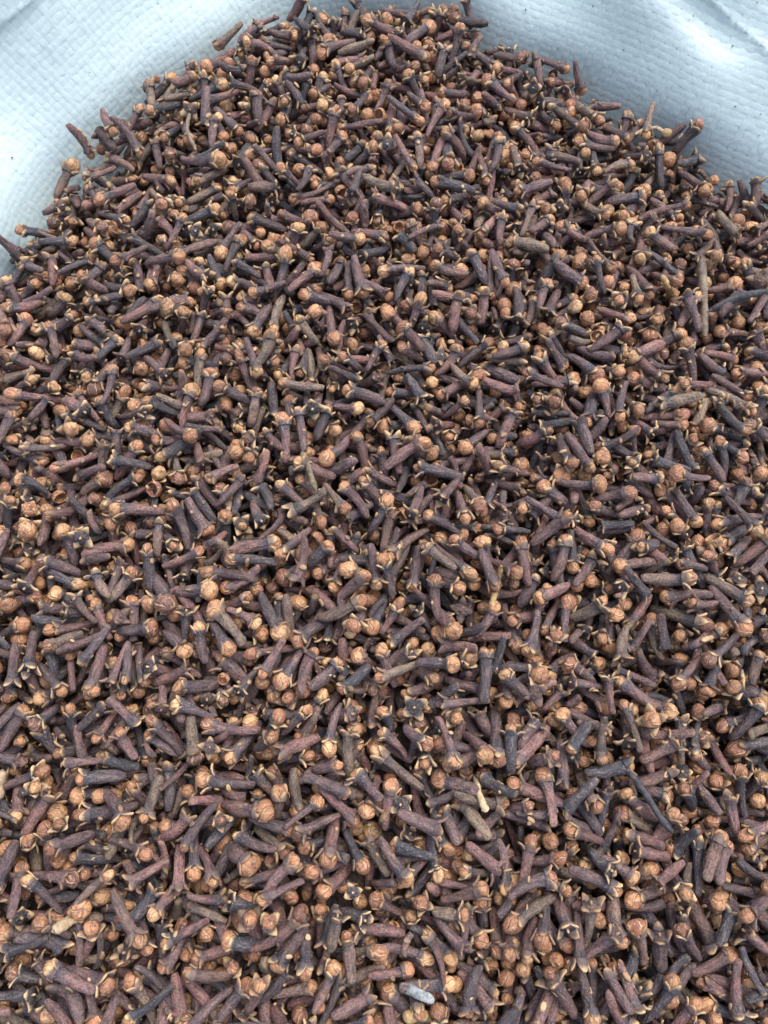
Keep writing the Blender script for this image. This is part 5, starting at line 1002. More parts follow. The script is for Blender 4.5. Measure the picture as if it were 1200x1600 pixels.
    47,1943,-113,-109,-23,3,8, -11,1393,-113,119,-4,0,6, -472,627,-108,-129,-7,0,7, 833,317,-147,148,13,3,7, 1027,1035,-106,-143,-12,0,7, 426,2192,-174,-82,23,0,6,
    -838,1936,-199,-75,19,0,7, -12,2063,-101,-134,-3,0,6, 808,1298,-110,145,6,3,3, 1044,-333,-109,-13,22,0,8, -93,1353,-117,98,-21,2,7, 429,-117,-151,162,-9,0,6,
    426,99,-137,10,14,0,6, 1030,-263,-192,121,38,1,5, 996,1570,-117,-162,46,3,8, -707,2150,-186,-29,15,0,7, -766,2092,-133,-85,16,1,6, 393,1317,-149,82,-5,0,6,
    327,-306,-150,-73,46,0,5, -1167,1023,-125,-14,-31,0,6, 588,-331,-148,97,-55,0,6, 402,-308,-157,37,-6,0,6, -729,729,-118,172,4,0,8, -959,-544,-165,95,-21,3,4,
    -1047,1775,-197,-114,22,0,8, 907,-224,-156,20,-4,0,7, -1011,585,-148,-101,-36,3,6, 904,-678,-92,47,-9,0,6, -199,337,-164,-34,-16,0,6, 53,-129,-89,-151,6,3,3,
    -131,138,-140,50,-36,0,6, 717,1385,-137,-169,-12,0,8, 870,-173,-174,170,25,0,9, 673,-618,-182,-29,1,1,7, 228,-619,-195,175,28,0,7, 515,1391,-86,27,22,1,6,
    -727,-500,-204,-130,-6,1,5, -797,1770,-142,-106,3,0,8, 357,1530,-111,-161,37,0,8, 1028,396,-131,116,-55,1,5, -871,-174,-204,38,7,1,8, -320,437,-122,-70,-53,2,5,
    71,1221,-107,149,23,3,8, -239,-151,-148,-115,-41,0,7, -510,2222,-113,-86,16,1,8, 261,1184,-110,-146,-18,3,6, -536,1194,-147,59,3,0,8, -680,1595,-112,134,-17,3,5,
    -218,431,-165,162,17,1,6, 703,1127,-120,-68,11,1,6, 352,2018,-117,68,3,2,7, -777,793,-107,-19,-8,0,8, 115,1713,-103,-44,6,0,7, -981,921,-151,169,-15,0,8,
    293,1966,-148,151,-69,1,5, -352,1246,-147,-42,17,0,7, 691,1010,-106,101,7,1,6, -1002,1629,-113,60,-40,3,1, 697,-284,-147,123,4,0,6, -1042,1178,-138,69,33,0,5,
    -222,1303,-124,-170,40,0,6, 518,-28,-139,84,-3,0,6, 403,1861,-85,-70,12,3,3, 691,335,-147,-65,3,0,7, -644,1354,-130,98,6,0,6, 534,1472,-118,-153,14,1,5,
    -600,-681,-164,145,31,0,6, 640,1926,-150,76,12,0,8, -474,442,-94,83,-21,0,6, 1264,1452,-73,133,21,0,6, -963,-617,-77,-148,-10,0,5, 818,1266,-126,157,34,3,5,
    211,2380,-106,-130,8,0,7, -564,65,-148,129,8,0,7, -853,1070,-114,-17,17,1,6, 972,1311,-93,-107,25,0,7, -282,674,-107,147,6,0,6, -1193,1218,-100,-171,30,2,8,
    -386,2043,-169,89,48,0,7, -313,911,-119,51,2,0,7, 351,1169,-107,-43,74,2,7, -877,-463,-205,-58,-1,0,8, -73,-200,-111,121,83,2,6, -660,2058,-156,-49,21,0,7,
    -507,1035,-121,98,23,1,7, -790,1478,-131,121,32,0,6, -624,806,-122,-84,34,0,7, 427,1142,-142,172,-2,0,8, 360,1116,-144,-179,-39,3,6, 1143,1121,-88,161,24,2,5,
    -510,-11,-95,127,20,3,2, 1018,176,-185,-40,19,1,7, 433,680,-119,84,-10,1,7, -105,-106,-102,-149,29,3,6, 454,1524,-115,162,17,3,6, 883,660,-122,17,-3,1,7,
    1013,1240,-127,-38,21,2,5, -237,-467,-148,82,-7,0,7, -609,220,-114,156,1,3,5, 522,723,-149,-164,22,1,6, -1264,1425,-142,48,-11,3,2, -168,2260,-153,117,40,0,7,
    -54,705,-165,-98,31,0,7, -438,-456,-158,152,-2,0,7, -632,-371,-157,113,11,0,5, 414,-143,-120,-157,30,2,6, -575,-429,-137,-76,-20,0,7, 575,314,-139,-139,16,0,7,
    862,183,-142,32,27,1,5, 156,-678,-136,119,-6,0,6, -44,-164,-128,25,18,0,6, 232,1743,-133,-135,11,0,6, -513,-454,-180,-83,23,0,8, -954,1732,-182,77,-71,1,7,
    214,2190,-129,1,-17,0,8, -302,-506,-175,179,-4,0,7, 194,-715,-216,122,30,0,7, 701,417,-144,-11,19,1,6, 323,2223,-135,74,0,0,5, 642,152,-113,164,-1,1,6,
    -906,1650,-143,5,25,0,6, -61,-380,-137,110,51,2,6, 24,637,-176,74,23,0,7, 220,1066,-164,171,6,0,8, -866,834,-99,39,7,0,6, -1014,-138,-114,137,-6,0,8,
    521,1180,-111,177,25,0,5, -1006,1543,-146,-47,-31,1,4, -119,1274,-115,99,0,0,6, 251,241,-77,174,15,0,5, 731,1750,-134,25,-8,0,8, 630,-4,-210,100,33,0,4,
    -346,-340,-165,179,26,0,6, 939,-369,-196,-179,26,0,7, 620,2154,-147,-24,20,0,6, -887,1591,-147,-155,19,0,9, 737,1814,-146,15,37,0,6, -945,-425,-197,103,12,1,5,
    829,218,-190,-136,19,1,7, 26,1850,-131,-162,17,0,4, -124,-236,-145,-13,23,1,7, -155,-199,-144,164,-26,0,7, 532,-658,-83,-35,7,0,7, 494,1320,-135,-111,24,0,7,
    666,96,-88,75,-42,2,6, 730,-203,-170,-174,-10,1,7, 584,2250,-166,-114,6,1,7, 239,1941,-98,79,4,0,4, 1056,708,-112,35,-11,0,7, -428,1765,-159,-109,16,1,7,
    714,1085,-173,10,23,0,6, 590,1606,-137,33,3,0,7, -524,31,-134,167,38,3,3, 69,1363,-78,-32,-27,3,3, -11,-187,-97,-21,-48,3,6, 240,-529,-206,-33,0,0,6,
    -423,889,-134,-124,41,0,5, 1132,1542,-143,118,-8,3,6, 163,1145,-146,-145,-19,0,5, 472,280,-154,-31,-1,0,7, -217,163,-119,4,-3,0,5, -1082,1181,-147,-108,22,0,5,
    1015,1758,-178,-142,2,3,1, 1095,690,-143,170,-26,2,6, 290,436,-141,141,-4,1,7, 890,1626,-139,-59,-16,0,7, 668,848,-153,-36,26,1,7, 657,2185,-143,50,66,2,5,
    58,1993,-126,11,1,0,7, 955,51,-217,-85,14,1,7, 221,698,-102,-65,13,0,6, 502,1820,-147,142,-4,0,6, -555,382,-130,68,3,0,7, -130,1589,-104,-120,23,3,7,
    2,-572,-160,-139,36,2,7, -802,2155,-140,-100,17,1,6, -1016,145,-156,-40,-5,1,6, 713,1945,-145,30,-13,0,8, -44,242,-173,81,22,0,5, 696,1843,-155,-170,-18,1,6,
    1157,1553,-129,100,-17,3,1, -1030,363,-143,143,-5,3,7, -694,-16,-153,-78,-55,0,6, 437,-73,-145,146,9,0,8, 875,86,-186,26,64,1,6, -1152,1162,-167,-55,60,0,6,
    -469,-656,-195,141,-4,0,7, 707,-339,-201,-52,15,0,7, -954,-147,-145,-107,0,0,5, -823,-468,-186,-43,9,0,6, 159,2010,-129,5,-38,2,6, -486,2150,-174,-92,39,0,6,
    -485,1591,-139,-88,18,0,7, 497,-625,-188,16,15,0,6, 551,1259,-109,-148,-5,0,8, -187,511,-152,37,15,0,7, -686,1797,-158,-69,3,0,7, -300,-45,-167,4,33,3,5,
    -553,-377,-163,50,4,0,8, -558,1097,-94,-174,-21,0,6, 72,895,-122,171,-26,0,8, 797,979,-102,0,-2,0,8, -762,47,-136,-22,-10,1,7, 788,-388,-193,59,5,0,5,
    -4,1281,-104,67,-43,3,5, -936,-224,-138,-7,-2,0,5, -248,793,-142,11,16,1,5, -768,689,-93,-147,-17,0,6, 1249,1498,-171,102,-7,0,9, 462,873,-166,-170,-14,0,7,
    -689,803,-130,142,-4,0,7, 549,998,-116,106,-23,0,8, 527,-453,-145,40,-7,0,7, -1052,437,-158,-167,38,0,6, 690,-384,-174,93,23,0,6, -888,2095,-138,31,-30,0,7,
    -705,486,-118,-29,20,0,6, 212,-659,-212,-28,-8,0,8, 251,1863,-92,29,-61,2,5, 573,-568,-162,97,-21,1,7, -942,1453,-107,-141,21,0,5, -781,834,-131,98,16,1,6,
    -55,1727,-98,62,21,0,6, -424,348,-125,-63,48,0,5, 700,2179,-157,-55,-6,0,7, -691,-288,-195,103,-16,0,6, 35,284,-168,-2,21,0,8, -713,2215,-132,74,-8,0,8,
    359,642,-116,16,-22,0,6, 1077,1301,-147,99,0,0,7, -495,532,-118,124,33,3,7, 95,-595,-210,-111,-4,0,6, 798,590,-140,147,16,0,7, -748,1467,-102,91,1,3,8,
    333,1263,-164,-179,8,0,7, 451,1392,-93,124,41,3,1, -780,1006,-125,38,10,0,6, -379,636,-104,-19,0,0,4, -615,1453,-137,144,9,0,8, -979,1123,-165,-100,-5,0,5,
    397,2413,-137,-15,33,3,3, 77,-385,-152,164,13,3,5, 16,1615,-98,79,3,2,6, 565,1856,-140,-10,6,0,7, 649,-564,-189,127,-1,3,3, 831,-269,-164,-87,53,0,7,
    536,2282,-169,111,28,1,6, -921,114,-192,-17,49,0,7, -50,2242,-136,-71,18,0,6, -265,693,-139,55,-1,0,7, -784,289,-163,-89,50,0,6, -108,-108,-152,64,8,0,8,
    591,1247,-127,-94,34,0,7, 215,-549,-177,148,-3,0,7, 699,-167,-173,5,-1,1,7, 1229,1182,-121,136,1,0,7, -350,1681,-123,169,9,0,7, 1026,226,-150,-121,15,0,8,
    -82,-417,-140,162,9,1,7, 673,173,-135,-17,16,0,7, 318,-525,-167,167,40,2,7, 644,730,-97,177,1,1,6, 239,120,-121,19,18,0,8, 1045,1063,-139,164,16,0,6,
    651,804,-151,-56,24,0,6, 985,-100,-141,37,30,0,7, -76,1388,-141,175,-1,0,6, -189,1905,-129,-96,-9,0,8, -548,913,-146,-91,28,1,5, 952,-438,-182,-128,13,1,8,
    -424,2416,-139,112,27,0,6, -218,394,-149,-19,-20,1,7, 1018,481,-167,-25,17,0,6, -192,2110,-127,-123,30,0,6, 470,16,-180,-123,11,0,6, -744,1798,-163,-132,-40,0,7,
    -542,1330,-133,67,2,0,7, -211,284,-176,-69,1,1,6, 574,-362,-180,-33,-78,1,4, -507,386,-124,45,-8,0,5, 1004,358,-155,-41,49,1,5, 1221,1344,-76,-114,33,1,7,
    -633,563,-129,18,-50,0,8, -944,179,-151,87,15,1,7, -785,-676,-176,17,1,0,7, -451,-541,-164,36,69,2,6, 602,103,-172,-9,11,1,6, 443,1966,-123,-62,-31,2,6,
    -1004,-272,-163,106,-1,1,8, 179,613,-189,144,25,0,7, 935,-110,-139,-179,-25,2,5, -899,709,-140,5,6,0,8, 33,-592,-150,-147,-12,3,3, 362,-595,-208,79,9,0,8,
    534,530,-158,12,15,0,7, -399,-6,-202,-59,-1,0,6, 716,959,-138,-125,-21,1,6, 93,92,-134,122,3,1,7, 80,832,-135,64,-25,1,8, 34,1275,-135,-136,15,0,7,
    240,-245,-111,-105,67,3,1, -655,1891,-187,-101,21,0,6, 377,1020,-141,-130,-27,2,6, -251,1146,-107,-106,-5,1,7, 610,2320,-145,71,-61,2,5, 235,2215,-101,-146,27,2,5,
    202,188,-147,-159,7,0,7, 1033,491,-121,-121,2,0,7, 913,1840,-207,47,-9,0,7, 531,585,-120,158,-8,1,7, -364,962,-133,29,8,0,8, -1154,825,-181,-85,7,0,7,
    504,971,-122,-52,11,0,8, 1052,1450,-180,-92,6,0,8, -1013,783,-156,-58,20,3,4, 9,-629,-176,-67,16,0,7, -6,963,-146,37,-8,3,6, 525,640,-140,66,37,0,7,
    -1047,257,-117,-10,16,0,9, -191,2330,-157,163,37,1,6, -165,1044,-131,-96,6,0,7, 366,1412,-131,-105,8,0,6, -495,1889,-193,-69,19,0,6, 1028,619,-124,29,6,0,7,
    -68,1710,-143,31,7,0,8, -92,2543,-133,86,-42,3,4, 683,1743,-158,-150,7,0,7, 239,-265,-146,-179,9,0,6, -875,558,-139,-16,11,0,6, -1072,-14,-190,39,42,0,6,
    1071,1124,-150,120,3,0,7, -410,2262,-143,139,8,0,7, 307,1752,-167,82,-9,0,8, 811,76,-169,153,40,0,7, 4,1887,-124,150,35,2,5, -264,138,-138,-174,9,0,6,
    274,-610,-187,-134,48,3,2, 534,-112,-140,69,22,0,6, 988,649,-140,25,6,1,5, 848,237,-156,123,18,0,8, 144,291,-129,-165,35,3,4, 863,-207,-162,-171,21,0,4,
    -546,1106,-132,-98,-10,1,8, 459,-593,-169,114,-13,0,6, 1094,1599,-166,72,6,0,6, 575,892,-132,53,52,1,6, -759,1204,-104,7,-30,2,7, 56,1908,-108,-70,-37,3,2,
    261,1155,-160,-130,28,0,4, 111,395,-162,-152,11,0,7, 56,655,-120,33,-13,2,7, -450,1854,-132,136,-2,0,9, -894,-303,-199,-99,8,0,8, 654,-628,-139,-143,25,3,3,
    166,950,-148,117,9,0,6, -296,-252,-144,122,17,0,6, -597,-74,-182,148,-14,0,6, 698,1298,-152,50,2,1,8, 70,1708,-110,138,3,0,7, 328,2178,-106,140,25,2,6,
    -1014,369,-173,137,-12,0,6, -1003,1177,-172,87,21,0,7, -883,-433,-168,-142,0,0,6, -570,245,-134,67,12,0,9, 29,2303,-125,-21,-17,0,6, 554,-254,-217,4,5,0,6,
    -199,1178,-127,21,49,3,6, -89,452,-136,-153,1,0,8, -812,340,-173,65,21,0,6, 1185,969,-128,6,34,0,7, -363,1306,-124,-128,10,1,6, 720,1612,-163,-32,-8,0,7,
    -933,986,-104,90,-4,0,7, 669,458,-150,-174,0,0,7, 731,-480,-176,-179,-6,0,7, -751,432,-160,-29,3,0,7, 601,782,-108,124,37,0,9, -302,-415,-170,-138,6,0,8,
    -591,1771,-161,-114,15,0,8, 996,-612,-203,-67,-4,0,6, 908,-604,-220,55,4,0,8, -273,-58,-193,1,16,1,8, -510,1311,-159,-36,6,1,7, 168,711,-151,57,-14,0,6,
    117,-424,-135,-8,5,3,3, 387,-197,-185,-17,-11,0,7, 183,371,-178,-143,-9,0,6, -715,-92,-128,110,45,3,2, -773,-79,-188,-143,-6,0,6, -440,1300,-119,162,-12,3,3,
    -777,32,-168,171,15,0,5, -576,1385,-87,74,-13,2,6, -901,-64,-204,155,-11,0,6, -705,-352,-209,138,2,1,7, 253,655,-147,98,9,0,8, 661,-131,-161,48,38,1,5,
    -637,158,-156,83,55,0,4, 1090,1518,-171,32,73,0,5, -722,1178,-142,-119,7,2,6, -982,538,-176,105,12,3,5, 70,2471,-108,-5,-2,0,6, 932,-507,-202,-136,-9,0,6,
    -245,1700,-97,-95,28,1,8, 371,1042,-171,175,-6,0,6, -618,-584,-192,-105,5,0,7, -565,-383,-214,-88,27,0,7, -352,1094,-148,70,24,0,6, -1205,1313,-138,40,-2,1,6,
    -565,-47,-165,-1,-13,3,6, -748,-571,-182,-176,14,0,6, -271,823,-119,101,-16,0,8, -1,246,-163,43,46,1,4, 995,-690,-241,141,16,0,5, 776,2071,-163,83,-20,0,7,
    -835,-409,-209,104,15,1,7, -438,153,-159,-128,13,0,7, -648,-555,-204,-115,-4,0,6, 43,130,-167,-72,20,3,4, -947,1422,-140,-17,37,0,5, -576,2023,-145,50,13,0,7,
    -679,1327,-125,106,43,0,5, -628,1060,-136,149,16,0,5, 404,419,-110,-20,1,0,7, -152,932,-181,5,-19,3,7, 741,-1,-122,118,33,2,7, 373,-431,-180,-14,16,0,7,
    -477,114,-107,-56,31,3,7, -892,-141,-199,-138,13,0,8, -449,-591,-201,106,-4,0,7, 217,2052,-69,36,-1,0,4, 1118,628,-122,-96,25,0,7, 901,238,-165,-33,15,0,5,
    -345,-610,-178,-17,7,2,7, -380,573,-164,50,7,0,6, 938,2047,-168,154,-25,0,5, 689,239,-177,-5,19,0,5, -271,-136,-179,-166,10,0,6, -585,905,-70,-37,-9,3,6,
    -1073,58,-96,-134,32,1,6, -559,376,-172,-43,16,1,8, -114,2382,-121,28,-5,0,7, 1140,377,-189,133,10,0,8, -430,5,-151,-132,10,0,6, 357,796,-167,21,-10,0,7,
    457,342,-125,-56,9,0,6, -563,-229,-158,-59,5,0,7, -224,1099,-141,44,17,0,6, -872,250,-132,37,-20,0,7, 549,147,-149,-140,-11,0,4, 543,-103,-182,-8,0,1,9,
    126,-661,-179,-92,17,0,7, 206,-305,-154,-160,15,0,6, 70,1849,-114,-90,20,3,4, 261,1949,-74,-30,-28,3,8, -113,123,-182,178,1,0,7, -587,-285,-143,143,3,0,5,
    1140,349,-110,137,9,0,7, 905,1805,-171,134,-61,3,1, -474,1335,-138,27,-18,1,7, -965,370,-160,122,13,0,4, -998,1838,-203,79,-8,0,5, 967,365,-145,-78,37,0,5,
    -1097,90,-78,22,10,0,7, 78,2100,-112,37,24,1,6, 517,2095,-190,87,-3,0,6, 952,1226,-139,-160,15,0,6, 274,1407,-124,-8,16,0,6, 1047,1638,-151,150,-21,0,5,
    -552,1871,-173,-36,41,1,6, -999,-604,-169,-15,17,0,6, 663,1564,-156,75,31,0,6, -352,354,-156,-76,3,0,6, -57,1123,-110,55,7,0,6, 518,29,-181,-106,-10,0,7,
    497,1546,-148,-43,27,0,5, -1027,18,-232,-35,9,0,7, 236,155,-139,30,8,0,5, -158,1304,-138,-98,8,0,5, -782,142,-177,-179,-13,3,5, -1040,1082,-164,145,32,0,5,
    -1224,929,-133,-35,0,0,8, 383,-476,-165,179,-8,0,6, 165,28,-124,46,6,1,6, 205,791,-142,120,-28,0,6, 639,-137,-128,-88,-31,3,7, 760,2155,-194,-147,-23,3,7,
    -231,1680,-134,-43,-5,0,6, 356,2206,-126,-94,-23,1,6, -334,384,-137,-50,0,0,4, 233,1445,-119,-167,8,0,6, -342,-543,-188,-14,10,3,1, -390,-604,-187,118,-2,0,7,
    -7,1564,-153,-123,23,0,7, 139,-590,-172,-47,-46,2,5, 210,555,-120,-30,7,0,5, -490,992,-171,-74,10,3,5, 800,-136,-202,-114,26,0,5, 976,26,-167,101,-21,2,6,
    -594,2227,-120,52,40,0,7, -912,443,-163,-158,5,0,4, 1014,-305,-215,67,1,2,5, -825,449,-110,30,38,2,7, -422,-280,-175,92,9,0,6, -446,-38,-184,161,-7,1,7,
    274,-389,-194,-162,7,3,6, 563,224,-155,54,-6,1,8, -1004,-615,-208,-154,6,0,8, -437,-430,-193,-28,0,0,7, 298,340,-116,9,-4,3,1, -1075,1465,-191,123,36,0,6,
    -278,1746,-152,75,8,0,7, 660,1028,-152,17,1,1,7, -513,253,-155,85,-5,0,6, 795,-275,-178,141,5,0,7, 637,1088,-167,16,30,1,8, -1189,1500,-211,-127,27,1,7,
    330,1180,-147,82,-4,2,6, -321,219,-116,-88,-8,0,5, 981,1513,-153,32,-16,0,8, 947,448,-132,45,-14,0,6, -560,799,-136,-69,12,0,8, 869,22,-227,40,12,0,7,
    -548,847,-173,45,4,0,6, 64,862,-109,-173,-28,0,7, 1163,689,-124,-29,20,0,6, 451,152,-122,-43,-74,2,6, 341,-54,-122,153,55,1,6, -86,72,-123,170,-67,2,6,
    176,-557,-98,120,-19,2,6, -962,-293,-164,-175,-49,2,5, 200,1901,-99,102,1,0,7, -9,-647,-136,1,51,2,6, -722,980,-124,-134,9,0,9, 228,-421,-157,104,4,1,6,
    231,1195,-161,-1,25,0,8, 846,2007,-199,162,9,0,6, -486,-351,-189,110,43,2,7, -189,1549,-116,72,13,1,6, 752,64,-180,127,-20,0,7, -1072,68,-179,72,26,0,8,
    -901,479,-150,180,-4,0,7, -1037,586,-137,-69,35,2,5, 407,1884,-167,50,31,0,7, 808,1776,-106,-34,15,2,6, -648,-298,-181,111,18,1,7, 169,1901,-127,-104,19,0,7,
    739,794,-101,-115,14,1,7, -368,-383,-200,111,-1,1,6, -901,503,-182,138,20,0,8, 113,-310,-137,53,10,0,7, -810,-340,-168,-17,-5,0,8, 713,337,-184,56,13,0,7,
    1048,1279,-163,-84,3,0,7, 415,699,-207,96,2,0,6, 717,-158,-224,-49,14,0,7, 934,367,-120,51,16,0,7, -5,456,-162,-65,4,0,7, 509,2272,-134,70,-17,3,0,
    -599,-190,-220,-163,9,0,7, 959,511,-111,165,-27,2,7, 437,-259,-196,-120,-33,3,3, 1143,1032,-132,-82,31,0,6, 1070,323,-186,79,27,0,7, -67,436,-111,157,-9,2,5,
    -765,1275,-137,-148,21,0,5, 54,2126,-113,54,19,0,7, 1110,917,-80,160,-2,1,6, 304,1465,-169,-100,11,0,5, 374,2387,-151,174,-26,0,6, -467,1130,-167,-72,-2,0,7,
    -255,-551,-168,-149,0,0,8, 520,2061,-158,-176,-20,3,4, -974,1042,-150,25,-1,0,6, -520,-140,-177,32,-8,0,5, -339,-103,-185,109,30,0,6, -928,1475,-178,31,13,0,7,
    580,1521,-118,-95,68,1,5, 624,934,-119,-20,16,1,8, 643,342,-172,-120,3,0,6, 808,1276,-161,-126,7,0,5, -558,-132,-150,138,-9,3,8, 46,1166,-154,-78,-6,0,7,
    987,550,-130,170,11,0,7, 877,-85,-178,51,6,1,9, 1014,1312,-147,77,25,1,4, -853,1317,-159,89,-9,0,7, 371,2470,-180,-40,-19,3,3, 956,-158,-186,-4,32,0,6,
    -1023,55,-116,-116,15,0,6, -889,-579,-219,-44,-4,0,8, 902,884,-118,92,7,0,7, -164,75,-157,132,22,0,7, 736,271,-182,6,26,0,5, 448,1202,-159,-87,-22,0,8,
    -1062,1321,-190,137,11,0,7, -735,751,-82,0,-3,3,2, 490,1103,-148,-169,0,0,5, 32,986,-120,143,-3,3,3, 758,-620,-191,-68,2,0,5, 607,-559,-166,81,-18,1,5,
    -37,848,-159,-59,13,0,7, -72,2246,-106,92,-2,3,6, -153,-160,-135,149,-17,0,7, 1065,287,-127,172,-17,0,7, 669,40,-187,77,38,1,5, -43,552,-152,161,15,0,6,
    202,2552,-155,169,13,0,7, 551,1645,-153,-122,-8,1,7, 319,675,-122,-142,-4,0,5, 320,-423,-162,71,-8,0,6, 556,1417,-121,-115,-7,1,6, -632,1915,-162,55,-37,0,7,
    -719,-451,-216,54,39,3,5, -616,-211,-182,-100,4,3,6, 1159,1493,-171,6,-23,1,6, 231,1775,-88,112,37,3,5, 896,706,-107,31,7,0,6, -540,2361,-142,-65,-7,1,7,
    304,2086,-142,65,36,0,8, -839,400,-132,120,-7,0,6, -548,537,-99,-171,23,3,2, -519,2040,-161,-92,26,0,6, 1151,230,-190,-156,2,0,6, 899,-119,-223,38,2,3,1,
    -19,888,-178,117,-8,1,5, 756,1903,-177,-161,7,0,8, 890,1478,-141,-124,6,0,6, 33,1276,-180,137,22,0,7, 1069,-90,-163,30,40,0,6, 8,1600,-133,-95,35,1,7,
    575,-471,-199,-86,7,3,3, -108,-167,-100,10,0,3,7, -158,582,-163,49,7,0,9, 421,1754,-139,-38,7,0,5, -612,1669,-156,154,-14,0,8, -848,508,-143,171,7,3,5,
    -336,2059,-133,-39,-51,1,6, 210,1304,-136,99,34,0,5, 321,1582,-105,-119,75,2,6, 373,762,-167,-3,27,0,8, 56,926,-168,-4,31,0,8, 327,189,-112,-176,-11,3,3,
    -1095,154,-59,24,13,0,7, 1001,1842,-202,14,20,0,7, 495,2279,-163,-67,-14,0,6, -549,1499,-140,158,-3,1,8, 841,23,-196,-46,12,0,6, 353,-278,-189,77,13,0,6,
    -763,1179,-148,72,0,0,5, -592,-228,-223,-150,7,0,8, -525,-275,-111,87,-3,1,6, 920,1039,-97,128,-3,1,6, 991,-424,-118,14,27,0,7, -1029,211,-155,-38,9,0,6,
    98,156,-159,135,-10,0,8, -1105,1565,-196,-66,-7,0,6, -1098,786,-174,-83,19,0,6, 519,1888,-169,136,5,0,8, 779,1377,-166,76,10,0,7, -424,1234,-172,180,20,1,7,
    337,1082,-152,167,12,0,8, -440,654,-158,149,-20,0,9, 316,-455,-203,152,12,0,7, 319,-627,-207,-102,9,0,8, 1104,1152,-154,100,2,0,6, 59,965,-151,27,-10,1,7,
    -197,942,-209,-81,15,0,6, -750,534,-187,-6,4,0,8, 230,1685,-139,-130,21,0,8, 662,-73,-231,45,5,0,6, 476,-574,-200,82,-2,3,1, -340,1984,-185,-73,-5,0,6,
    369,2050,-132,-60,-4,2,4, -727,71,-175,0,-3,1,8, 190,1363,-158,-26,2,0,6, -238,1463,-120,0,26,2,6, -1089,1622,-162,107,-39,0,6, 289,1052,-125,-10,-57,3,5,
    464,261,-117,-8,26,2,6, 98,-485,-149,122,-34,3,1, -744,706,-156,-16,-2,0,6, -877,966,-116,52,-4,0,7, -44,394,-85,-58,45,2,6, -349,1676,-165,143,-6,0,6,
    202,1489,-117,4,1,0,7, -823,-186,-206,26,6,1,6, -308,2119,-150,17,-1,3,5, -481,2042,-146,-52,5,0,7, -1050,1776,-153,28,-69,2,6, 342,1776,-133,148,16,0,6,
    456,2108,-147,-14,14,2,6, 176,-427,-161,-86,7,0,5, 810,1057,-158,-170,-3,0,6, -52,378,-128,59,1,0,6, 445,2180,-117,0,-52,2,6, 599,-405,-196,55,12,3,4,
    609,644,-149,-116,5,0,7, 713,-110,-237,-42,6,3,4, -530,179,-131,122,-24,3,7, -933,1005,-151,29,17,0,7, 129,-407,-168,48,4,3,1, -511,2390,-156,103,24,0,7,
    -953,1385,-160,10,2,0,8, 655,2044,-169,-50,61,0,7, -269,394,-162,155,15,0,5, 766,903,-135,-153,2,0,7, 741,161,-187,-38,28,1,8, 492,940,-144,-172,26,3,8,
    -337,1367,-172,91,14,0,7, -550,-574,-195,88,23,0,7, 271,-650,-196,66,25,2,5, 83,1141,-124,121,16,0,6, -450,311,-139,-139,13,3,3, 1065,38,-110,120,-12,0,9,
    1008,701,-157,23,-3,0,7, -452,1604,-153,115,31,3,5, 1216,1342,-153,-166,13,0,5, -1143,352,-174,149,33,0,6, 996,875,-128,156,18,0,6, 359,1264,-131,-96,6,0,6,
    19,2243,-172,75,-6,0,5, -996,478,-176,122,18,0,6, 967,253,-145,88,-26,1,7, -464,2172,-155,133,0,0,7, -458,198,-167,77,14,1,6, 892,1350,-168,-167,51,0,5,
    385,-290,-197,-100,4,1,6, 160,789,-155,120,46,3,3, 191,1803,-127,142,-31,2,6, -716,-546,-235,38,-2,2,6, 1252,1645,-201,-53,-18,0,7, -292,105,-188,-174,7,0,8,
    354,539,-175,132,13,0,7, 706,1467,-153,169,24,0,7, 835,145,-193,-4,12,0,8, 104,2393,-151,-90,23,0,6, 814,-62,-223,-15,5,0,7, -1030,-389,-116,-29,16,0,7,
    -845,-614,-177,92,-14,0,6, 638,1761,-130,-173,0,0,6, 1222,1436,-116,-42,55,0,7, -413,-273,-217,-97,2,0,5, -756,2029,-164,69,-10,0,6, 141,441,-143,134,-1,1,8,
    -833,488,-119,110,-58,2,5, -591,1908,-133,115,4,0,6, -1164,712,-110,43,-19,1,7, 989,-615,-107,36,31,0,8, 868,1510,-166,36,-22,0,8, -272,142,-182,172,10,0,8,
    805,1737,-146,147,55,2,5, 1014,68,-180,-155,-35,1,6, 188,806,-215,-134,8,0,7, 1057,994,-86,-21,-11,3,8, -240,543,-123,138,-1,0,7, -398,1143,-137,104,3,0,8,
    -569,1188,-110,-160,17,3,3, 109,-39,-124,143,-8,3,2, -434,1918,-109,81,-6,1,6, -685,1187,-131,-52,2,0,8, -331,-268,-169,-115,31,0,5, 1048,1783,-219,109,-34,0,6,
    0,987,-99,-96,-53,3,3, 1154,1133,-162,-67,5,0,6, -135,235,-152,-152,4,0,7, 268,826,-185,-149,-6,0,6, 732,897,-96,-148,2,3,0, 834,1266,-195,9,10,0,7,
    978,-520,-128,29,11,2,6, 102,542,-170,-125,18,0,8, 33,2195,-134,-144,30,0,7, 184,2515,-153,-176,14,0,8, 240,868,-146,3,20,0,7, 531,-52,-209,36,-1,0,7,
    614,-625,-175,-43,11,1,7, -655,-437,-190,-92,-6,1,6, -805,-604,-215,-77,-20,0,7, -568,495,-146,32,15,0,6, -982,240,-145,-120,74,2,5, 647,845,-112,-138,1,1,4,
    -287,1575,-132,140,5,0,8, 985,-525,-228,-25,78,3,1, -976,-569,-121,87,-4,0,7, 519,327,-134,61,53,2,7, 412,412,-169,-92,13,0,8, 324,700,-176,40,37,0,6,
    92,-739,-247,-58,-7,0,9, -542,22,-187,-116,-8,0,9, -1019,609,-161,59,13,0,7, 182,571,-188,153,40,0,7, 214,1619,-155,-8,12,0,6, 808,-206,-212,48,4,0,6,
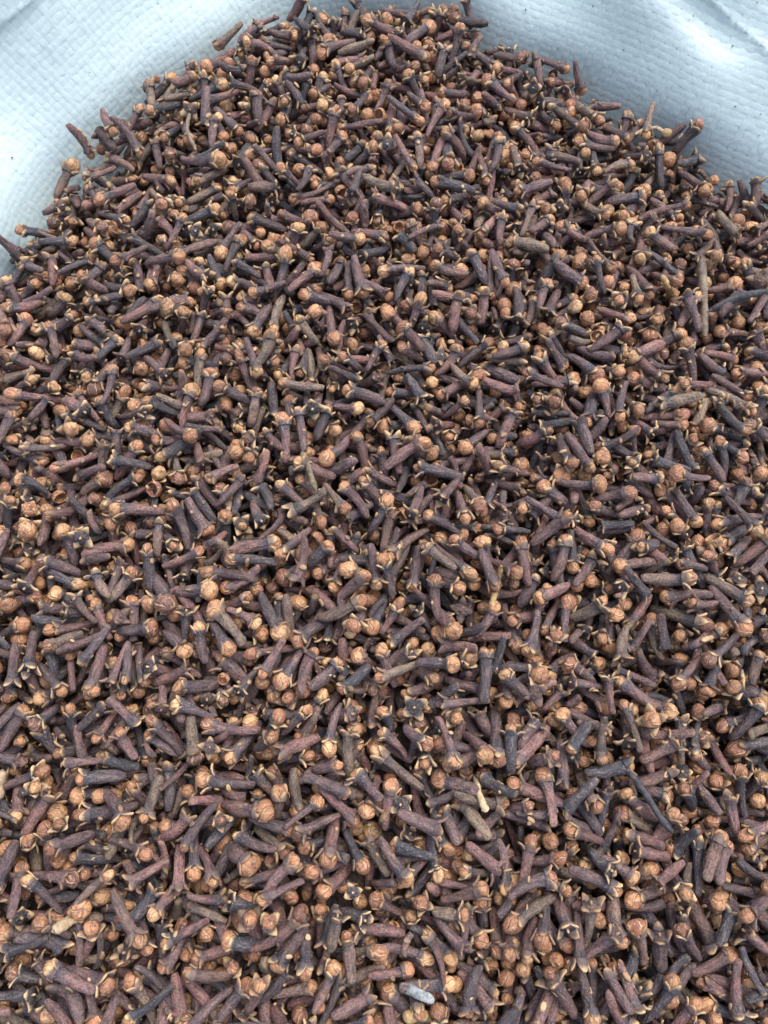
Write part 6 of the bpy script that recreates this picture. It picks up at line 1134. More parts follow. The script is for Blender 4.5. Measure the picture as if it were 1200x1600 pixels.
    -328,1305,-106,14,-45,2,6, -75,1314,-159,147,0,0,6, 31,784,-159,-88,9,0,6, 467,550,-178,16,17,0,8, 290,1308,-141,13,-16,0,6, -653,643,-127,96,9,0,5,
    35,1057,-145,-20,12,0,7, -851,139,-173,22,-56,3,5, -861,2012,-169,133,15,0,7, -1107,1094,-128,125,-2,3,3, 360,2427,-164,106,65,3,1, 992,1171,-158,66,-2,0,5,
    -167,273,-152,-176,49,2,7, -1009,-232,-212,-47,15,0,7, 642,-449,-191,-123,11,1,8, 537,691,-173,-12,26,0,6, 614,2040,-181,-75,18,0,5, -193,-665,-127,-8,4,1,6,
    725,71,-147,84,-3,0,7, 196,979,-163,-67,5,0,6, -124,-74,-125,-162,-30,3,4, 498,1484,-162,-112,9,0,6, -445,821,-113,137,-43,3,3, -315,1791,-136,108,-31,0,5,
    -152,7,-176,135,-5,1,8, 957,-709,-118,-54,41,0,8, 129,1640,-157,-16,63,2,5, -86,1225,-188,32,-1,0,7, -296,311,-153,-96,15,0,6, 866,531,-165,52,13,0,7,
    493,1254,-80,132,45,2,5, 645,1296,-145,-101,29,0,6, 629,1223,-150,-133,14,2,5, -393,2064,-200,44,-1,1,6, 49,2043,-129,16,2,0,8, 471,1596,-138,-131,6,0,6,
    972,-260,-207,-143,10,0,6, -1098,132,-95,-155,-13,0,7, 627,1445,-124,-63,-3,1,5, 789,433,-158,-101,26,3,7, 1196,1259,-152,53,24,0,6, -217,1583,-132,113,23,0,6,
    919,1105,-148,-8,18,0,5, 296,778,-183,66,8,3,8, 456,242,-153,145,-38,2,7, 506,-685,-187,-24,11,0,6, 849,378,-140,-171,-21,0,6, -174,1116,-198,136,-18,1,7,
    -690,277,-198,77,8,0,8, -548,-76,-205,12,7,0,5, -414,722,-133,-149,21,0,7, -611,-380,-221,-123,-10,0,7, 777,-110,-193,72,-50,3,6, -470,321,-162,92,7,0,6,
    -1130,938,-177,-65,-9,2,6, -64,-652,-209,-123,-10,3,1, 833,1136,-151,52,22,1,6, 44,-294,-126,-84,-9,2,6, -775,646,-167,-53,31,2,6, -1045,1599,-157,52,-16,0,6,
    -298,-305,-142,-61,-23,0,6, 246,-468,-194,-37,-5,0,7, -1063,815,-168,-75,20,0,6, -581,616,-145,8,10,0,6, -697,2183,-157,38,-1,0,7, -48,324,-125,115,18,2,5,
    239,2241,-162,168,2,0,7, 524,-655,-176,-166,26,3,4, 901,2022,-209,-12,9,0,6, -269,1031,-176,147,27,0,6, 365,1469,-114,37,13,0,6, 371,177,-143,-158,7,0,7,
    358,1879,-148,-130,17,0,6, 110,1830,-105,-118,-38,3,6, 1184,834,-116,-89,30,1,9, -412,1315,-143,-124,-19,0,6, 668,2093,-167,14,42,0,7, 876,797,-117,-42,-5,0,5,
    -500,31,-177,69,-4,0,7, 839,3,-158,157,-45,3,6, -1016,1320,-176,-61,6,1,7, -496,2269,-184,-111,-28,0,7, 381,370,-173,-96,8,3,3, -930,2014,-185,-120,15,0,6,
    70,1464,-128,0,-14,0,5, 537,-416,-200,-93,14,1,8, -1016,-25,-194,-67,-1,1,5, -325,-379,-166,75,-63,2,7, 366,1230,-169,-166,6,1,8, -724,642,-178,135,13,3,6,
    -168,975,-175,-28,31,1,5, -146,1738,-128,132,-5,0,6, 666,966,-109,-101,0,3,1, 799,-493,-194,-140,11,0,7, -374,812,-152,157,9,0,6, 753,521,-135,31,19,0,8,
    -565,778,-168,173,20,0,6, -16,334,-116,-53,25,3,4, -262,-21,-179,179,-24,0,5, -1249,1438,-178,69,29,3,7, -92,2426,-155,-154,5,0,6, -712,160,-148,136,18,3,2,
    524,1114,-179,-127,-11,1,7, 44,1613,-150,77,-17,0,5, -518,-718,-197,-86,16,0,6, 710,1181,-160,1,-5,0,7, -482,2355,-119,77,-8,0,6, 509,760,-166,33,12,1,6,
    406,1598,-168,111,2,0,5, -95,17,-93,-49,4,3,1, -300,1180,-184,-179,36,0,7, -221,847,-134,44,26,3,4, 470,991,-162,177,-4,0,4, -1100,-78,-229,-10,12,0,5,
    867,-418,-192,176,-70,3,2, -863,935,-99,-140,11,2,5, 5,1173,-178,-157,23,0,8, -64,2046,-139,-150,2,0,7, -678,-552,-235,75,9,0,5, 934,1021,-132,-129,12,1,7,
    -1034,1833,-183,-156,67,3,1, 220,-584,-215,170,8,0,8, -287,18,-195,-6,7,0,8, 845,335,-209,28,6,0,7, 957,-708,-197,144,-2,0,9, 1038,-74,-187,21,8,3,8,
    425,736,-168,-140,34,3,3, 348,2082,-148,61,-15,0,8, 763,282,-210,-80,-7,0,6, -88,977,-206,88,2,0,6, 1034,30,-177,-131,-27,1,5, -885,-665,-156,-39,40,1,5,
    -494,816,-136,147,14,0,6, -170,1140,-170,118,-9,0,7, -195,2156,-126,-154,20,0,6, 183,443,-133,123,13,0,6, -160,212,-189,-96,6,0,5, -412,-407,-179,-6,-20,3,3,
    -69,378,-168,140,-11,0,7, 864,-266,-165,-76,50,3,3, 722,1251,-143,-144,2,0,8, 822,676,-130,-98,39,2,6, -413,-634,-189,111,22,3,1, -169,-303,-159,97,-6,3,6,
    1159,1376,-156,180,-1,0,6, -844,-663,-209,32,30,0,7, -699,-137,-201,-96,7,0,7, -831,113,-200,47,-65,2,4, -811,1744,-189,120,26,0,5, 440,-354,-193,-157,-5,0,6,
    -770,1491,-165,2,-2,0,6, -446,467,-157,-177,3,0,6, 376,2220,-164,-163,-16,1,6, 884,459,-186,-134,4,0,8, 479,1031,-115,153,5,3,5, -542,144,-148,-60,35,0,6,
    -485,-245,-199,-92,-37,0,6, -753,-565,-221,149,-1,0,6, 1244,1421,-142,-90,-1,3,7, -1115,1005,-188,-157,-4,1,6, 279,1540,-113,35,-38,1,5, -580,1723,-122,71,53,2,6,
    559,1899,-104,130,8,3,5, 288,229,-134,120,18,1,4, -93,681,-180,153,14,1,5, -342,1284,-162,136,-4,0,6, 984,-52,-211,153,-1,0,6, -516,964,-171,111,17,0,7,
    -266,349,-154,120,34,3,6, 1060,-166,-202,44,0,0,8, -56,1770,-131,33,9,1,6, -647,-135,-193,68,-2,1,6, -550,2183,-185,-76,23,0,7, 491,1654,-124,21,9,0,7,
    -768,1317,-154,165,-51,2,6, -1027,-170,-161,42,-12,1,5, -109,-634,-191,-135,3,0,6, 304,428,-190,-172,37,2,6, -1133,1543,-187,140,-54,3,6, -142,847,-153,169,-6,0,6,
    -723,1257,-160,2,16,0,8, -1029,1431,-200,82,32,0,7, -179,660,-161,97,-15,0,5, 395,2431,-166,23,57,3,3, -855,132,-222,120,-7,2,7, -1076,1061,-170,160,3,1,5,
    103,1589,-107,156,-5,0,6, 195,231,-143,-11,38,0,6, -1018,-111,-203,26,32,0,6, 806,628,-140,139,10,3,6, 339,493,-192,-55,23,1,8, 972,-111,-197,147,-12,0,7,
    -1166,1282,-131,6,-13,0,8, -995,-433,-156,-73,31,2,6, -752,-470,-204,-89,65,3,5, 448,2197,-140,148,15,3,7, -150,2236,-133,-145,18,0,8, -740,-104,-202,-113,7,1,6,
    89,777,-171,-50,-20,0,8, -252,-98,-169,173,1,0,5, 809,1344,-160,60,11,0,7, 1156,489,-205,-156,8,0,6, 374,-285,-171,-108,8,3,1, 477,-276,-198,78,17,0,6,
    -957,1695,-208,172,-86,1,6, 710,697,-133,150,-1,0,6, -831,671,-146,-135,-24,3,5, -189,2409,-145,140,-45,0,7, 499,-291,-171,-49,-63,2,5, 519,2074,-227,-79,1,1,6,
    -1190,1170,-150,110,38,1,4, -156,2087,-115,73,-5,0,6, 228,1391,-161,-20,0,1,5, 1098,304,-150,-98,-14,0,6, 1096,601,-149,-43,-69,2,6, 952,-406,-131,23,16,3,4,
    245,311,-136,-6,6,1,8, 1051,-133,-179,-171,-72,3,2, -530,-302,-204,96,-10,0,7, 355,810,-123,-144,-24,3,2, 327,657,-182,-140,3,0,7, 84,444,-116,51,-42,3,2,
    -618,-471,-166,-73,4,1,4, -733,-269,-180,-143,-28,0,7, -1051,1135,-132,137,29,3,1, 533,1280,-139,37,11,0,9, -252,2477,-164,161,-5,0,7, 111,-450,-150,-26,25,3,6,
    -769,1543,-118,164,-11,0,6, -419,975,-169,-112,-12,1,7, -490,1442,-167,96,-6,0,7, 155,-669,-234,-97,-4,0,7, -868,632,-132,121,-9,0,4, -973,270,-162,-163,-61,0,7,
    115,-116,-121,-62,-3,3,5, 426,586,-168,41,-11,0,7, 339,402,-167,20,24,0,6, 263,505,-184,-55,1,1,8, -966,87,-234,140,6,0,5, -310,598,-151,101,39,3,4,
    36,-622,-211,-120,-5,0,7, -423,983,-127,153,36,3,4, 1138,910,-157,37,-15,0,6, -260,-615,-174,-129,1,0,7, -606,249,-168,-179,80,3,3, -304,-207,-173,-39,-9,0,7,
    -1186,1432,-191,-111,19,0,6, 544,1092,-123,-88,-40,2,7, -213,1014,-157,85,31,0,6, 119,-473,-179,-119,-2,0,7, -335,-660,-116,-69,32,2,7, 1139,803,-149,-169,-10,1,6,
    -956,-675,-224,-127,0,0,7, 587,1097,-113,-49,-37,2,6, 555,2146,-162,-37,-5,0,7, -852,1153,-143,40,-7,0,6, 696,-211,-223,65,-6,2,5, 868,1977,-177,-9,-5,0,7,
    -628,-537,-235,58,6,0,7, -393,627,-174,49,5,0,6, 495,799,-176,-135,-26,0,7, 225,1116,-111,-36,2,3,4, 73,1827,-143,-150,14,0,6, -753,135,-207,-38,20,0,4,
    409,1724,-189,-153,10,0,7, -445,421,-159,13,-41,2,6, -311,1456,-147,108,-9,0,7, -873,-34,-193,-21,-11,0,6, -1029,-192,-193,-61,66,2,6, -1231,1294,-175,95,-2,0,8,
    849,462,-141,-54,15,0,6, -415,218,-162,101,-83,3,1, -435,2093,-175,-171,-10,1,9, 746,1522,-176,126,33,0,7, -391,876,-158,50,35,0,8, 1034,936,-131,-23,-5,1,8,
    641,1433,-91,10,0,3,5, -707,1922,-188,131,25,0,7, 228,1231,-142,-108,29,1,5, -244,202,-94,-108,12,3,8, -495,186,-170,-101,0,0,7, -84,1016,-159,-44,15,0,6,
    491,-423,-203,83,3,0,6, -565,2051,-183,153,17,0,7, -902,62,-176,159,-22,0,7, -444,528,-132,-33,7,0,6, 146,541,-179,-126,55,0,5, 380,900,-186,95,7,2,7,
    -886,-675,-202,-75,4,0,8, -904,184,-155,-87,-7,1,6, 779,363,-197,90,14,3,1, -908,-699,-117,144,-14,0,9, 275,509,-143,76,28,2,7, 965,179,-172,-109,-1,0,9,
    -32,-661,-201,-125,8,0,7, 51,1019,-175,172,22,1,7, -953,1762,-151,118,-46,0,7, 927,-640,-226,52,-2,2,6, 888,-402,-204,-57,0,1,5, -444,-573,-160,21,-40,3,1,
    991,1405,-174,169,34,0,5, 176,1298,-165,-163,13,1,7, -859,805,-131,-30,1,0,6, -152,2095,-156,-20,17,0,7, 541,361,-136,-178,14,3,7, 935,-334,-206,168,14,0,7,
    -352,2316,-102,68,22,3,2, 356,661,-153,-135,16,0,8, -719,881,-138,22,-5,3,4, -431,2185,-163,-41,24,0,7, -237,76,-144,-33,13,0,6, -860,271,-192,127,30,1,5,
    -742,1661,-139,-6,0,1,9, -603,1631,-167,-90,-71,3,4, 880,-155,-219,-67,9,3,1, -376,344,-108,47,-51,2,6, 453,50,-170,51,2,0,7, 545,159,-183,-22,-12,0,8,
    692,1406,-174,28,24,1,5, 841,275,-208,-150,23,0,6, 219,-472,-140,95,-58,2,5, -895,1853,-184,-14,-4,0,8, -551,-119,-198,-160,19,0,7, -232,-261,-154,-93,17,0,6,
    309,261,-154,-98,54,2,6, -924,1299,-174,62,-11,0,9, -192,1277,-169,99,67,2,7, 116,1955,-136,-143,16,0,6, 1028,1928,-208,-61,-17,0,8, 1139,1524,-204,137,24,1,7,
    -417,709,-169,0,-9,0,7, -715,-124,-122,-142,-57,2,6, 207,2453,-140,-144,-18,0,5, -920,614,-155,-168,10,0,7, -771,1544,-171,-10,30,0,6, -633,1752,-186,-73,-18,0,7,
    -338,2236,-134,-87,32,1,6, 642,48,-226,96,14,0,7, 730,-723,-197,-101,2,0,6, -100,256,-190,60,4,0,7, -1114,1048,-133,-112,12,2,5, -852,2029,-207,11,9,1,8,
    -107,2128,-167,134,-12,0,7, -608,1125,-141,76,43,2,5, -84,208,-185,-85,-15,2,7, -15,724,-130,-86,-12,0,6, -1132,601,-170,127,5,0,5, -579,1437,-178,113,-7,0,7,
    188,348,-151,-162,29,3,4, -583,1390,-128,32,24,1,5, 830,305,-178,158,10,0,8, -686,1355,-153,145,13,0,7, 974,1371,-149,-172,34,0,5, -736,443,-201,-151,2,0,6,
    459,-416,-172,120,-7,1,5, -103,1452,-138,173,9,1,6, -675,1674,-208,-121,26,0,8, -415,1089,-102,-61,-21,3,6, -261,654,-85,146,13,3,2, -205,1097,-187,-62,33,3,3,
    -119,39,-151,77,24,3,4, 807,472,-156,116,-14,3,4, -979,1343,-152,34,-47,2,6, 1033,610,-161,-53,10,0,6, 554,2287,-206,57,37,0,7, 143,1726,-129,125,13,0,6,
    -267,1433,-142,106,17,1,8, -232,675,-171,-71,13,0,7, 23,2603,-155,-172,-5,1,8, -1009,1571,-181,167,-20,0,7, 245,2110,-133,48,16,0,8, -489,1755,-186,146,3,0,8,
    -719,579,-175,-1,8,0,7, 215,1770,-118,49,-29,0,8, -25,2137,-128,-47,-5,0,4, -549,2342,-187,-86,-17,0,8, -238,2366,-189,-144,-55,1,6, 639,1536,-131,145,20,1,7,
    418,1119,-189,-57,-4,0,8, -1214,1362,-142,-84,14,2,5, 625,929,-158,-35,2,0,7, -998,415,-191,80,11,2,7, 697,-270,-212,137,-1,0,7, 403,249,-157,139,6,3,8,
    16,-81,-130,75,-4,2,5, 568,1716,-137,90,-10,3,0, 851,1053,-125,-80,-30,3,6, -1100,197,-110,55,-23,1,6, 863,509,-137,112,26,3,7, 1019,800,-103,46,4,1,5,
    -1170,1279,-182,59,-5,1,7, 135,2098,-138,-6,4,1,5, -307,696,-147,-104,-24,0,7, 139,846,-175,-118,11,1,8, -407,2328,-159,147,37,1,9, -781,1974,-186,-108,12,0,4,
    423,2331,-183,11,71,0,5, -397,-194,-220,-59,2,2,5, -1212,1138,-183,-132,41,0,5, 680,-123,-192,-109,-25,0,9, 352,1848,-179,-71,22,1,7, -727,-665,-234,22,9,0,7,
    246,-30,-126,20,1,0,6, 221,2099,-105,117,-3,0,4, -50,460,-175,-81,-17,0,6, -1118,1379,-215,-172,45,3,6, -749,1417,-174,-121,-11,3,8, -676,1478,-171,-79,6,0,7,
    -116,1846,-108,90,45,2,6, -80,343,-167,154,-14,1,7, 861,1471,-181,-15,4,0,7, 52,2248,-136,-17,-1,0,7, -1143,1086,-190,-118,27,0,6, 611,707,-133,-129,-1,2,6,
    1052,-427,-173,17,-6,0,7, 1019,212,-214,-22,16,1,7, 801,-434,-191,39,6,0,5, -299,2422,-149,-74,-7,1,8, -252,852,-158,53,12,1,8, 827,2089,-194,69,28,0,6,
    -801,1059,-139,138,-13,3,0, -240,-586,-148,-159,21,3,1, 778,1336,-138,115,54,2,5, -295,1122,-136,57,-3,0,7, -591,368,-157,114,1,3,0, 1125,1418,-150,165,7,0,6,
    -343,2479,-168,-129,-77,2,6, -508,1740,-225,155,-12,0,7, 120,-655,-220,-105,4,0,6, -379,892,-196,-64,7,0,7, 903,814,-92,14,16,2,6, -342,961,-184,-77,29,1,6,
    397,1413,-160,41,9,0,7, 130,1910,-136,-122,17,0,6, 182,-77,-123,-10,-6,2,4, 511,1238,-179,19,3,0,9, -988,-497,-191,21,0,1,5, -1046,1262,-154,98,7,0,7,
    -955,574,-172,-165,0,3,2, -235,1510,-163,-22,-1,1,7, 501,397,-142,102,19,1,7, 1163,1772,-250,136,14,0,7, 650,263,-197,166,16,3,3, 846,1912,-238,-94,17,1,4,
    663,2210,-185,-166,25,0,6, 1078,204,-94,93,-12,0,5, 482,-62,-136,-136,-22,2,6, 320,-350,-191,-76,68,2,5, 1239,1256,-176,83,-11,0,8, 1004,111,-205,-14,8,0,6,
    587,-159,-165,136,-37,2,6, 833,1433,-188,147,-24,1,7, 718,783,-135,-1,-49,2,5, 948,1065,-111,33,-12,2,6, -762,681,-134,-17,23,1,6, 185,1224,-161,-179,15,0,8,
    284,1877,-152,39,9,0,8, -1142,1206,-161,146,-6,3,6, 73,-583,-179,148,64,2,6, 163,541,-123,-46,0,0,9, -908,-105,-212,-98,6,2,6, 528,1727,-156,-164,22,1,5,
    652,637,-140,160,-10,2,6, -1007,1333,-135,5,39,3,2, -135,275,-168,76,-61,3,4, -108,501,-171,100,-4,0,6, -952,-698,-182,47,11,1,6, 813,-108,-182,-164,42,3,6,
    -717,1521,-202,81,2,0,7, 422,-167,-153,-176,3,0,8, -735,-572,-147,122,-9,2,5, 192,1593,-114,53,19,2,6, -421,1613,-136,-176,-23,3,1, -554,741,-178,-173,14,0,7,
    -1070,3,-234,-52,7,0,6, 354,576,-204,170,-7,0,8, -220,1279,-206,-72,0,0,4, 10,1121,-203,-62,15,0,7, -1039,1542,-233,-7,8,1,6, 126,260,-177,69,-1,1,6,
    346,961,-157,121,-16,0,5, 557,801,-123,18,-51,3,3, -593,-268,-185,-101,3,0,6, 400,-485,-194,17,-2,1,9, 141,1512,-103,-117,11,2,5, -648,1513,-161,110,12,1,5,
    413,1677,-147,-1,-20,1,4, -897,-220,-184,40,20,2,6, -853,-255,-190,-86,-5,1,7, -1080,369,-168,151,21,0,6, -570,1618,-190,-70,13,0,6, 87,1618,-180,-128,3,0,8,
    1143,161,-193,-162,-1,1,7, -689,-415,-235,-86,3,0,6, -600,-672,-205,-162,-8,1,8, 1063,872,-134,144,9,3,6, 792,1938,-159,8,-4,2,6, 410,1512,-144,8,-13,0,8,
    1131,480,-157,-12,-5,1,5, -136,2292,-162,21,30,0,7, -772,268,-189,16,-13,0,5, -770,-436,-220,62,-2,0,8, -70,774,-188,-129,13,0,5, 257,1767,-168,153,-31,3,5,
    11,634,-136,-127,57,2,6, 303,2007,-156,-26,15,0,7, 436,-529,-209,-132,-2,3,6, 732,1928,-174,9,-13,3,6, 129,2436,-144,-68,16,0,8, -517,631,-97,-142,-23,2,6,
    1209,1417,-156,-39,-21,2,7, -666,176,-190,88,7,0,7, -215,-729,-203,58,14,0,7, -185,2001,-145,156,3,1,7, -59,1047,-144,140,-12,0,8, -1063,963,-199,-118,-2,3,5,
    203,2392,-149,-127,-13,0,7, -288,-291,-190,-160,-7,0,7, -606,-408,-193,-90,-15,1,7, 24,1727,-150,-120,4,0,6, 860,-694,-220,167,20,0,6, 398,-453,-141,-94,-34,3,0,
    -127,969,-192,56,31,3,6, -1205,1008,-196,-62,10,0,9, -854,213,-174,146,-14,0,8, -448,-272,-217,86,18,0,6, -213,825,-182,109,-17,0,6, -383,693,-131,37,-5,0,7,
    1043,1707,-194,-71,7,0,5, 401,-417,-207,-7,-46,2,6, -588,1318,-145,-109,4,1,8, 642,999,-182,-157,1,0,5, 186,1416,-188,-107,-1,3,7, 1016,809,-140,-38,-10,0,8,
    754,-141,-210,-99,34,2,5, -30,2503,-214,100,50,0,7, 750,-301,-183,-73,15,0,4, -857,758,-118,-135,-71,2,6, -267,931,-152,-144,-16,3,1, 945,1232,-178,-173,2,0,8,
    1169,744,-160,175,-6,0,7, 483,979,-203,-147,5,1,5, 495,215,-161,100,8,2,6, 77,242,-161,-127,39,3,8, 630,-105,-189,74,-7,0,6, 543,329,-164,-127,2,3,8,
    748,1336,-203,144,9,0,7, -292,2540,-159,-22,4,0,5, 995,607,-177,-54,-11,0,7, 137,-213,-121,82,8,2,7, 558,-137,-218,-22,-2,1,6, 1006,-170,-207,-132,6,0,6,
    1226,1346,-121,-118,20,3,3, -717,-103,-176,-4,46,2,6, -347,2431,-182,45,-17,0,6, -675,2015,-167,-59,9,0,6, -1048,174,-189,-138,3,0,6, 173,1746,-131,116,43,1,8,
    -1186,1111,-202,-120,20,0,5, 839,1607,-191,-10,-26,3,6, -84,723,-139,40,-13,0,7, 662,1147,-164,-17,-22,0,6, 410,46,-157,-120,10,1,7, 1186,778,-139,9,-8,0,7,
    292,2332,-161,151,28,1,4, 996,1582,-173,-176,4,1,6, -589,2171,-152,-121,4,0,7, 604,1934,-136,-112,41,2,5, 906,1684,-183,19,41,0,6, 1172,656,-156,-139,-7,0,6,
    -1179,816,-108,141,22,0,7, -387,2000,-160,-165,-30,0,6, -1215,971,-154,175,-5,3,7, 611,2248,-243,99,39,0,6, 466,2231,-172,-78,-16,0,9, -568,2294,-157,144,-5,0,9,
    -629,1623,-152,115,36,0,6, 48,2387,-154,-145,33,0,6, -332,1892,-127,-46,-10,0,6, 888,1737,-200,52,10,0,8, -495,829,-173,57,-14,0,7, -87,1557,-138,-148,25,1,8,
    57,557,-95,-122,-3,3,5, -515,1693,-170,180,-5,0,7, -411,1889,-140,30,33,1,5, 1006,1748,-226,-177,17,1,7, -413,2210,-142,141,-20,1,7, 455,2031,-208,-63,19,0,7,
    216,1913,-136,78,-10,0,8, 1209,974,-168,-52,-26,0,6, 706,2008,-143,64,-18,1,7, 1004,1923,-242,122,19,0,8, -547,-723,-120,72,-7,0,7, -85,2546,-185,55,-9,0,5,
    139,2568,-203,151,27,0,7, -1133,535,-165,42,36,3,4, 404,2368,-171,58,-15,0,7, 1096,963,-124,160,9,0,7, -509,-714,-149,-103,14,0,7, -291,1533,-132,153,0,0,7,
    274,2429,-164,109,0,1,5, 619,2238,-193,45,23,0,6, 1143,1684,-179,163,-11,0,6, -181,2517,-218,-171,-87,1,7, 1203,1037,-134,-23,38,1,5, 93,2528,-176,144,35,0,8,
    -400,2474,-144,-7,20,0,6, -955,1616,-152,97,-4,2,6, 155,2599,-123,16,-7,3,3, -72,2510,-153,-31,-6,1,5, -608,1169,-96,-77,17,3,2, -1251,998,-129,8,-8,0,5,
    -1011,-564,-160,-130,16,3,6, 84,1059,-96,86,-42,2,5, 185,2314,-139,4,14,0,6, -104,2446,-187,24,-9,0,7, -1224,965,-115,-16,-7,0,4, -968,1017,-121,-78,52,3,1,
    -1092,170,-148,98,-27,0,7, -1077,1394,-154,179,9,1,5, -722,2248,-194,-119,-20,0,5, 306,2467,-185,-59,24,0,4, -1248,1386,-223,56,-1,0,7, 1201,1747,-214,-53,2,1,7,
    -879,2093,-189,-119,5,3,2, 706,1832,-194,23,15,0,7, 967,1653,-226,-59,44,0,6, -835,1571,-169,-140,35,0,8, 475,2313,-189,62,3,0,6, 1131,531,-97,-137,-19,1,6,
    1064,1703,-162,130,-6,3,4, 152,2122,-99,16,77,2,7, -1232,891,-162,0,-38,1,7, 1320,1509,-195,133,34,0,7, 1223,1128,-134,-71,17,0,7, 184,2302,-174,-14,5,0,8,
    -266,2577,-171,5,5,0,5, -12,1591,-83,97,80,2,5, 1133,128,-140,-18,19,0,6, 686,2114,-206,-35,20,0,7, -1148,1465,-183,-93,23,0,7, 17,2516,-135,-25,-14,0,8,
    108,2139,-140,12,4,0,9, -682,2239,-181,50,-7,0,9, 131,2601,-155,86,26,2,6, 660,2166,-195,-173,0,0,7, 965,1692,-206,155,33,2,7, -63,2539,-227,-116,16,0,5,
    -1203,691,-173,32,18,0,5, -1024,1668,-188,177,31,0,6, 520,1764,-129,-67,26,2,8, -81,2138,-142,-63,27,0,7, 375,2288,-170,0,-10,0,6, -1019,-291,-120,112,23,0,6,
    1283,1533,-215,-121,-6,0,6, -859,1814,-164,7,21,3,5, 215,2531,-196,124,-1,0,6, -84,1844,-122,46,51,3,2, -1258,1260,-193,-158,49,1,6, 1151,524,-137,114,-16,1,4,
    417,2443,-176,176,-56,3,5, -847,2108,-214,-117,-7,1,5, 1117,1802,-280,136,16,0,8, 340,2465,-234,153,2,3,3, -558,2358,-227,53,10,0,6, 1449,1226,-265,-114,4,2,5,
    1584,160,-235,86,21,0,5, -1081,-766,-237,-24,-1,0,6, 21,2515,-262,-65,15,0,7, -618,-727,-137,50,39,0,4, 1375,-86,-117,-94,-43,0,7, -677,-751,-109,-35,4,0,7,
    565,-803,-78,-22,-52,0,7, -473,-905,-104,44,51,1,7, -1464,577,-284,9,59,2,6, 1318,819,-151,115,-36,0,6, 1147,-98,-78,-98,25,0,7, 1023,-517,-119,-45,-27,0,7,
    -1163,304,-107,-72,5,1,8, -1391,-62,-119,130,22,0,6, 391,-933,-129,-62,-11,0,8, 1431,1104,-165,-49,39,3,5, -1198,-475,-140,-130,6,0,5, 1286,358,-132,-119,-13,0,6,
    -1147,-207,-101,169,-39,0,7, -1390,-286,-141,172,8,0,6, 1552,19,-159,9,40,0,6, 1476,870,-161,-49,35,0,6, -398,-683,-116,-179,27,0,7, 862,-932,-104,164,-45,1,7,
    1558,603,-142,-176,8,1,6, 1252,1337,-101,-101,24,0,7, -1115,-433,-99,-91,15,0,6, -1320,804,-167,93,58,1,5, -1243,182,-103,-67,23,0,8, 1226,921,-99,-29,-13,0,7,
    1226,-334,-65,-140,1,1,6, -1142,24,-146,47,-42,2,4, 1191,507,-121,-70,48,3,4, -1453,667,-172,120,19,0,6, -1151,674,-150,6,-69,3,6, 1184,50,-142,-29,-28,3,5,
    1011,-754,-161,33,19,0,6, -1078,-314,-62,-43,35,0,7, 73,-921,-138,75,11,0,9, 1301,219,-100,-82,39,0,6, -87,-749,-87,18,38,0,7, -1314,972,-162,63,57,2,6,
    955,-848,-139,131,-37,3,3, 191,-856,-130,175,-49,1,6, -556,-711,-72,176,19,0,6, 1528,349,-214,34,-11,0,9, -1002,-863,-97,-12,-13,1,5, 1084,90,-99,-67,7,0,6,
    -1490,783,-120,79,22,0,7, -1325,-250,-93,124,36,0,8, 1268,834,-56,-3,40,0,8, 1436,43,-106,169,22,0,6, -1189,450,-138,-59,23,0,7, -303,2513,-209,142,12,0,6,
    -1343,-177,-170,167,2,0,7, 1271,1455,-119,100,32,0,7, 1539,298,-127,-130,-15,3,3, -1298,1197,-213,-75,84,0,5, 754,-685,-69,15,22,0,6, -768,-711,-152,-152,-25,0,9,
    1099,-182,-166,161,13,0,5, 522,-932,-145,-80,-4,0,5, -86,-744,-185,-25,15,0,8, 1106,-770,-180,-120,-9,0,7, -1127,-85,-176,-141,21,0,6, 1214,-123,-144,-99,8,0,7,
    1364,1196,-155,148,-6,0,5, -1322,350,-153,-143,38,1,8, 1241,368,-125,-119,29,0,6, 1510,-196,-173,97,41,0,5, 1437,-341,-154,176,17,0,6, 1036,-639,-133,-74,0,1,8,
    -1364,964,-218,167,2,1,6, 968,-682,-80,24,-6,0,8, 837,-753,-88,114,11,0,6, -1237,1011,-172,88,26,1,5, -1090,-43,-75,-176,-3,0,6, 1320,493,-162,-107,14,0,5,
    1445,70,-143,77,39,1,6, -1203,-101,-146,47,38,1,6, 1329,-573,-134,-71,2,0,7, 1251,-134,-166,-68,26,0,6, -1425,755,-198,123,5,0,7, -91,-951,-210,134,0,1,6,
    -1165,52,-154,-160,4,0,6, 729,-938,-152,8,16,1,5, -582,-879,-113,155,9,0,5, -1239,109,-160,-129,40,0,7, -378,-743,-113,43,5,0,7, 1303,-69,-124,26,11,0,5,
    -1039,-427,-113,149,21,1,5, 1307,1108,-141,-38,16,0,8, 1335,1000,-92,157,19,0,6, -1307,642,-116,95,14,0,7, -1240,-248,-172,-173,39,0,6, 1240,673,-152,23,50,1,5,
    1378,857,-93,-123,3,0,6, -1197,-242,-77,146,-8,0,6, 1101,-230,-164,-138,50,0,7, 1475,87,-168,11,40,1,6, -1090,-584,-181,97,40,0,5, 1298,797,-112,-80,26,0,6,
    1104,-772,-136,88,-4,1,7, -363,-1014,-96,8,-12,1,6, -1230,441,-106,0,43,0,8, 606,-982,-112,168,-26,1,7, -1196,-282,-88,-65,41,0,7, -54,1830,-126,-55,-50,2,6,
    1325,-432,-166,-36,-10,1,9, 1377,653,-179,-87,4,0,7, -1003,-308,-99,25,-37,3,0, -1341,83,-100,6,-9,1,5, 294,-934,-172,158,13,0,6, 1324,1480,-172,4,23,0,5,
    1496,213,-166,138,-43,1,7, 1261,2,-81,-39,2,0,8, 671,-930,-120,51,-40,1,7, -1230,-550,-127,172,10,1,6, 1113,-632,-96,87,11,0,8, -584,-913,-133,77,7,2,6,
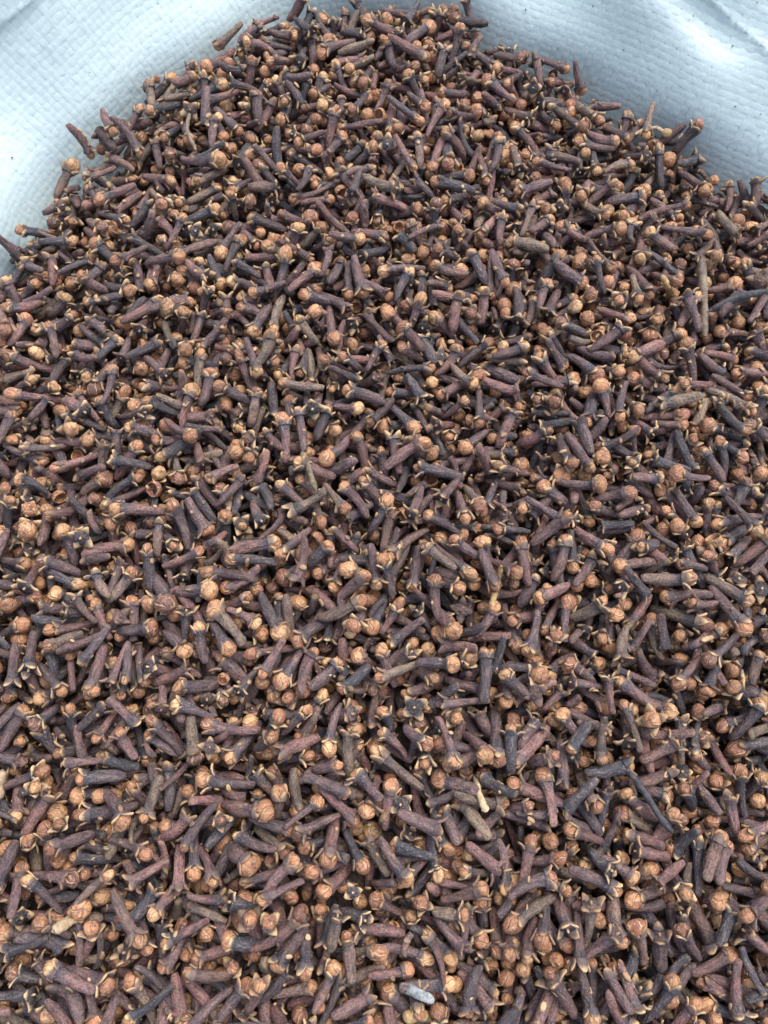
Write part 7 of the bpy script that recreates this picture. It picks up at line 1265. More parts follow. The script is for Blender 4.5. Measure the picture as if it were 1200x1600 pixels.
    -1391,859,-183,-160,-19,0,7, 1155,-645,-182,116,15,2,6, -1497,133,-137,-20,-45,0,8, -1444,372,-54,-72,6,1,7, 1297,766,-148,-142,30,0,6, 1145,642,-77,175,57,1,7,
    -157,-852,-149,-12,23,3,1, -1200,-163,-105,-172,5,0,8, -534,-760,-77,-20,9,0,7, 1186,-145,-87,89,22,0,5, -1205,252,-104,153,-47,0,8, -723,-872,-105,146,11,0,8,
    1443,377,-121,-144,41,0,7, -1432,719,-164,-50,25,0,8, 396,-919,-210,99,34,0,7, 1545,44,-190,28,36,0,8, 1454,-143,-98,-160,-19,0,8, 608,-726,-58,79,34,1,7,
    1330,-214,-101,-117,6,0,5, 1342,442,-85,-163,-3,0,8, -1391,551,-153,-141,31,0,7, -1094,-104,-77,-69,-37,1,8, 1535,870,-115,123,-15,0,4, 1094,-596,-177,127,25,1,4,
    1447,253,-168,178,-24,0,5, 1337,1318,-127,-44,56,0,8, 512,2285,-214,68,8,0,7, 578,-832,-169,-138,-12,0,6, -1283,1005,-169,103,39,0,7, 1480,1123,-215,-43,-25,3,5,
    1296,364,-93,-39,4,0,6, -295,-930,-80,109,12,0,6, 381,-962,-86,13,-1,1,8, -1329,1093,-124,177,29,0,6, -1188,-97,-199,125,35,0,5, 1402,29,-141,-90,-16,0,6,
    856,-831,-154,-3,-5,1,7, -364,-946,-153,-70,-12,0,5, 122,-1013,-129,-9,48,0,7, -1342,-310,-95,164,-6,0,6, 1346,268,-122,54,18,0,7, -476,-760,-141,-90,28,0,7,
    1231,-720,-137,-125,2,0,7, -353,-752,-81,-174,50,1,7, 1468,715,-128,-138,28,3,7, -798,-927,-127,148,-16,0,6, -988,-782,-99,51,-2,0,7, 1118,422,-84,71,26,3,0,
    -1355,1,-117,-3,0,0,5, 1509,30,-109,53,-10,0,9, 1529,362,-173,-11,-4,0,4, 1523,488,-164,175,-18,0,8, -1361,709,-147,113,-53,0,6, 1325,55,-94,-111,-22,0,7,
    -1051,-697,-131,16,2,1,6, 1399,187,-146,100,17,1,5, -1299,-508,-136,62,1,0,9, -1081,-581,-121,50,6,0,5, 545,-876,-137,-60,-15,0,6, 1551,-156,-147,101,-40,0,8,
    -1513,255,-180,93,31,3,5, 1584,-28,-157,52,53,3,5, -1330,506,-131,105,-7,0,7, 317,-833,-139,135,-66,1,8, 1578,688,-186,48,-3,0,5, 1112,228,-68,-131,36,0,7,
    1151,601,-84,-108,64,0,5, 1423,882,-127,178,60,2,6, 1466,572,-141,137,-31,3,7, 1051,-778,-118,-147,55,0,6, -1258,648,-158,121,7,0,8, 1392,-401,-187,-175,42,1,9,
    1315,1360,-125,46,38,0,8, 358,-958,-126,123,-10,0,7, 1170,-131,-121,-128,-15,0,7, -1324,-321,-174,-157,-22,0,6, -1259,-588,-196,-44,-2,0,7, 979,-862,-185,-150,41,0,6,
    1198,110,-168,-23,29,0,6, -1255,851,-181,156,29,0,7, 13,-757,-162,81,11,1,6, -1380,-216,-144,26,32,0,7, -297,-775,-136,-109,0,1,5, 1007,-368,-131,46,-29,3,3,
    581,-703,-133,-116,-21,1,6, 1510,942,-142,10,25,0,6, 1142,380,-135,-24,29,3,4, 1583,296,-191,112,61,1,7, 1356,835,-156,-66,31,0,7, -367,-913,-82,-121,-3,0,6,
    -1296,-86,-97,129,7,1,7, -676,-961,-126,161,3,0,6, -1413,-192,-135,54,60,0,5, -1207,103,-126,-11,-29,0,7, -543,-951,-102,-88,-11,1,6, 1351,11,-67,-8,-4,0,7,
    -1303,1129,-77,79,22,0,9, 1499,-51,-185,-13,-19,0,7, 1373,-160,-188,-22,28,0,7, -1112,-280,-148,114,33,0,6, -851,-836,-161,32,32,0,6, 1110,-494,-173,-32,24,0,7,
    -1155,-703,-147,27,53,0,6, -1240,351,-114,-94,-8,2,7, 1308,-175,-115,-133,29,0,6, 1355,880,-115,-138,-5,1,5, -403,-751,-80,89,22,1,7, 1294,1504,-122,95,9,0,7,
    -10,-762,-136,-104,-14,3,3, 1367,948,-85,164,-2,0,6, -1453,530,-200,152,15,1,6, 69,2557,-203,130,19,0,4, 1579,502,-177,153,-18,0,7, -1119,33,-178,-75,19,0,6,
    26,-692,-124,171,14,0,8, -532,-921,-151,-140,8,0,9, 1608,634,-199,120,-37,1,6, 493,-860,-194,136,27,0,7, 679,-766,-110,-56,-20,3,5, -1362,-514,-100,-48,-1,0,7,
    1308,611,-132,-19,36,2,7, -908,-740,-103,-17,52,2,5, 388,-757,-186,86,31,0,7, -1390,422,-174,11,9,0,9, -1447,185,-179,-164,-20,0,6, 263,-932,-208,-66,21,0,7,
    -1268,-48,-109,87,30,1,4, -97,-946,-161,-90,29,0,6, -1393,247,-118,125,60,1,6, 364,-850,-141,27,-4,0,5, -972,-786,-179,-74,-15,0,7, 1324,1572,-158,114,37,0,6,
    -1343,218,-181,27,4,0,5, -1391,1105,-147,-109,23,1,7, -1402,325,-157,-60,8,0,8, 1332,-617,-178,-128,14,0,6, 726,-705,-117,-34,22,1,9, -1422,675,-201,-11,14,0,7,
    1210,224,-106,109,7,0,7, -310,-956,-121,-7,-3,0,6, 1133,-103,-113,-150,21,0,7, 1395,843,-125,113,-36,0,8, 1255,571,-122,-171,20,0,7, 1281,80,-156,60,8,0,6,
    -832,-772,-115,127,-32,0,6, 1477,1026,-146,155,31,0,8, 1154,-421,-134,103,13,1,8, 1160,-228,-94,-89,2,0,6, 702,-807,-62,157,12,1,8, -128,-805,-124,-51,-27,0,5,
    -1394,1015,-103,34,10,0,7, -51,-884,-108,174,7,1,7, 1405,675,-133,-128,2,0,6, 1463,293,-162,179,21,1,7, 231,-966,-200,-66,48,0,5, -1324,163,-159,-38,-4,0,6,
    -1469,-110,-193,97,10,0,7, 939,-752,-167,-144,-5,0,6, 1553,247,-202,0,17,0,6, 558,-752,-87,-152,16,0,7, 448,-763,-88,61,-26,0,8, 1478,680,-135,-1,27,0,8,
    184,-754,-113,-3,22,0,7, -1233,789,-195,-164,12,0,7, 1080,-518,-172,-164,60,2,7, 1576,979,-148,118,-17,0,7, 982,-743,-134,-118,1,0,7, -1040,-742,-130,177,37,3,7,
    -1249,802,-152,-155,30,0,9, -1140,-513,-105,85,-39,0,8, -661,-951,-92,11,-15,0,7, 265,-829,-161,-66,52,0,6, 1497,1106,-258,159,5,2,5, -780,-789,-119,-101,57,3,2,
    490,-912,-96,40,23,0,5, -1224,-445,-129,-2,63,2,6, 1491,-276,-138,-135,47,1,7, -1096,-487,-138,-93,40,0,7, -1130,-731,-180,26,-43,1,7, -1253,578,-93,-95,34,0,7,
    1187,741,-121,179,-46,2,6, -1399,760,-184,-175,69,3,6, 1414,405,-124,64,29,1,6, -1054,-622,-153,-30,-4,0,5, -1315,943,-186,-108,24,1,5, 1528,8,-134,-40,23,0,9,
    -1328,365,-109,-39,18,0,8, 1455,1179,-162,143,19,0,8, 1232,417,-125,55,-6,0,5, 1437,-281,-142,107,-17,0,7, -1088,-782,-212,-32,4,3,1, -1402,61,-143,37,4,0,7,
    -1210,-301,-123,168,14,0,7, 1270,166,-104,-121,67,0,6, -1327,1177,-113,12,-3,0,7, 1358,-285,-134,-14,42,0,8, 1557,861,-266,109,1,2,5, -1068,-303,-155,82,9,1,5,
    1492,1023,-197,36,-13,0,5, -1133,210,-94,-117,43,0,6, -263,-750,-94,131,21,0,7, 1355,1300,-188,79,34,0,7, 1002,-641,-154,-128,27,1,7, 1543,-85,-243,-93,80,3,0,
    -487,2410,-197,66,1,0,7, -714,-803,-161,10,25,1,7, -1509,90,-154,-44,-50,1,6, -161,-710,-160,176,18,0,5, 1277,547,-165,-104,2,0,8, 1592,116,-194,66,56,0,8,
    -382,-870,-71,60,-22,1,6, -1437,782,-135,-116,9,1,5, 1315,314,-127,-162,1,2,7, 1591,750,-257,101,-4,3,6, 748,-796,-173,44,24,0,6, 1489,867,-219,178,9,0,8,
    -220,-775,-161,-69,27,0,7, 78,-844,-212,4,54,0,7, -68,-925,-201,-53,18,1,6, -1209,65,-179,-168,0,0,6, -1203,-416,-129,-8,48,0,7, 1079,-635,-110,99,7,0,7,
    1254,-75,-103,-113,11,1,7, 1351,541,-118,121,-12,3,1, 38,-934,-156,-161,5,2,6, 1622,186,-135,144,-62,1,7, 1450,428,-149,35,43,0,7, 1363,739,-94,2,-39,1,6,
    -1509,510,-166,137,75,0,7, -801,-729,-113,90,39,0,9, 1354,341,-132,78,30,0,6, -1346,-59,-130,118,-22,0,6, -710,-829,-129,171,-6,0,7, 353,2457,-201,-61,-17,1,6,
    1201,860,-89,-113,40,0,7, -592,2371,-180,89,77,0,5, 1480,-239,-117,10,-5,0,6, 1351,1089,-174,125,-21,1,6, 35,-820,-188,92,10,3,0, -1381,-325,-147,-23,30,0,7,
    548,-924,-102,-137,3,0,7, 656,-841,-87,-165,6,0,7, -1252,-494,-166,-96,10,3,6, -530,-877,-141,180,-16,1,7, 386,-935,-165,55,11,3,6, 500,-726,-146,38,18,0,6,
    1119,2,-115,129,-35,0,7, -429,-948,-135,-50,9,0,8, 1099,150,-115,59,21,1,7, -1241,-337,-90,-110,-24,0,8, 431,-1011,-99,17,-13,0,6, -111,-894,-155,-139,-14,0,8,
    1386,1002,-199,23,56,0,7, 1143,316,-170,-64,44,0,6, 423,-840,-86,153,-7,0,5, 1598,528,-202,97,40,0,7, -1374,789,-229,50,41,0,6, -1316,312,-157,-100,47,0,6,
    125,-831,-221,-147,-50,1,7, 1390,1411,-196,122,0,0,7, -1446,882,-192,-173,86,3,1, -1166,52,-121,60,4,3,4, 1406,1326,-152,70,27,0,7, 1254,1212,-136,-54,-19,0,6,
    1537,165,-206,114,-8,1,7, 249,-914,-118,-80,-6,0,7, 403,-739,-91,75,25,0,6, 1502,1242,-92,-73,7,0,6, 1445,-330,-211,127,-30,1,7, 1623,448,-168,139,-56,0,6,
    485,-933,-181,143,5,0,7, 1348,-467,-220,149,23,0,7, -1411,368,-119,-179,27,0,8, -1436,622,-156,109,41,0,5, 1325,-398,-122,102,22,0,4, 1285,286,-116,95,1,2,7,
    -287,-994,-66,-26,0,1,8, 1484,558,-157,13,33,3,2, 1454,-438,-154,-103,48,0,7, -1268,-141,-71,175,-3,0,9, -1048,-759,-201,-80,26,0,7, 1575,441,-181,145,-53,0,5,
    611,-916,-149,89,3,0,7, 1308,-212,-135,30,-11,0,7, 1506,305,-129,-140,9,0,8, 190,-988,-198,-170,46,0,7, 1422,1263,-214,66,41,0,6, 1253,412,-182,174,18,0,5,
    54,2168,-147,19,7,0,7, 894,-862,-211,-31,40,1,6, -1236,556,-156,-158,-3,0,8, 1326,386,-161,-41,-19,1,7, 1230,832,-125,100,-27,0,7, 1388,-203,-129,-32,-38,3,2,
    1620,495,-135,-100,38,0,7, 1213,-672,-161,-1,-18,1,7, 1012,-454,-117,72,-60,3,5, -260,-871,-91,134,-8,0,5, -1459,598,-195,127,30,0,7, -1072,-338,-110,-156,39,0,7,
    1329,640,-149,108,22,0,7, 979,-832,-149,-44,28,0,6, 1180,-42,-119,31,34,1,8, -1004,-824,-136,131,6,0,6, 1319,169,-149,-52,43,0,6, -1341,-403,-147,-165,-4,0,6,
    1440,1144,-174,-38,22,0,6, -1230,1147,-118,-81,28,0,8, 1227,-721,-196,-143,19,0,7, -720,-728,-145,-137,-5,0,5, 1243,-576,-174,24,44,0,6, 1019,-815,-161,-14,34,0,6,
    1543,818,-199,-4,-32,0,5, 1185,-490,-180,180,-29,0,7, -505,2448,-174,-130,-30,3,0, -1448,-1,-179,-40,20,0,8, -1303,1318,-158,-118,38,0,7, -1348,-414,-109,38,7,0,8,
    -174,-805,-108,146,51,1,6, -1247,296,-113,33,17,0,5, -1076,-707,-169,68,0,0,4, 28,-897,-213,-147,45,1,8, 1557,909,-206,-20,53,0,7, -1378,1051,-187,83,3,0,5,
    1387,485,-161,-124,34,0,6, -1029,-558,-136,-169,-46,3,6, 1492,1182,-145,-57,5,0,5, -1370,964,-127,-139,24,0,8, 854,-796,-133,175,5,0,5, -289,-953,-162,134,3,1,8,
    -267,2557,-222,-141,-1,3,4, -1256,-204,-132,57,-42,0,7, -1278,630,-204,56,41,3,2, 1147,-599,-155,-126,10,1,7, 1457,-247,-181,-81,-1,0,7, 1314,993,-156,50,40,0,7,
    1285,1299,-124,-90,-20,0,8, -1379,503,-119,-93,2,0,7, 291,2292,-154,-22,-45,2,7, -1315,685,-194,98,11,0,8, -1462,683,-257,67,-18,0,7, -1467,359,-192,-101,23,0,7,
    -1363,915,-231,2,1,0,6, 1289,1082,-91,129,2,1,5, 214,-935,-137,-99,-9,0,7, 1504,397,-138,173,62,0,7, 1515,70,-186,-139,-14,0,5, -914,-775,-202,-82,32,0,8,
    -1465,202,-141,-157,15,0,7, -1205,783,-100,-47,25,0,7, 1475,1169,-215,88,35,0,6, 1371,1160,-183,139,-30,1,7, -1215,195,-74,124,-14,0,6, 1236,-173,-100,-135,24,0,6,
    -604,-770,-74,139,18,0,8, -1151,-17,-157,105,-31,0,6, -1353,-480,-197,-51,-16,0,6, 533,2191,-187,-24,19,3,1, 1384,414,-129,61,80,3,2, -1042,-761,-95,47,4,0,7,
    1344,-504,-194,-25,13,0,7, -1268,-651,-149,-83,71,1,7, -1265,-361,-153,131,36,0,6, 1475,143,-107,-14,0,1,7, 1051,-730,-100,-31,10,0,6, 1528,-138,-94,35,4,0,8,
    -423,-709,-133,17,-26,3,7, 54,-959,-177,-169,-19,0,7, 1119,-432,-120,-75,-3,0,7, -309,-784,-99,-16,23,0,5, 1278,1409,-111,-55,-12,3,4, 1366,1514,-123,-64,36,1,4,
    -516,-883,-101,100,-1,0,6, -226,-931,-137,133,1,0,8, 1534,420,-130,-30,-54,0,7, 219,-778,-170,172,13,0,6, -140,-976,-193,-179,-10,1,7, -1024,-613,-120,-131,29,0,8,
    1240,240,-86,-52,-38,0,6, -1335,399,-140,17,45,3,6, -1122,428,-97,-78,33,0,7, 190,-894,-201,-90,-9,0,6, -1461,238,-167,34,18,0,5, -68,-710,-100,155,25,0,6,
    -1184,155,-102,87,-4,0,7, -1173,-477,-113,-111,9,0,7, 862,-881,-97,-152,28,0,6, 1359,-509,-145,144,-14,0,6, 1160,495,-82,-144,11,0,6, -1276,379,-103,-4,51,0,6,
    1212,482,-136,-117,20,0,6, 876,-750,-124,3,11,0,6, 1310,544,-106,-114,27,0,6, 1098,-196,-127,137,19,3,4, -1343,937,-136,-93,63,0,6, 1082,-401,-139,93,-7,0,8,
    1424,956,-172,26,30,0,6, 477,-936,-142,-105,-7,0,6, -1231,-646,-85,92,-39,0,9, -1359,590,-107,-29,45,0,8, 1511,-92,-149,36,6,0,7, 1481,1245,-129,124,-4,0,7,
    65,-790,-168,-88,-27,3,5, 675,-712,-109,136,4,0,7, -1149,474,-94,84,-9,0,7, 1443,-23,-133,-137,54,0,7, -1469,51,-152,-130,8,0,6, -1197,-630,-141,-117,12,0,7,
    -1222,846,-167,-170,31,3,7, -1253,535,-117,-144,8,1,6, 1104,-667,-194,138,3,0,7, 1310,-300,-84,-39,-11,0,6, 1423,1105,-132,47,-23,3,2, 1588,737,-222,87,26,1,5,
    1407,832,-222,127,-27,0,7, -1486,425,-153,-135,15,0,6, -1219,644,-137,-77,13,0,5, -1300,474,-98,-65,2,0,6, -927,-890,-103,25,-55,1,7, 1107,-219,-97,121,29,0,7,
    1437,13,-134,4,-37,3,3, 1560,912,-259,-100,-46,3,7, 1494,-120,-223,-69,-13,0,6, -123,2524,-209,87,-15,0,6, 391,2050,-167,83,-40,0,7, -1478,532,-248,78,13,0,4,
    -1365,168,-187,-161,10,0,6, -1414,-297,-225,100,-1,0,6, -5,2532,-225,99,20,0,6, 1386,1081,-194,-31,37,0,6, -1321,1172,-258,-124,-9,2,8, 1028,1900,-288,-56,-10,3,1,
    1314,1293,-115,92,10,3,4, 1382,-565,-166,160,-7,3,0, -397,-804,-67,-158,5,0,9, 1359,1025,-76,-53,2,0,6, -1521,270,-129,100,38,1,6, -1305,-465,-104,-95,19,1,6,
    -159,-889,-142,-65,67,0,5, 1523,814,-235,-156,25,0,7, -660,2296,-225,-139,0,3,5, -441,-976,-190,175,28,1,6, 1616,373,-176,66,64,0,8, 1320,1422,-118,62,39,1,6,
    1268,978,-66,-68,1,0,7, 1248,532,-85,116,26,1,7, 1134,55,-139,126,8,0,5, -1418,859,-136,161,-14,1,7, -946,1942,-252,-113,12,0,5, 1188,234,-65,-40,5,0,7,
    1280,621,-94,-103,51,0,8, -1172,-218,-78,129,12,0,5, 1535,978,-175,-173,23,3,6, 699,-739,-75,-45,-4,0,6, -639,-900,-102,20,-18,2,6, -713,-915,-93,3,25,0,5,
    1064,48,-56,89,-5,0,8, 1446,1203,-229,-71,-44,1,6, 1371,575,-130,-85,-39,1,8, 1569,637,-156,14,13,0,7, -490,-962,-125,16,38,0,8, -1142,-350,-119,-180,31,0,6,
    -1427,-234,-134,146,-16,1,4, 1229,-557,-126,91,-8,1,6, 711,-860,-101,-149,-1,0,6, -1475,783,-157,73,13,1,6, -334,-829,-125,169,-40,3,2, 1555,198,-181,118,24,0,8,
    1216,-419,-128,73,-15,0,7, 1322,-82,-157,29,-6,1,5, -1441,-137,-177,83,14,0,8, 1436,1167,-116,-134,5,0,4, 1561,846,-173,134,-6,0,9, 873,2080,-233,-58,-20,0,6,
    266,-717,-148,166,45,1,6, 316,-782,-159,154,5,0,6, -1040,-441,-161,-116,40,0,5, 1502,534,-165,-6,53,0,7, -1262,35,-140,-138,14,3,5, -1204,-708,-160,-43,2,2,6,
    1420,792,-147,79,-6,0,5, 1453,827,-114,-89,28,0,6, -1184,-693,-207,152,26,0,7, 536,1831,-185,-26,4,3,1, 1497,-84,-84,156,34,1,7, -1292,831,-99,139,-4,0,7,
    -696,-856,-102,133,3,3,5, -1468,472,-89,95,-4,0,7, -1464,600,-115,4,11,0,7, 89,-983,-135,-151,35,0,5, 981,-796,-95,-119,17,0,8, 1469,526,-150,-42,57,1,4,
    -1007,-527,-90,150,-13,1,7, -1302,36,-88,177,27,0,6, 1261,-466,-194,-68,44,0,8, 686,2225,-234,153,-1,1,6, 1164,860,-95,74,-23,1,7, 580,-944,-91,44,-3,0,7,
    1220,-243,-62,-123,12,0,5, -231,2546,-223,27,21,1,7, -1263,1227,-205,-18,-1,0,7, 1283,-432,-91,-159,2,1,7, -1367,820,-255,154,-9,0,7, -421,1450,-160,60,9,0,5,
    297,-754,-119,56,-38,3,5, -1291,590,-100,130,39,3,7, -1283,173,-132,-19,-20,0,6, 1298,-131,-144,94,27,2,7, -1194,6,-105,-60,-13,0,6, 1297,-547,-175,40,22,3,6,
    429,-735,-129,79,-26,0,5, -1428,336,-194,78,-23,0,6, 193,-715,-163,35,-8,0,6, 1337,1419,-158,-27,12,0,6, 437,-913,-137,52,32,0,6, 1412,548,-119,-122,11,1,7,
    1244,-21,-127,82,4,1,5, -748,-765,-92,95,9,0,5, 289,-1002,-142,17,-16,0,7, 1514,356,-130,-153,11,0,8, -1356,215,-129,16,2,0,7, 1049,-435,-136,-171,1,2,7,
    -1335,-447,-142,-150,2,0,5, -380,2393,-137,-74,-12,0,5, -1458,-8,-124,-130,-7,0,7, 1361,-365,-125,173,-59,0,7, 245,-776,-128,-58,31,0,6, -1056,1613,-237,171,13,1,7,
    -1496,450,-208,103,65,0,4, -1443,300,-125,-139,-2,1,5, -664,-707,-116,95,35,0,5, 1302,-251,-151,-114,32,0,8, -1173,-266,-121,-51,31,0,7, -40,-864,-157,-108,6,1,7,
    352,-924,-199,112,24,0,7, -1337,-221,-172,-175,-32,1,6, -1292,-563,-158,-81,20,1,8, 1200,610,-131,20,12,0,5, 1511,575,-175,159,-25,0,6, 1088,-496,-105,-62,-22,1,7,
    -1181,-394,-154,134,19,1,7, 784,-891,-117,121,-17,0,4, -963,-722,-151,-63,-1,0,7, 827,-806,-76,171,-13,0,7, 1145,160,-72,-106,-22,0,7, 1039,-477,-98,-14,-68,0,8,
    1406,708,-89,28,1,0,7, -1438,-97,-123,-14,29,0,7, 1539,449,-158,-167,-13,0,7, 1282,-322,-156,180,0,0,7, 1475,768,-123,10,40,0,7, -754,2195,-147,91,-15,0,4,
    1396,-432,-209,-43,36,0,7, -1104,-636,-159,-64,48,0,5, 393,-763,-138,126,16,1,6, 1460,1080,-181,-26,24,0,6, 1375,-304,-180,86,-2,1,7, 1289,926,-146,125,6,0,7,
    1079,-647,-149,-58,-3,1,7, 351,-760,-178,113,15,1,6, -1374,635,-138,-5,53,0,6, 1270,1009,-168,79,43,0,7, 64,2568,-255,-180,24,1,7, 878,-710,-116,164,-37,3,6,
    1228,698,-95,127,-30,3,6, 778,-880,-80,46,14,0,6, 1292,-690,-136,40,35,0,7, 1567,598,-240,-56,6,0,6, -1199,-54,-96,159,-41,3,5, -63,-780,-117,-66,7,0,5,
    1325,1144,-106,103,-14,0,7, -153,-701,-63,-73,-25,0,6, -1290,1262,-230,55,16,1,8, 1593,622,-248,-143,-28,2,6, -1282,559,-212,-107,11,0,7, 1185,1692,-239,161,9,0,8,
    123,-883,-150,167,-28,2,7, 1180,-514,-120,144,60,1,5, 1554,752,-188,-25,58,0,7, 1473,91,-220,45,5,0,6, 150,2521,-232,138,-4,0,6, 1510,1070,-253,42,69,2,6,
    1444,181,-126,113,25,0,6, 1359,1348,-212,-26,2,1,9, -766,2172,-241,-135,11,0,6, 320,-930,-221,132,26,1,7, -282,2554,-247,-165,5,3,7, -1024,1783,-244,-109,12,0,5,
    -362,1919,-163,121,10,1,8, -1324,1060,-214,-148,-15,0,8, 809,2122,-250,133,21,0,6, -1434,606,-277,107,-8,0,6, -1391,928,-289,-151,-12,2,7, 1176,-695,-188,78,-22,3,3,
    -1203,737,-120,46,-34,1,6, -1062,-742,-151,-129,12,1,5, -1391,168,-116,-14,-2,0,8, 1038,-300,-140,107,31,0,6, -384,-877,-114,156,5,0,8, -1286,163,-90,89,39,1,7,
    -1341,51,-132,-163,35,0,7, 1510,942,-182,3,7,0,7, 1539,788,-132,-103,6,0,8, 1393,1306,-116,16,37,0,6, -1310,1137,-117,2,2,1,7, 1348,1449,-136,-15,23,0,8,
    1561,276,-151,-34,13,0,6, 912,-907,-126,15,37,0,7, -1347,1146,-153,88,0,0,8, 1206,116,-86,-116,3,0,7, 1235,286,-81,144,27,0,6, 354,-769,-150,-29,-22,3,5,
    1386,306,-151,-112,-18,0,6, 1346,1144,-156,-50,11,0,8, 466,-837,-120,33,42,1,7, -1356,488,-142,-68,11,3,4, -1190,-120,-102,167,7,0,5, -1352,839,-284,133,-10,0,8,
    -1376,759,-140,-148,54,1,7, -244,-830,-65,179,33,0,6, -1114,-148,-64,-156,-14,0,4, 1167,-3,-120,52,8,0,6, 1541,76,-212,-170,-25,3,7, 917,-803,-214,-56,31,0,5,
    1206,-240,-110,-52,17,0,7, -1280,742,-157,155,46,2,5, -1067,-408,-146,-168,2,0,7, -1372,830,-159,-135,-19,0,6, 1206,-632,-176,95,35,0,5, 1487,-112,-116,145,8,0,6,
    1299,-595,-166,-147,4,0,7, -917,-832,-123,151,-13,0,7, -1370,903,-155,168,-25,1,8, -1445,-236,-199,-89,37,3,6, -1253,404,-125,-13,20,0,6, -231,-941,-99,-44,-1,0,7,
    876,-714,-153,29,4,1,6, 1469,186,-159,156,-36,0,7, 1077,-290,-92,-177,23,0,6, -137,2511,-242,-88,14,0,7, -614,2319,-241,-120,3,3,5, -894,-770,-135,-54,3,1,6,
    1410,953,-129,37,46,1,7, -1426,90,-132,54,-6,0,6, 1427,527,-153,-80,20,0,6, 1508,668,-168,-151,-7,0,8, 1183,-402,-147,96,-7,0,6, 1295,-445,-125,-91,14,0,7,
    1362,-233,-128,-19,67,0,6, 1177,203,-91,-71,29,0,6, 1208,-343,-107,160,-9,0,9, 1305,79,-119,-152,-2,0,8, -654,-891,-137,-72,-35,0,6, 161,-793,-124,-24,-1,0,9,
    1169,1706,-277,171,-4,0,7, -612,-824,-122,-12,-27,0,6, 1088,-129,-158,-164,9,2,7, 1261,539,-129,10,5,3,3, 192,-928,-164,167,25,0,6, -1130,-138,-137,41,-2,0,5,
    105,-909,-173,-48,-13,0,7, 697,-963,-132,6,37,0,7, 1501,-305,-159,-101,44,0,7, 1418,911,-167,7,42,0,7, -1234,0,-129,-98,-16,0,7, -1139,-593,-155,60,59,0,7,
    1365,176,-147,-76,0,0,6, 93,-754,-168,-73,16,1,6, -1219,511,-133,43,13,0,7, 404,-688,-190,-168,-17,0,6, 1404,-341,-198,-57,24,0,7, -1222,-407,-79,-156,-2,0,8,
    1154,458,-118,22,61,3,2, 1449,644,-116,41,47,0,7, 163,-895,-99,-172,5,0,6, 1304,294,-81,-65,-4,0,5, 1262,734,-79,90,18,0,5, 67,2517,-263,-47,28,0,7,
    1613,330,-184,39,76,1,6, 1497,-192,-112,12,40,0,7, -1031,-461,-96,163,28,0,7, 481,-690,-83,-24,0,0,6, 1438,1226,-106,129,-24,0,7, 866,-671,-133,-154,31,2,7,
    -439,-761,-78,107,27,0,7, 1283,877,-52,17,44,0,8, 1196,-60,-64,0,3,0,7, 1489,734,-109,-144,-56,2,5, 1439,-405,-112,161,-23,0,6, -1044,-296,-80,7,46,0,8,
    1329,-108,-129,-145,-71,2,7, 1204,-560,-184,-118,87,3,5, -1381,-383,-99,-158,-14,1,7, -1354,353,-86,-51,24,0,7, -1397,1135,-94,169,15,2,7, -383,-834,-48,-141,7,1,6,
    1578,335,-105,-54,1,0,9, 1355,-570,-227,70,-16,1,6, -1235,278,-84,8,17,0,7, 1311,804,-72,118,-25,0,7, -716,-774,-140,-141,-5,3,2, -1426,269,-200,177,-7,0,8,
    -1370,-246,-101,138,26,0,7, 653,2229,-278,-43,5,1,8, 45,-778,-129,-131,-6,0,9, 531,-752,-121,-130,-20,1,6, 1220,530,-185,154,24,1,7, -1393,-383,-191,-11,-57,1,6,
    1362,967,-135,-112,0,0,6, -1469,529,-140,72,-12,0,6, -1202,489,-106,-178,30,1,6, -1179,645,-122,-59,9,0,8, 1376,1247,-154,155,53,1,6, 1577,680,-139,31,11,0,7,
    1174,-596,-114,-54,20,0,7, 637,-753,-93,-80,-17,0,7, 1504,-276,-87,-70,-7,0,5, -222,-743,-124,-26,-7,0,7, 637,-926,-130,-87,-6,0,5, -1458,430,-122,54,-9,0,6,
    1381,-445,-138,-138,39,0,6, 46,-895,-164,138,22,1,7, 1362,233,-104,37,23,1,9, -1473,-128,-134,-51,-15,0,6, -1317,959,-106,147,24,0,7, 1461,1116,-277,-96,8,0,6,
    1147,-748,-151,-97,-17,1,6, -114,-784,-164,146,-13,0,8, 1396,-69,-151,-46,6,0,6, 1495,1081,-290,-79,2,1,5, -1355,-417,-249,-71,7,0,7, 1465,226,-137,1,25,0,8,
    -47,-1000,-178,1,15,0,8, -1144,-651,-140,113,43,0,6, -1357,614,-167,35,7,0,6, -1231,754,-147,-150,45,0,6, 1203,382,-82,65,7,1,7, -1263,-611,-231,123,1,0,8,
    1587,201,-130,36,33,0,6, 1164,-396,-91,-84,-11,0,7, -1082,-174,-70,1,41,0,7, 1293,1571,-246,-49,13,3,4, -1359,993,-286,90,11,0,6, -63,2557,-281,-174,18,0,5,
    -1427,781,-303,-166,55,2,5, 1468,123,-184,25,24,0,8, 563,2274,-264,120,14,0,7, -416,2425,-227,95,7,0,7, -870,2043,-256,-115,9,0,7, -1357,949,-257,15,-11,0,6,
    -1475,527,-287,-90,14,3,3, 1537,1077,-175,-78,56,2,5, -1018,1661,-235,133,13,0,5, -294,-997,-163,-52,75,0,7, -1330,-488,-163,-117,10,1,4, -1384,959,-171,125,23,1,7,
    1533,787,-174,-171,17,0,6, -1271,1300,-160,53,49,0,4, 1166,388,-156,95,-11,1,6, -1339,133,-153,-45,1,3,7, 1213,-453,-166,0,32,0,6, 813,-873,-141,49,38,0,8,
    -1468,383,-146,-118,15,0,7, 490,-805,-145,151,5,0,6, -796,-873,-134,-19,-3,0,7, -1372,-135,-133,-12,8,0,6, -1180,-624,-190,-85,29,0,6, 1549,-2,-241,75,8,0,7,
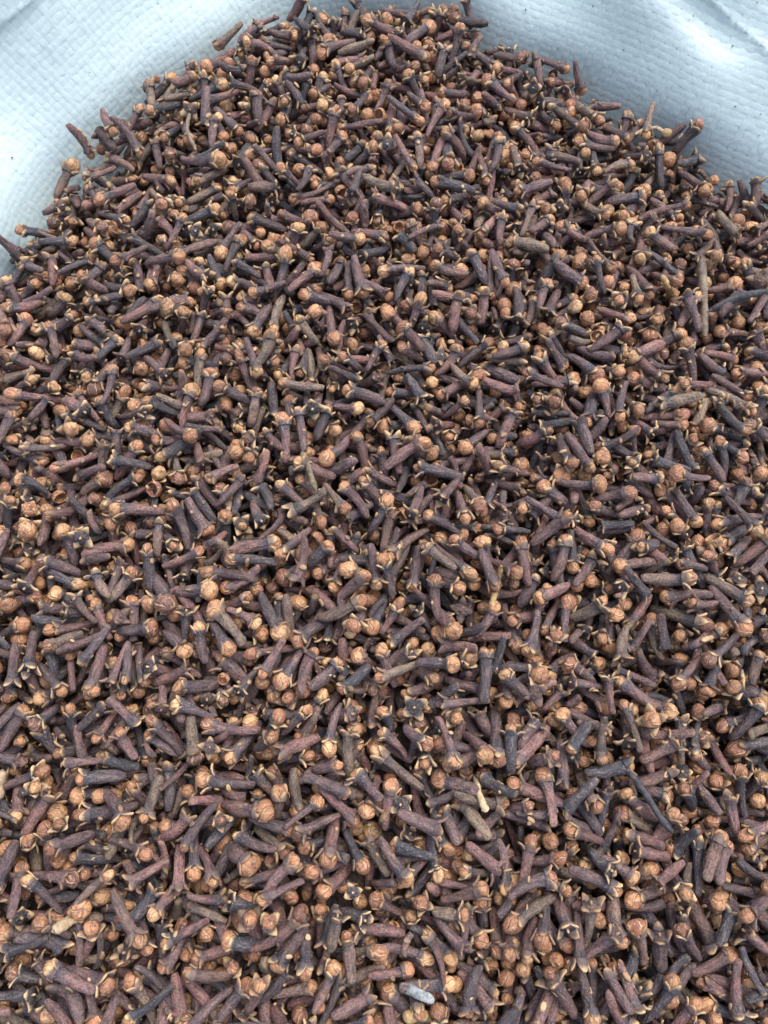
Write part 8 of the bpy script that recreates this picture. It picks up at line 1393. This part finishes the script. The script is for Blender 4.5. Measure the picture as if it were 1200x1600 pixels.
    1357,47,-128,-79,17,0,8, 58,-878,-195,-41,-19,0,8, 1494,-9,-135,-55,34,0,7, 1270,346,-98,132,19,3,2, 1266,-356,-139,133,30,3,8, -162,-722,-120,134,-54,2,6,
    1406,124,-110,-129,46,0,8, -202,-897,-126,120,12,0,7, -1132,34,-106,64,-22,0,7, 344,-797,-126,179,25,0,4, 1349,708,-127,96,-19,0,7, 1270,127,-121,-17,43,1,6,
    1330,519,-128,-86,35,1,8, -1480,374,-241,-103,20,0,5, -1398,330,-91,90,30,0,5, 217,2517,-244,-9,19,1,6,
]).reshape(-1, 7)
rngp = np.random.RandomState(5)
N_TABLE = len(TABLE)
N_DEEP = 1500                       # hidden filling under the top layers
def inside(P):
    x, y = P[:, 0], P[:, 1]
    c = np.zeros(len(P), bool)
    a, b = RIM, np.roll(RIM, 1, 0)
    for (x1, y1), (x2, y2) in zip(a, b):
        hit = ((y1 > y) != (y2 > y)) & (x < (x2 - x1) * (y - y1) / (y2 - y1 + 1e-12) + x1)
        c ^= hit
    return c
cand = np.c_[rngp.uniform(-.15, .165, 4000), rngp.uniform(-.12, .265, 4000)]
cand = cand[inside((cand - [0, .07]) * 1.05 + [0, .07])][:N_DEEP]
N_DEEP = len(cand)
COUNT = N_TABLE + N_DEEP
POS = np.vstack([settle(TABLE[:, :3] * 1e-4), np.c_[cand, rngp.uniform(-.0215, -.0180, N_DEEP) + relief(cand[:, 0], cand[:, 1])]])
HEAD = np.radians(np.r_[TABLE[:, 3], rngp.uniform(-180, 180, N_DEEP)])
PITCH = np.radians(np.r_[TABLE[:, 4], rngp.normal(0, 8, N_DEEP)])
ROLL = rngp.uniform(-math.pi, math.pi, COUNT)
TYP = np.r_[TABLE[:, 5], np.zeros(N_DEEP, int)]
LSC = np.r_[.30 + .1 * TABLE[:, 6], np.ones(N_DEEP)] + rngp.uniform(-.04, .04, COUNT)
WSC = np.clip(rngp.normal(.95, .09, COUNT), .74, 1.2)
WSC = np.where(TYP == 3, rngp.uniform(.6, 1.0, COUNT), WSC)
WSC = np.where(TYP == 2, LSC, WSC)
ch, sh, cp, sp_, cr, sr = np.cos(HEAD), np.sin(HEAD), np.cos(PITCH), np.sin(PITCH), np.cos(ROLL), np.sin(ROLL)
AX = np.c_[ch * cp, sh * cp, sp_]
AY0 = np.c_[-sh, ch, 0 * ch]
AZ0 = np.cross(AX, AY0)
AY = AY0 * cr[:, None] + AZ0 * sr[:, None]
ROT = np.stack([AX, AY, np.cross(AX, AY)], 2)
# a share of the budded cloves have lost their bud
lost = (TYP == 0) & (rngp.rand(COUNT) < .05)
TYP = np.where(lost, 1, TYP)
# empty crowns that look straight up at the viewer
for px_, py_ in ((625, 1255), (345, 1185), (665, 1100), (870, 345), (840, 1085), (1060, 285), (745, 945)):
    pj_ = project(POS[:2600])
    near = np.argmin(np.hypot(pj_[:, 0] - px_, pj_[:, 1] - py_) + np.arange(2600) * .012)
    view_ = np.array(CAM) - POS[near]
    view_ = view_ / np.linalg.norm(view_) + rngp.normal(0, .12, 3)
    a_ = view_ / np.linalg.norm(view_)
    b_ = np.cross(a_, [1.0, .2, 0]); b_ /= np.linalg.norm(b_)
    c_ = np.cross(a_, b_); k_ = rngp.uniform(0, 1.5)
    b_, c_ = b_ * math.cos(k_) + c_ * math.sin(k_), c_ * math.cos(k_) - b_ * math.sin(k_)
    ROT[near] = np.stack([a_, b_, c_], 1)
    POS[near] -= a_ * .0035
    TYP[near] = 4
rngc = np.random.RandomState(11)
HUE = np.clip(rngc.beta(1.5, 1.5, COUNT), 0, 1)
VAL = rngc.rand(COUNT)
R3 = rngc.rand(COUNT)
BHUE = np.clip(rngc.normal(.47, .25, COUNT), 0, 1)
TONE = np.c_[HUE, VAL, R3]
SC3 = np.c_[LSC, WSC, WSC] * .001
N_SINGLE = 300

# -- all the smaller and deeper cloves: one mass
def build_mass():
    lib = {}
    r = np.random.RandomState(21)
    for lod in (0, 1):
        for t in range(5):
            lib[lod, t] = [clove_shape(r, t, lod) for _ in range(60 if t == 0 else 24)]
    pr = project(POS)
    VV, QQ, TT, LL, CC, MQ, MT, n0 = [], [], [], [], [], [], [], 0
    for i in range(N_SINGLE, COUNT):
        lod = 1 if i < 3500 else 0
        variants = lib[lod, TYP[i]]
        parts = variants[(i * 7919) % len(variants)]
        for (nm, slot, V, Q, T3, t, loc) in parts:
            P = (V * SC3[i]) @ ROT[i].T + POS[i]
            VV.append(P); LL.append(loc)
            c = np.empty((len(V), 4)); c[:, 0] = BHUE[i] if slot == 1 else HUE[i]; c[:, 1] = VAL[i]; c[:, 2] = R3[i]; c[:, 3] = t
            CC.append(c)
            QQ.append(Q + n0); MQ.append(np.full(len(Q), slot))
            if len(T3):
                TT.append(T3 + n0); MT.append(np.full(len(T3), slot))
            n0 += len(V)
    me = fill_mesh('clove_heap', np.vstack(VV), np.vstack(QQ), np.vstack(TT), [M_STEM, M_BUD, M_SEPAL],
                   np.r_[np.concatenate(MQ), np.concatenate(MT)], np.vstack(LL), np.vstack(CC))
    o = link('clove_heap', me)
    tag(o, 'heap of thousands of small dried cloves filling the white sack', 'cloves', kind='stuff')

build_mass()

def build_crumbs():
    """broken sepals, petal flakes and stalk ends caught on top of the cloves"""
    r = np.random.RandomState(8)
    VV, QQ, TT, LL, CC, MQ, MT, n0 = [], [], [], [], [], [], [], 0
    for _ in range(2800):
        i = r.randint(0, 3600)
        u = r.uniform(-.005, .004)
        side = ROT[i][:, 1] * math.cos(a := r.uniform(0, 6.28)) + ROT[i][:, 2] * math.sin(a)
        side = side + np.array([0, -.25, .9]); side -= ROT[i][:, 0] * (side @ ROT[i][:, 0])
        nl = np.linalg.norm(side)
        if nl < .3:
            continue
        side /= nl
        L, w, h = r.uniform(.7, 2.4), r.uniform(.25, .8), r.uniform(.10, .35)
        base = POS[i] + ROT[i][:, 0] * u * LSC[i] + side * (.00145 * WSC[i] + h * .0004)
        dv = np.cross(side, r.normal(size=3)); dv /= np.linalg.norm(dv)
        ev = np.cross(side, dv)
        n, rows = 6, 4
        V = []
        curl = r.uniform(-.35, .5)
        for k in range(rows):
            f = k / (rows - 1)
            ww = w * (math.sin(math.pi * (.12 + .76 * f)) ** .7)
            for c in range(n):
                q = 2 * math.pi * c / n
                V.append(dv * ((f - .5) * L) + ev * ww * math.cos(q) + side * (h * math.sin(q) + curl * (f - .5) ** 2 * L + .25 * ww * math.cos(q) ** 2))
        V = np.array(V)
        idx = np.arange(rows * n).reshape(rows, n); nx = np.roll(idx, -1, 1)
        Q = np.stack([idx[:-1], nx[:-1], nx[1:], idx[1:]], -1).reshape(-1, 4)
        T3 = np.array([(0, c + 1, c) for c in range(1, n - 1)] + [(idx[-1, 0], idx[-1, c], idx[-1, c + 1]) for c in range(1, n - 1)])
        VV.append(V * .001 + base); LL.append(V)
        c = np.empty((len(V), 4)); c[:, 0] = r.rand(); c[:, 1] = r.rand(); c[:, 2] = r.beta(2, 1.4); c[:, 3] = r.uniform(.25, 1)
        CC.append(c); QQ.append(Q + n0); TT.append(T3 + n0); n0 += len(V)
    for _ in range(70):
        sv, lv = r.uniform(-.22, .22), r.uniform(.026, .032) + r.exponential(.012)
        if lv > .12:
            continue
        base = bilinear(SURF, np.array([sv % PERIM]), np.array([lv]))[0]
        nn = bilinear(SN, np.array([sv % PERIM]), np.array([lv]))[0]
        base = base + nn * .0004
        dv = np.cross(nn, r.normal(size=3)); dv /= np.linalg.norm(dv); ev = np.cross(nn, dv)
        sz = r.uniform(.08, .28)
        q = np.arange(6) * math.pi / 3
        V = np.vstack([np.cos(q)[:, None] * dv * sz * 1.6 + np.sin(q)[:, None] * ev * sz, (np.cos(q)[:, None] * dv * sz + np.sin(q)[:, None] * ev * sz * .6) + nn * sz * .7])
        idx = np.arange(12).reshape(2, 6); nx = np.roll(idx, -1, 1)
        Q = np.stack([idx[:-1], nx[:-1], nx[1:], idx[1:]], -1).reshape(-1, 4)
        T3 = np.array([(6, 6 + c, 7 + c) for c in range(1, 5)])
        VV.append(V * .001 + base); LL.append(V)
        c = np.empty((12, 4)); c[:, 0] = r.rand() * .4; c[:, 1] = r.rand(); c[:, 2] = r.rand() * .5; c[:, 3] = r.uniform(0, .5)
        CC.append(c); QQ.append(Q + n0); TT.append(T3 + n0); n0 += 12
    o = link('clove_crumbs', fill_mesh('clove_crumbs', np.vstack(VV), np.vstack(QQ), np.vstack(TT), [M_SEPAL], None, np.vstack(LL), np.vstack(CC)))
    tag(o, 'golden crumbs and broken sepals scattered over the cloves', 'crumbs', kind='stuff')

build_crumbs()

# -- the cloves that show largest: each a thing with stem, bud and sepals
STEM_WORDS = [(.11, 'slate-black'), (.25, 'blue-grey'), (.60, 'plum-brown'), (.82, 'reddish-brown'), (1.01, 'grey-brown')]
BUD_WORDS = [(.3, 'russet'), (.68, 'tan'), (1.01, 'golden')]
def word(table, v):
    return next(w for k, w in table if v < k)
DIRS = ['right', 'upper right', 'top', 'upper left', 'left', 'lower left', 'bottom', 'lower right']
def heading(i):
    c = POS[i]; ax = ROT[i][:, 0]
    a, b = project(c - ax * .007)[0], project(c + ax * .007)[0]
    ln = math.hypot(b[0] - a[0], b[1] - a[1])
    full = .014 * F_PX / a[2]
    view = np.array(CAM) - c
    if ln < .45 * full:
        return 'the viewer' if ax @ view > 0 else 'away below'
    return DIRS[int(round(math.degrees(math.atan2(-(b[1] - a[1]), b[0] - a[0])) / 45)) % 8]
def place(i):
    x, y, _ = project(POS[i])[0]
    col_ = ['at left edge', 'left of centre', 'at centre', 'right of centre', 'at right edge'][int(np.clip(x // 240, 0, 4))]
    row = ['topmost', 'upper', 'upper', 'middle', 'middle', 'lower', 'lower', 'bottom'][int(np.clip(y // 200, 0, 7))]
    return row + ' part ' + col_

def clove_label(i):
    st, bd, hd = word(STEM_WORDS, HUE[i]), word(BUD_WORDS, BHUE[i]), heading(i)
    t = TYP[i]
    if t == 0:
        return f'{st} clove, {bd} bud towards {hd}, {place(i)}'
    if t in (1, 4):
        return f'{st} clove, empty crown towards {hd}, {place(i)}'
    if t == 2:
        return f'loose {bd} bud without stem, {place(i)}'
    return f'bare {st} stem without bud, end towards {hd}, {place(i)}'

def build_singles():
    r = np.random.RandomState(33)
    labels = [clove_label(i) for i in range(N_SINGLE)]
    pj = project(POS[:N_SINGLE])
    byl = {}
    for i, l in enumerate(labels):
        byl.setdefault(l, []).append(i)
    for l, ids in byl.items():
        if len(ids) == 2:
            a, b = ids
            if abs(pj[a, 0] - pj[b, 0]) > abs(pj[a, 1] - pj[b, 1]):
                a, b = sorted(ids, key=lambda q: pj[q, 0]); w = ('left one', 'right one')
            else:
                a, b = sorted(ids, key=lambda q: pj[q, 1]); w = ('upper one', 'lower one')
            labels[a] += ', ' + w[0]; labels[b] += ', ' + w[1]
        elif len(ids) > 2:
            for n, q in enumerate(sorted(ids, key=lambda q: pj[q, 0])):
                labels[q] += ', ' + ['leftmost', 'second', 'third', 'fourth', 'fifth', 'sixth', 'seventh'][min(n, 6)] + (' one' if n == 0 else ' from left')
    mats = [M_STEM, M_BUD, M_SEPAL]
    for i in range(N_SINGLE):
        root = bpy.data.objects.new('clove', None)
        root.empty_display_size = .004
        COL.objects.link(root)
        root.rotation_mode = 'QUATERNION'
        root.rotation_quaternion = Matrix(ROT[i].tolist()).to_quaternion()
        root.location = POS[i]
        tag(root, labels[i], 'clove', 'dried cloves heaped in the sack')
        for (nm, slot, V, Q, T3, t, loc) in clove_shape(r, TYP[i], 2):
            c = np.empty((len(V), 4)); c[:, 0] = BHUE[i] if slot == 1 else HUE[i]; c[:, 1] = VAL[i]; c[:, 2] = R3[i]; c[:, 3] = t
            me = fill_mesh(nm, V * SC3[i], Q, T3, [mats[slot]], None, loc, c)
            link(nm, me, root)

build_singles()

# ------------------------------------------------------------------ odd bits lying among the cloves
def tube(pts, rad, segs=10, rng=None, rough=.08, flat=1.0):
    """bent tapering rod through pts (metres)"""
    pts = np.asarray(pts, float); n = len(pts)
    tg = np.gradient(pts, axis=0); tg /= np.linalg.norm(tg, axis=1)[:, None]
    up = np.array([0, 0, 1.0])
    facet = 1 + (rng.uniform(-.22, .18, segs) if rng is not None else np.zeros(segs))
    V = []
    for i in range(n):
        sd = np.cross(tg[i], up); sd /= max(np.linalg.norm(sd), 1e-6); nn = np.cross(sd, tg[i])
        for k in range(segs):
            c = 2 * math.pi * k / segs
            rr = rad[i] * facet[k] * (1 + (rng.uniform(-rough, rough) if rng is not None else 0))
            V.append(pts[i] + sd * rr * math.cos(c) + nn * rr * math.sin(c) * flat)
    V = np.array(V)
    idx = np.arange(n * segs).reshape(n, segs); nx = np.roll(idx, -1, 1)
    Q = np.stack([idx[:-1], nx[:-1], nx[1:], idx[1:]], -1).reshape(-1, 4)[:, ::-1]
    V = np.vstack([V, pts[0], pts[-1]])
    T3 = [(n * segs, idx[0, k], idx[0, (k + 1) % segs]) for k in range(segs)] + [(n * segs + 1, idx[-1, (k + 1) % segs], idx[-1, k]) for k in range(segs)]
    return V, Q, np.array(T3)[:, ::-1]

def path(pix, z, n):
    """smooth path over points given as places on the heap"""
    P = np.array([at(x, y, zz) for (x, y), zz in zip(pix, z)])
    u = np.linspace(0, len(P) - 1, n)
    return np.c_[[np.interp(u, np.arange(len(P)), P[:, k]) for k in range(3)]].T

def odd(name, label, cat, pix, z, r0, r1, mat, flat=1.0, seed=0, knots=()):
    rg = np.random.RandomState(seed)
    n = 22
    P = path(pix, z, n)
    P = P + np.cumsum(rg.normal(0, .00006, P.shape), axis=0)
    bumps = np.convolve(rg.normal(0, .16, n + 4), np.ones(5) / 5, 'valid')
    rad = np.linspace(r0, r1, n) * (1 + bumps)
    for k in knots:
        rad *= 1 + .35 * np.exp(-((np.arange(n) / (n - 1) - k) / .035) ** 2)
    rad[0] *= .45; rad[-1] *= .4; rad[1] *= .85; rad[-2] *= .8
    base = P.mean(0)
    V, Q, T3 = tube(P - base, rad, 10, rg, .03, flat)
    o = link(name, fill_mesh(name, V, Q, T3, [mat]))
    o.location = base
    tag(o, label, cat, 'plant scraps among the cloves')
    return o

T_TAN = mat_twig('dry_straw', (.34, .22, .10, 1), (.55, .40, .20, 1))
T_GREY = mat_twig('grey_twig', (.13, .10, .075, 1), (.30, .235, .17, 1))
T_OLIVE = mat_twig('olive_twig', (.10, .085, .05, 1), (.26, .21, .13, 1))
T_DARK = mat_twig('dark_twig', (.028, .031, .040, 1), (.085, .08, .085, 1))
T_CREAM = mat_twig('cream_chip', (.50, .38, .22, 1), (.68, .55, .36, 1))
T_STRAW = mat_twig('pale_wood', (.36, .26, .16, 1), (.52, .40, .26, 1))
T_PALE = mat_twig('silvery_flake', (.16, .18, .19, 1), (.42, .45, .45, 1))
def top_z(px, py, rad=.004):
    z = -.005
    for _ in range(3):
        p = at(px, py, z)
        dd = np.hypot(POS[:, 0] - p[0], POS[:, 1] - p[1])
        z = POS[dd < rad, 2].max() + .0016 if (dd < rad).any() else -.008
    return z

def scrap(name, label, cat, pix, r0, r1, mat, lift=0.0, flat=1.0, seed=0, knots=(), knob=0, level=False):
    z = np.array([top_z(*p) for p in pix])
    f = np.linspace(0, 1, len(z))
    k = np.polyfit(f, z, 1)
    line = np.polyval(k, f)
    z = .5 * z + .5 * (line + max(0, (z - line).max()) * .5) + lift + .3 * r0
    if level:
        z[:] = z.max()
    o = odd(name, label, cat, pix, z, r0, r1, mat, flat, seed, knots)
    if knob:
        p = path(pix, z, 22)[-1] - np.array(o.location)
        V, Q, T3, t = loft([(-math.cos(a) * knob, math.sin(a) * knob, 0, 0) for a in np.linspace(.2, 2.95, 10)], 14, .92,
                           wob=lambda x, th: 1 + .05 * np.cos(4 * th + x * 600))
        link('bud', fill_mesh('bud', V + p, Q, T3, [T_TAN]), o)
    return o

scrap('straw', 'short pale yellow straw lying near the middle right, on plum cloves', 'straw', [(783, 884), (777, 915), (768, 950)], .0008, .0010, T_TAN, .001, seed=1, knots=(.95,))
scrap('straw', 'cream crooked straw pointing down, just right of an empty star crown', 'straw', [(742, 1212), (750, 1240), (762, 1268)], .0007, .0009, T_CREAM, .001, seed=2, knots=(.3, .95))
scrap('wood_chip', 'pale tan wood chip lying near the bottom left corner', 'chip', [(82, 1455), (108, 1438), (140, 1416)], .0014, .0017, T_STRAW, .0005, .7, 3)
scrap('twig', 'long grey-brown knotty twig standing upright near the right edge', 'twig', [(1097, 403), (1100, 465), (1101, 527)], .0013, .0015, T_GREY, .001, seed=4, knots=(.35, .68))
scrap('twig', 'dark slate twig reaching left from the right edge, beside the knotty twig', 'twig', [(1196, 456), (1155, 464), (1108, 488)], .0012, .0013, T_DARK, .0008, seed=5, knots=(.4,))
scrap('twig', 'thin olive twig slanting above the centre of the heap', 'twig', [(472, 706), (482, 735), (494, 768)], .0009, .0008, T_OLIVE, .0008, seed=6, knots=(.1, .8))
scrap('straw', 'stubby tan straw left of the knotty grey-brown twig', 'straw', [(1033, 430), (1042, 446), (1051, 462)], .0009, .0011, T_TAN, .0008, seed=7, knots=(.9,))
scrap('twig', 'thin dark twig with small nodes in the lower right', 'twig', [(983, 1206), (1008, 1240), (1028, 1272), (1052, 1302)], .0008, .0008, T_DARK, .0012, seed=8, knots=(.38, .8))
scrap('leaf_flake', 'silvery grey dry leaf flake near the bottom edge', 'leaf', [(634, 1541), (655, 1556), (680, 1570)], .0014, .0009, T_PALE, .0003, .35, 9)
scrap('wood_chip', 'tan bark lump cut by the bottom edge of the photo', 'chip', [(630, 1592), (652, 1586), (678, 1590)], .0017, .0015, T_TAN, .0002, .8, 10)
scrap('wood_chip', 'cream lump at the far left edge, lower part', 'chip', [(-6, 1250), (0, 1228), (6, 1205)], .0016, .0014, T_STRAW, -.0005, .8, 11)
scrap('stalk', 'curled tan stalk with a round bud on the right rim of the heap', 'stalk', [(992, 210), (1008, 200), (1026, 198), (1042, 208)], .0006, .0007, T_STRAW, .0004, seed=12, knob=.0017, level=True)
scrap('stalk', 'pale bent stalk near the upper left rim of the heap', 'stalk', [(296, 178), (290, 205), (305, 236)], .0008, .0007, T_GREY, .001, seed=13, knots=(.5,))
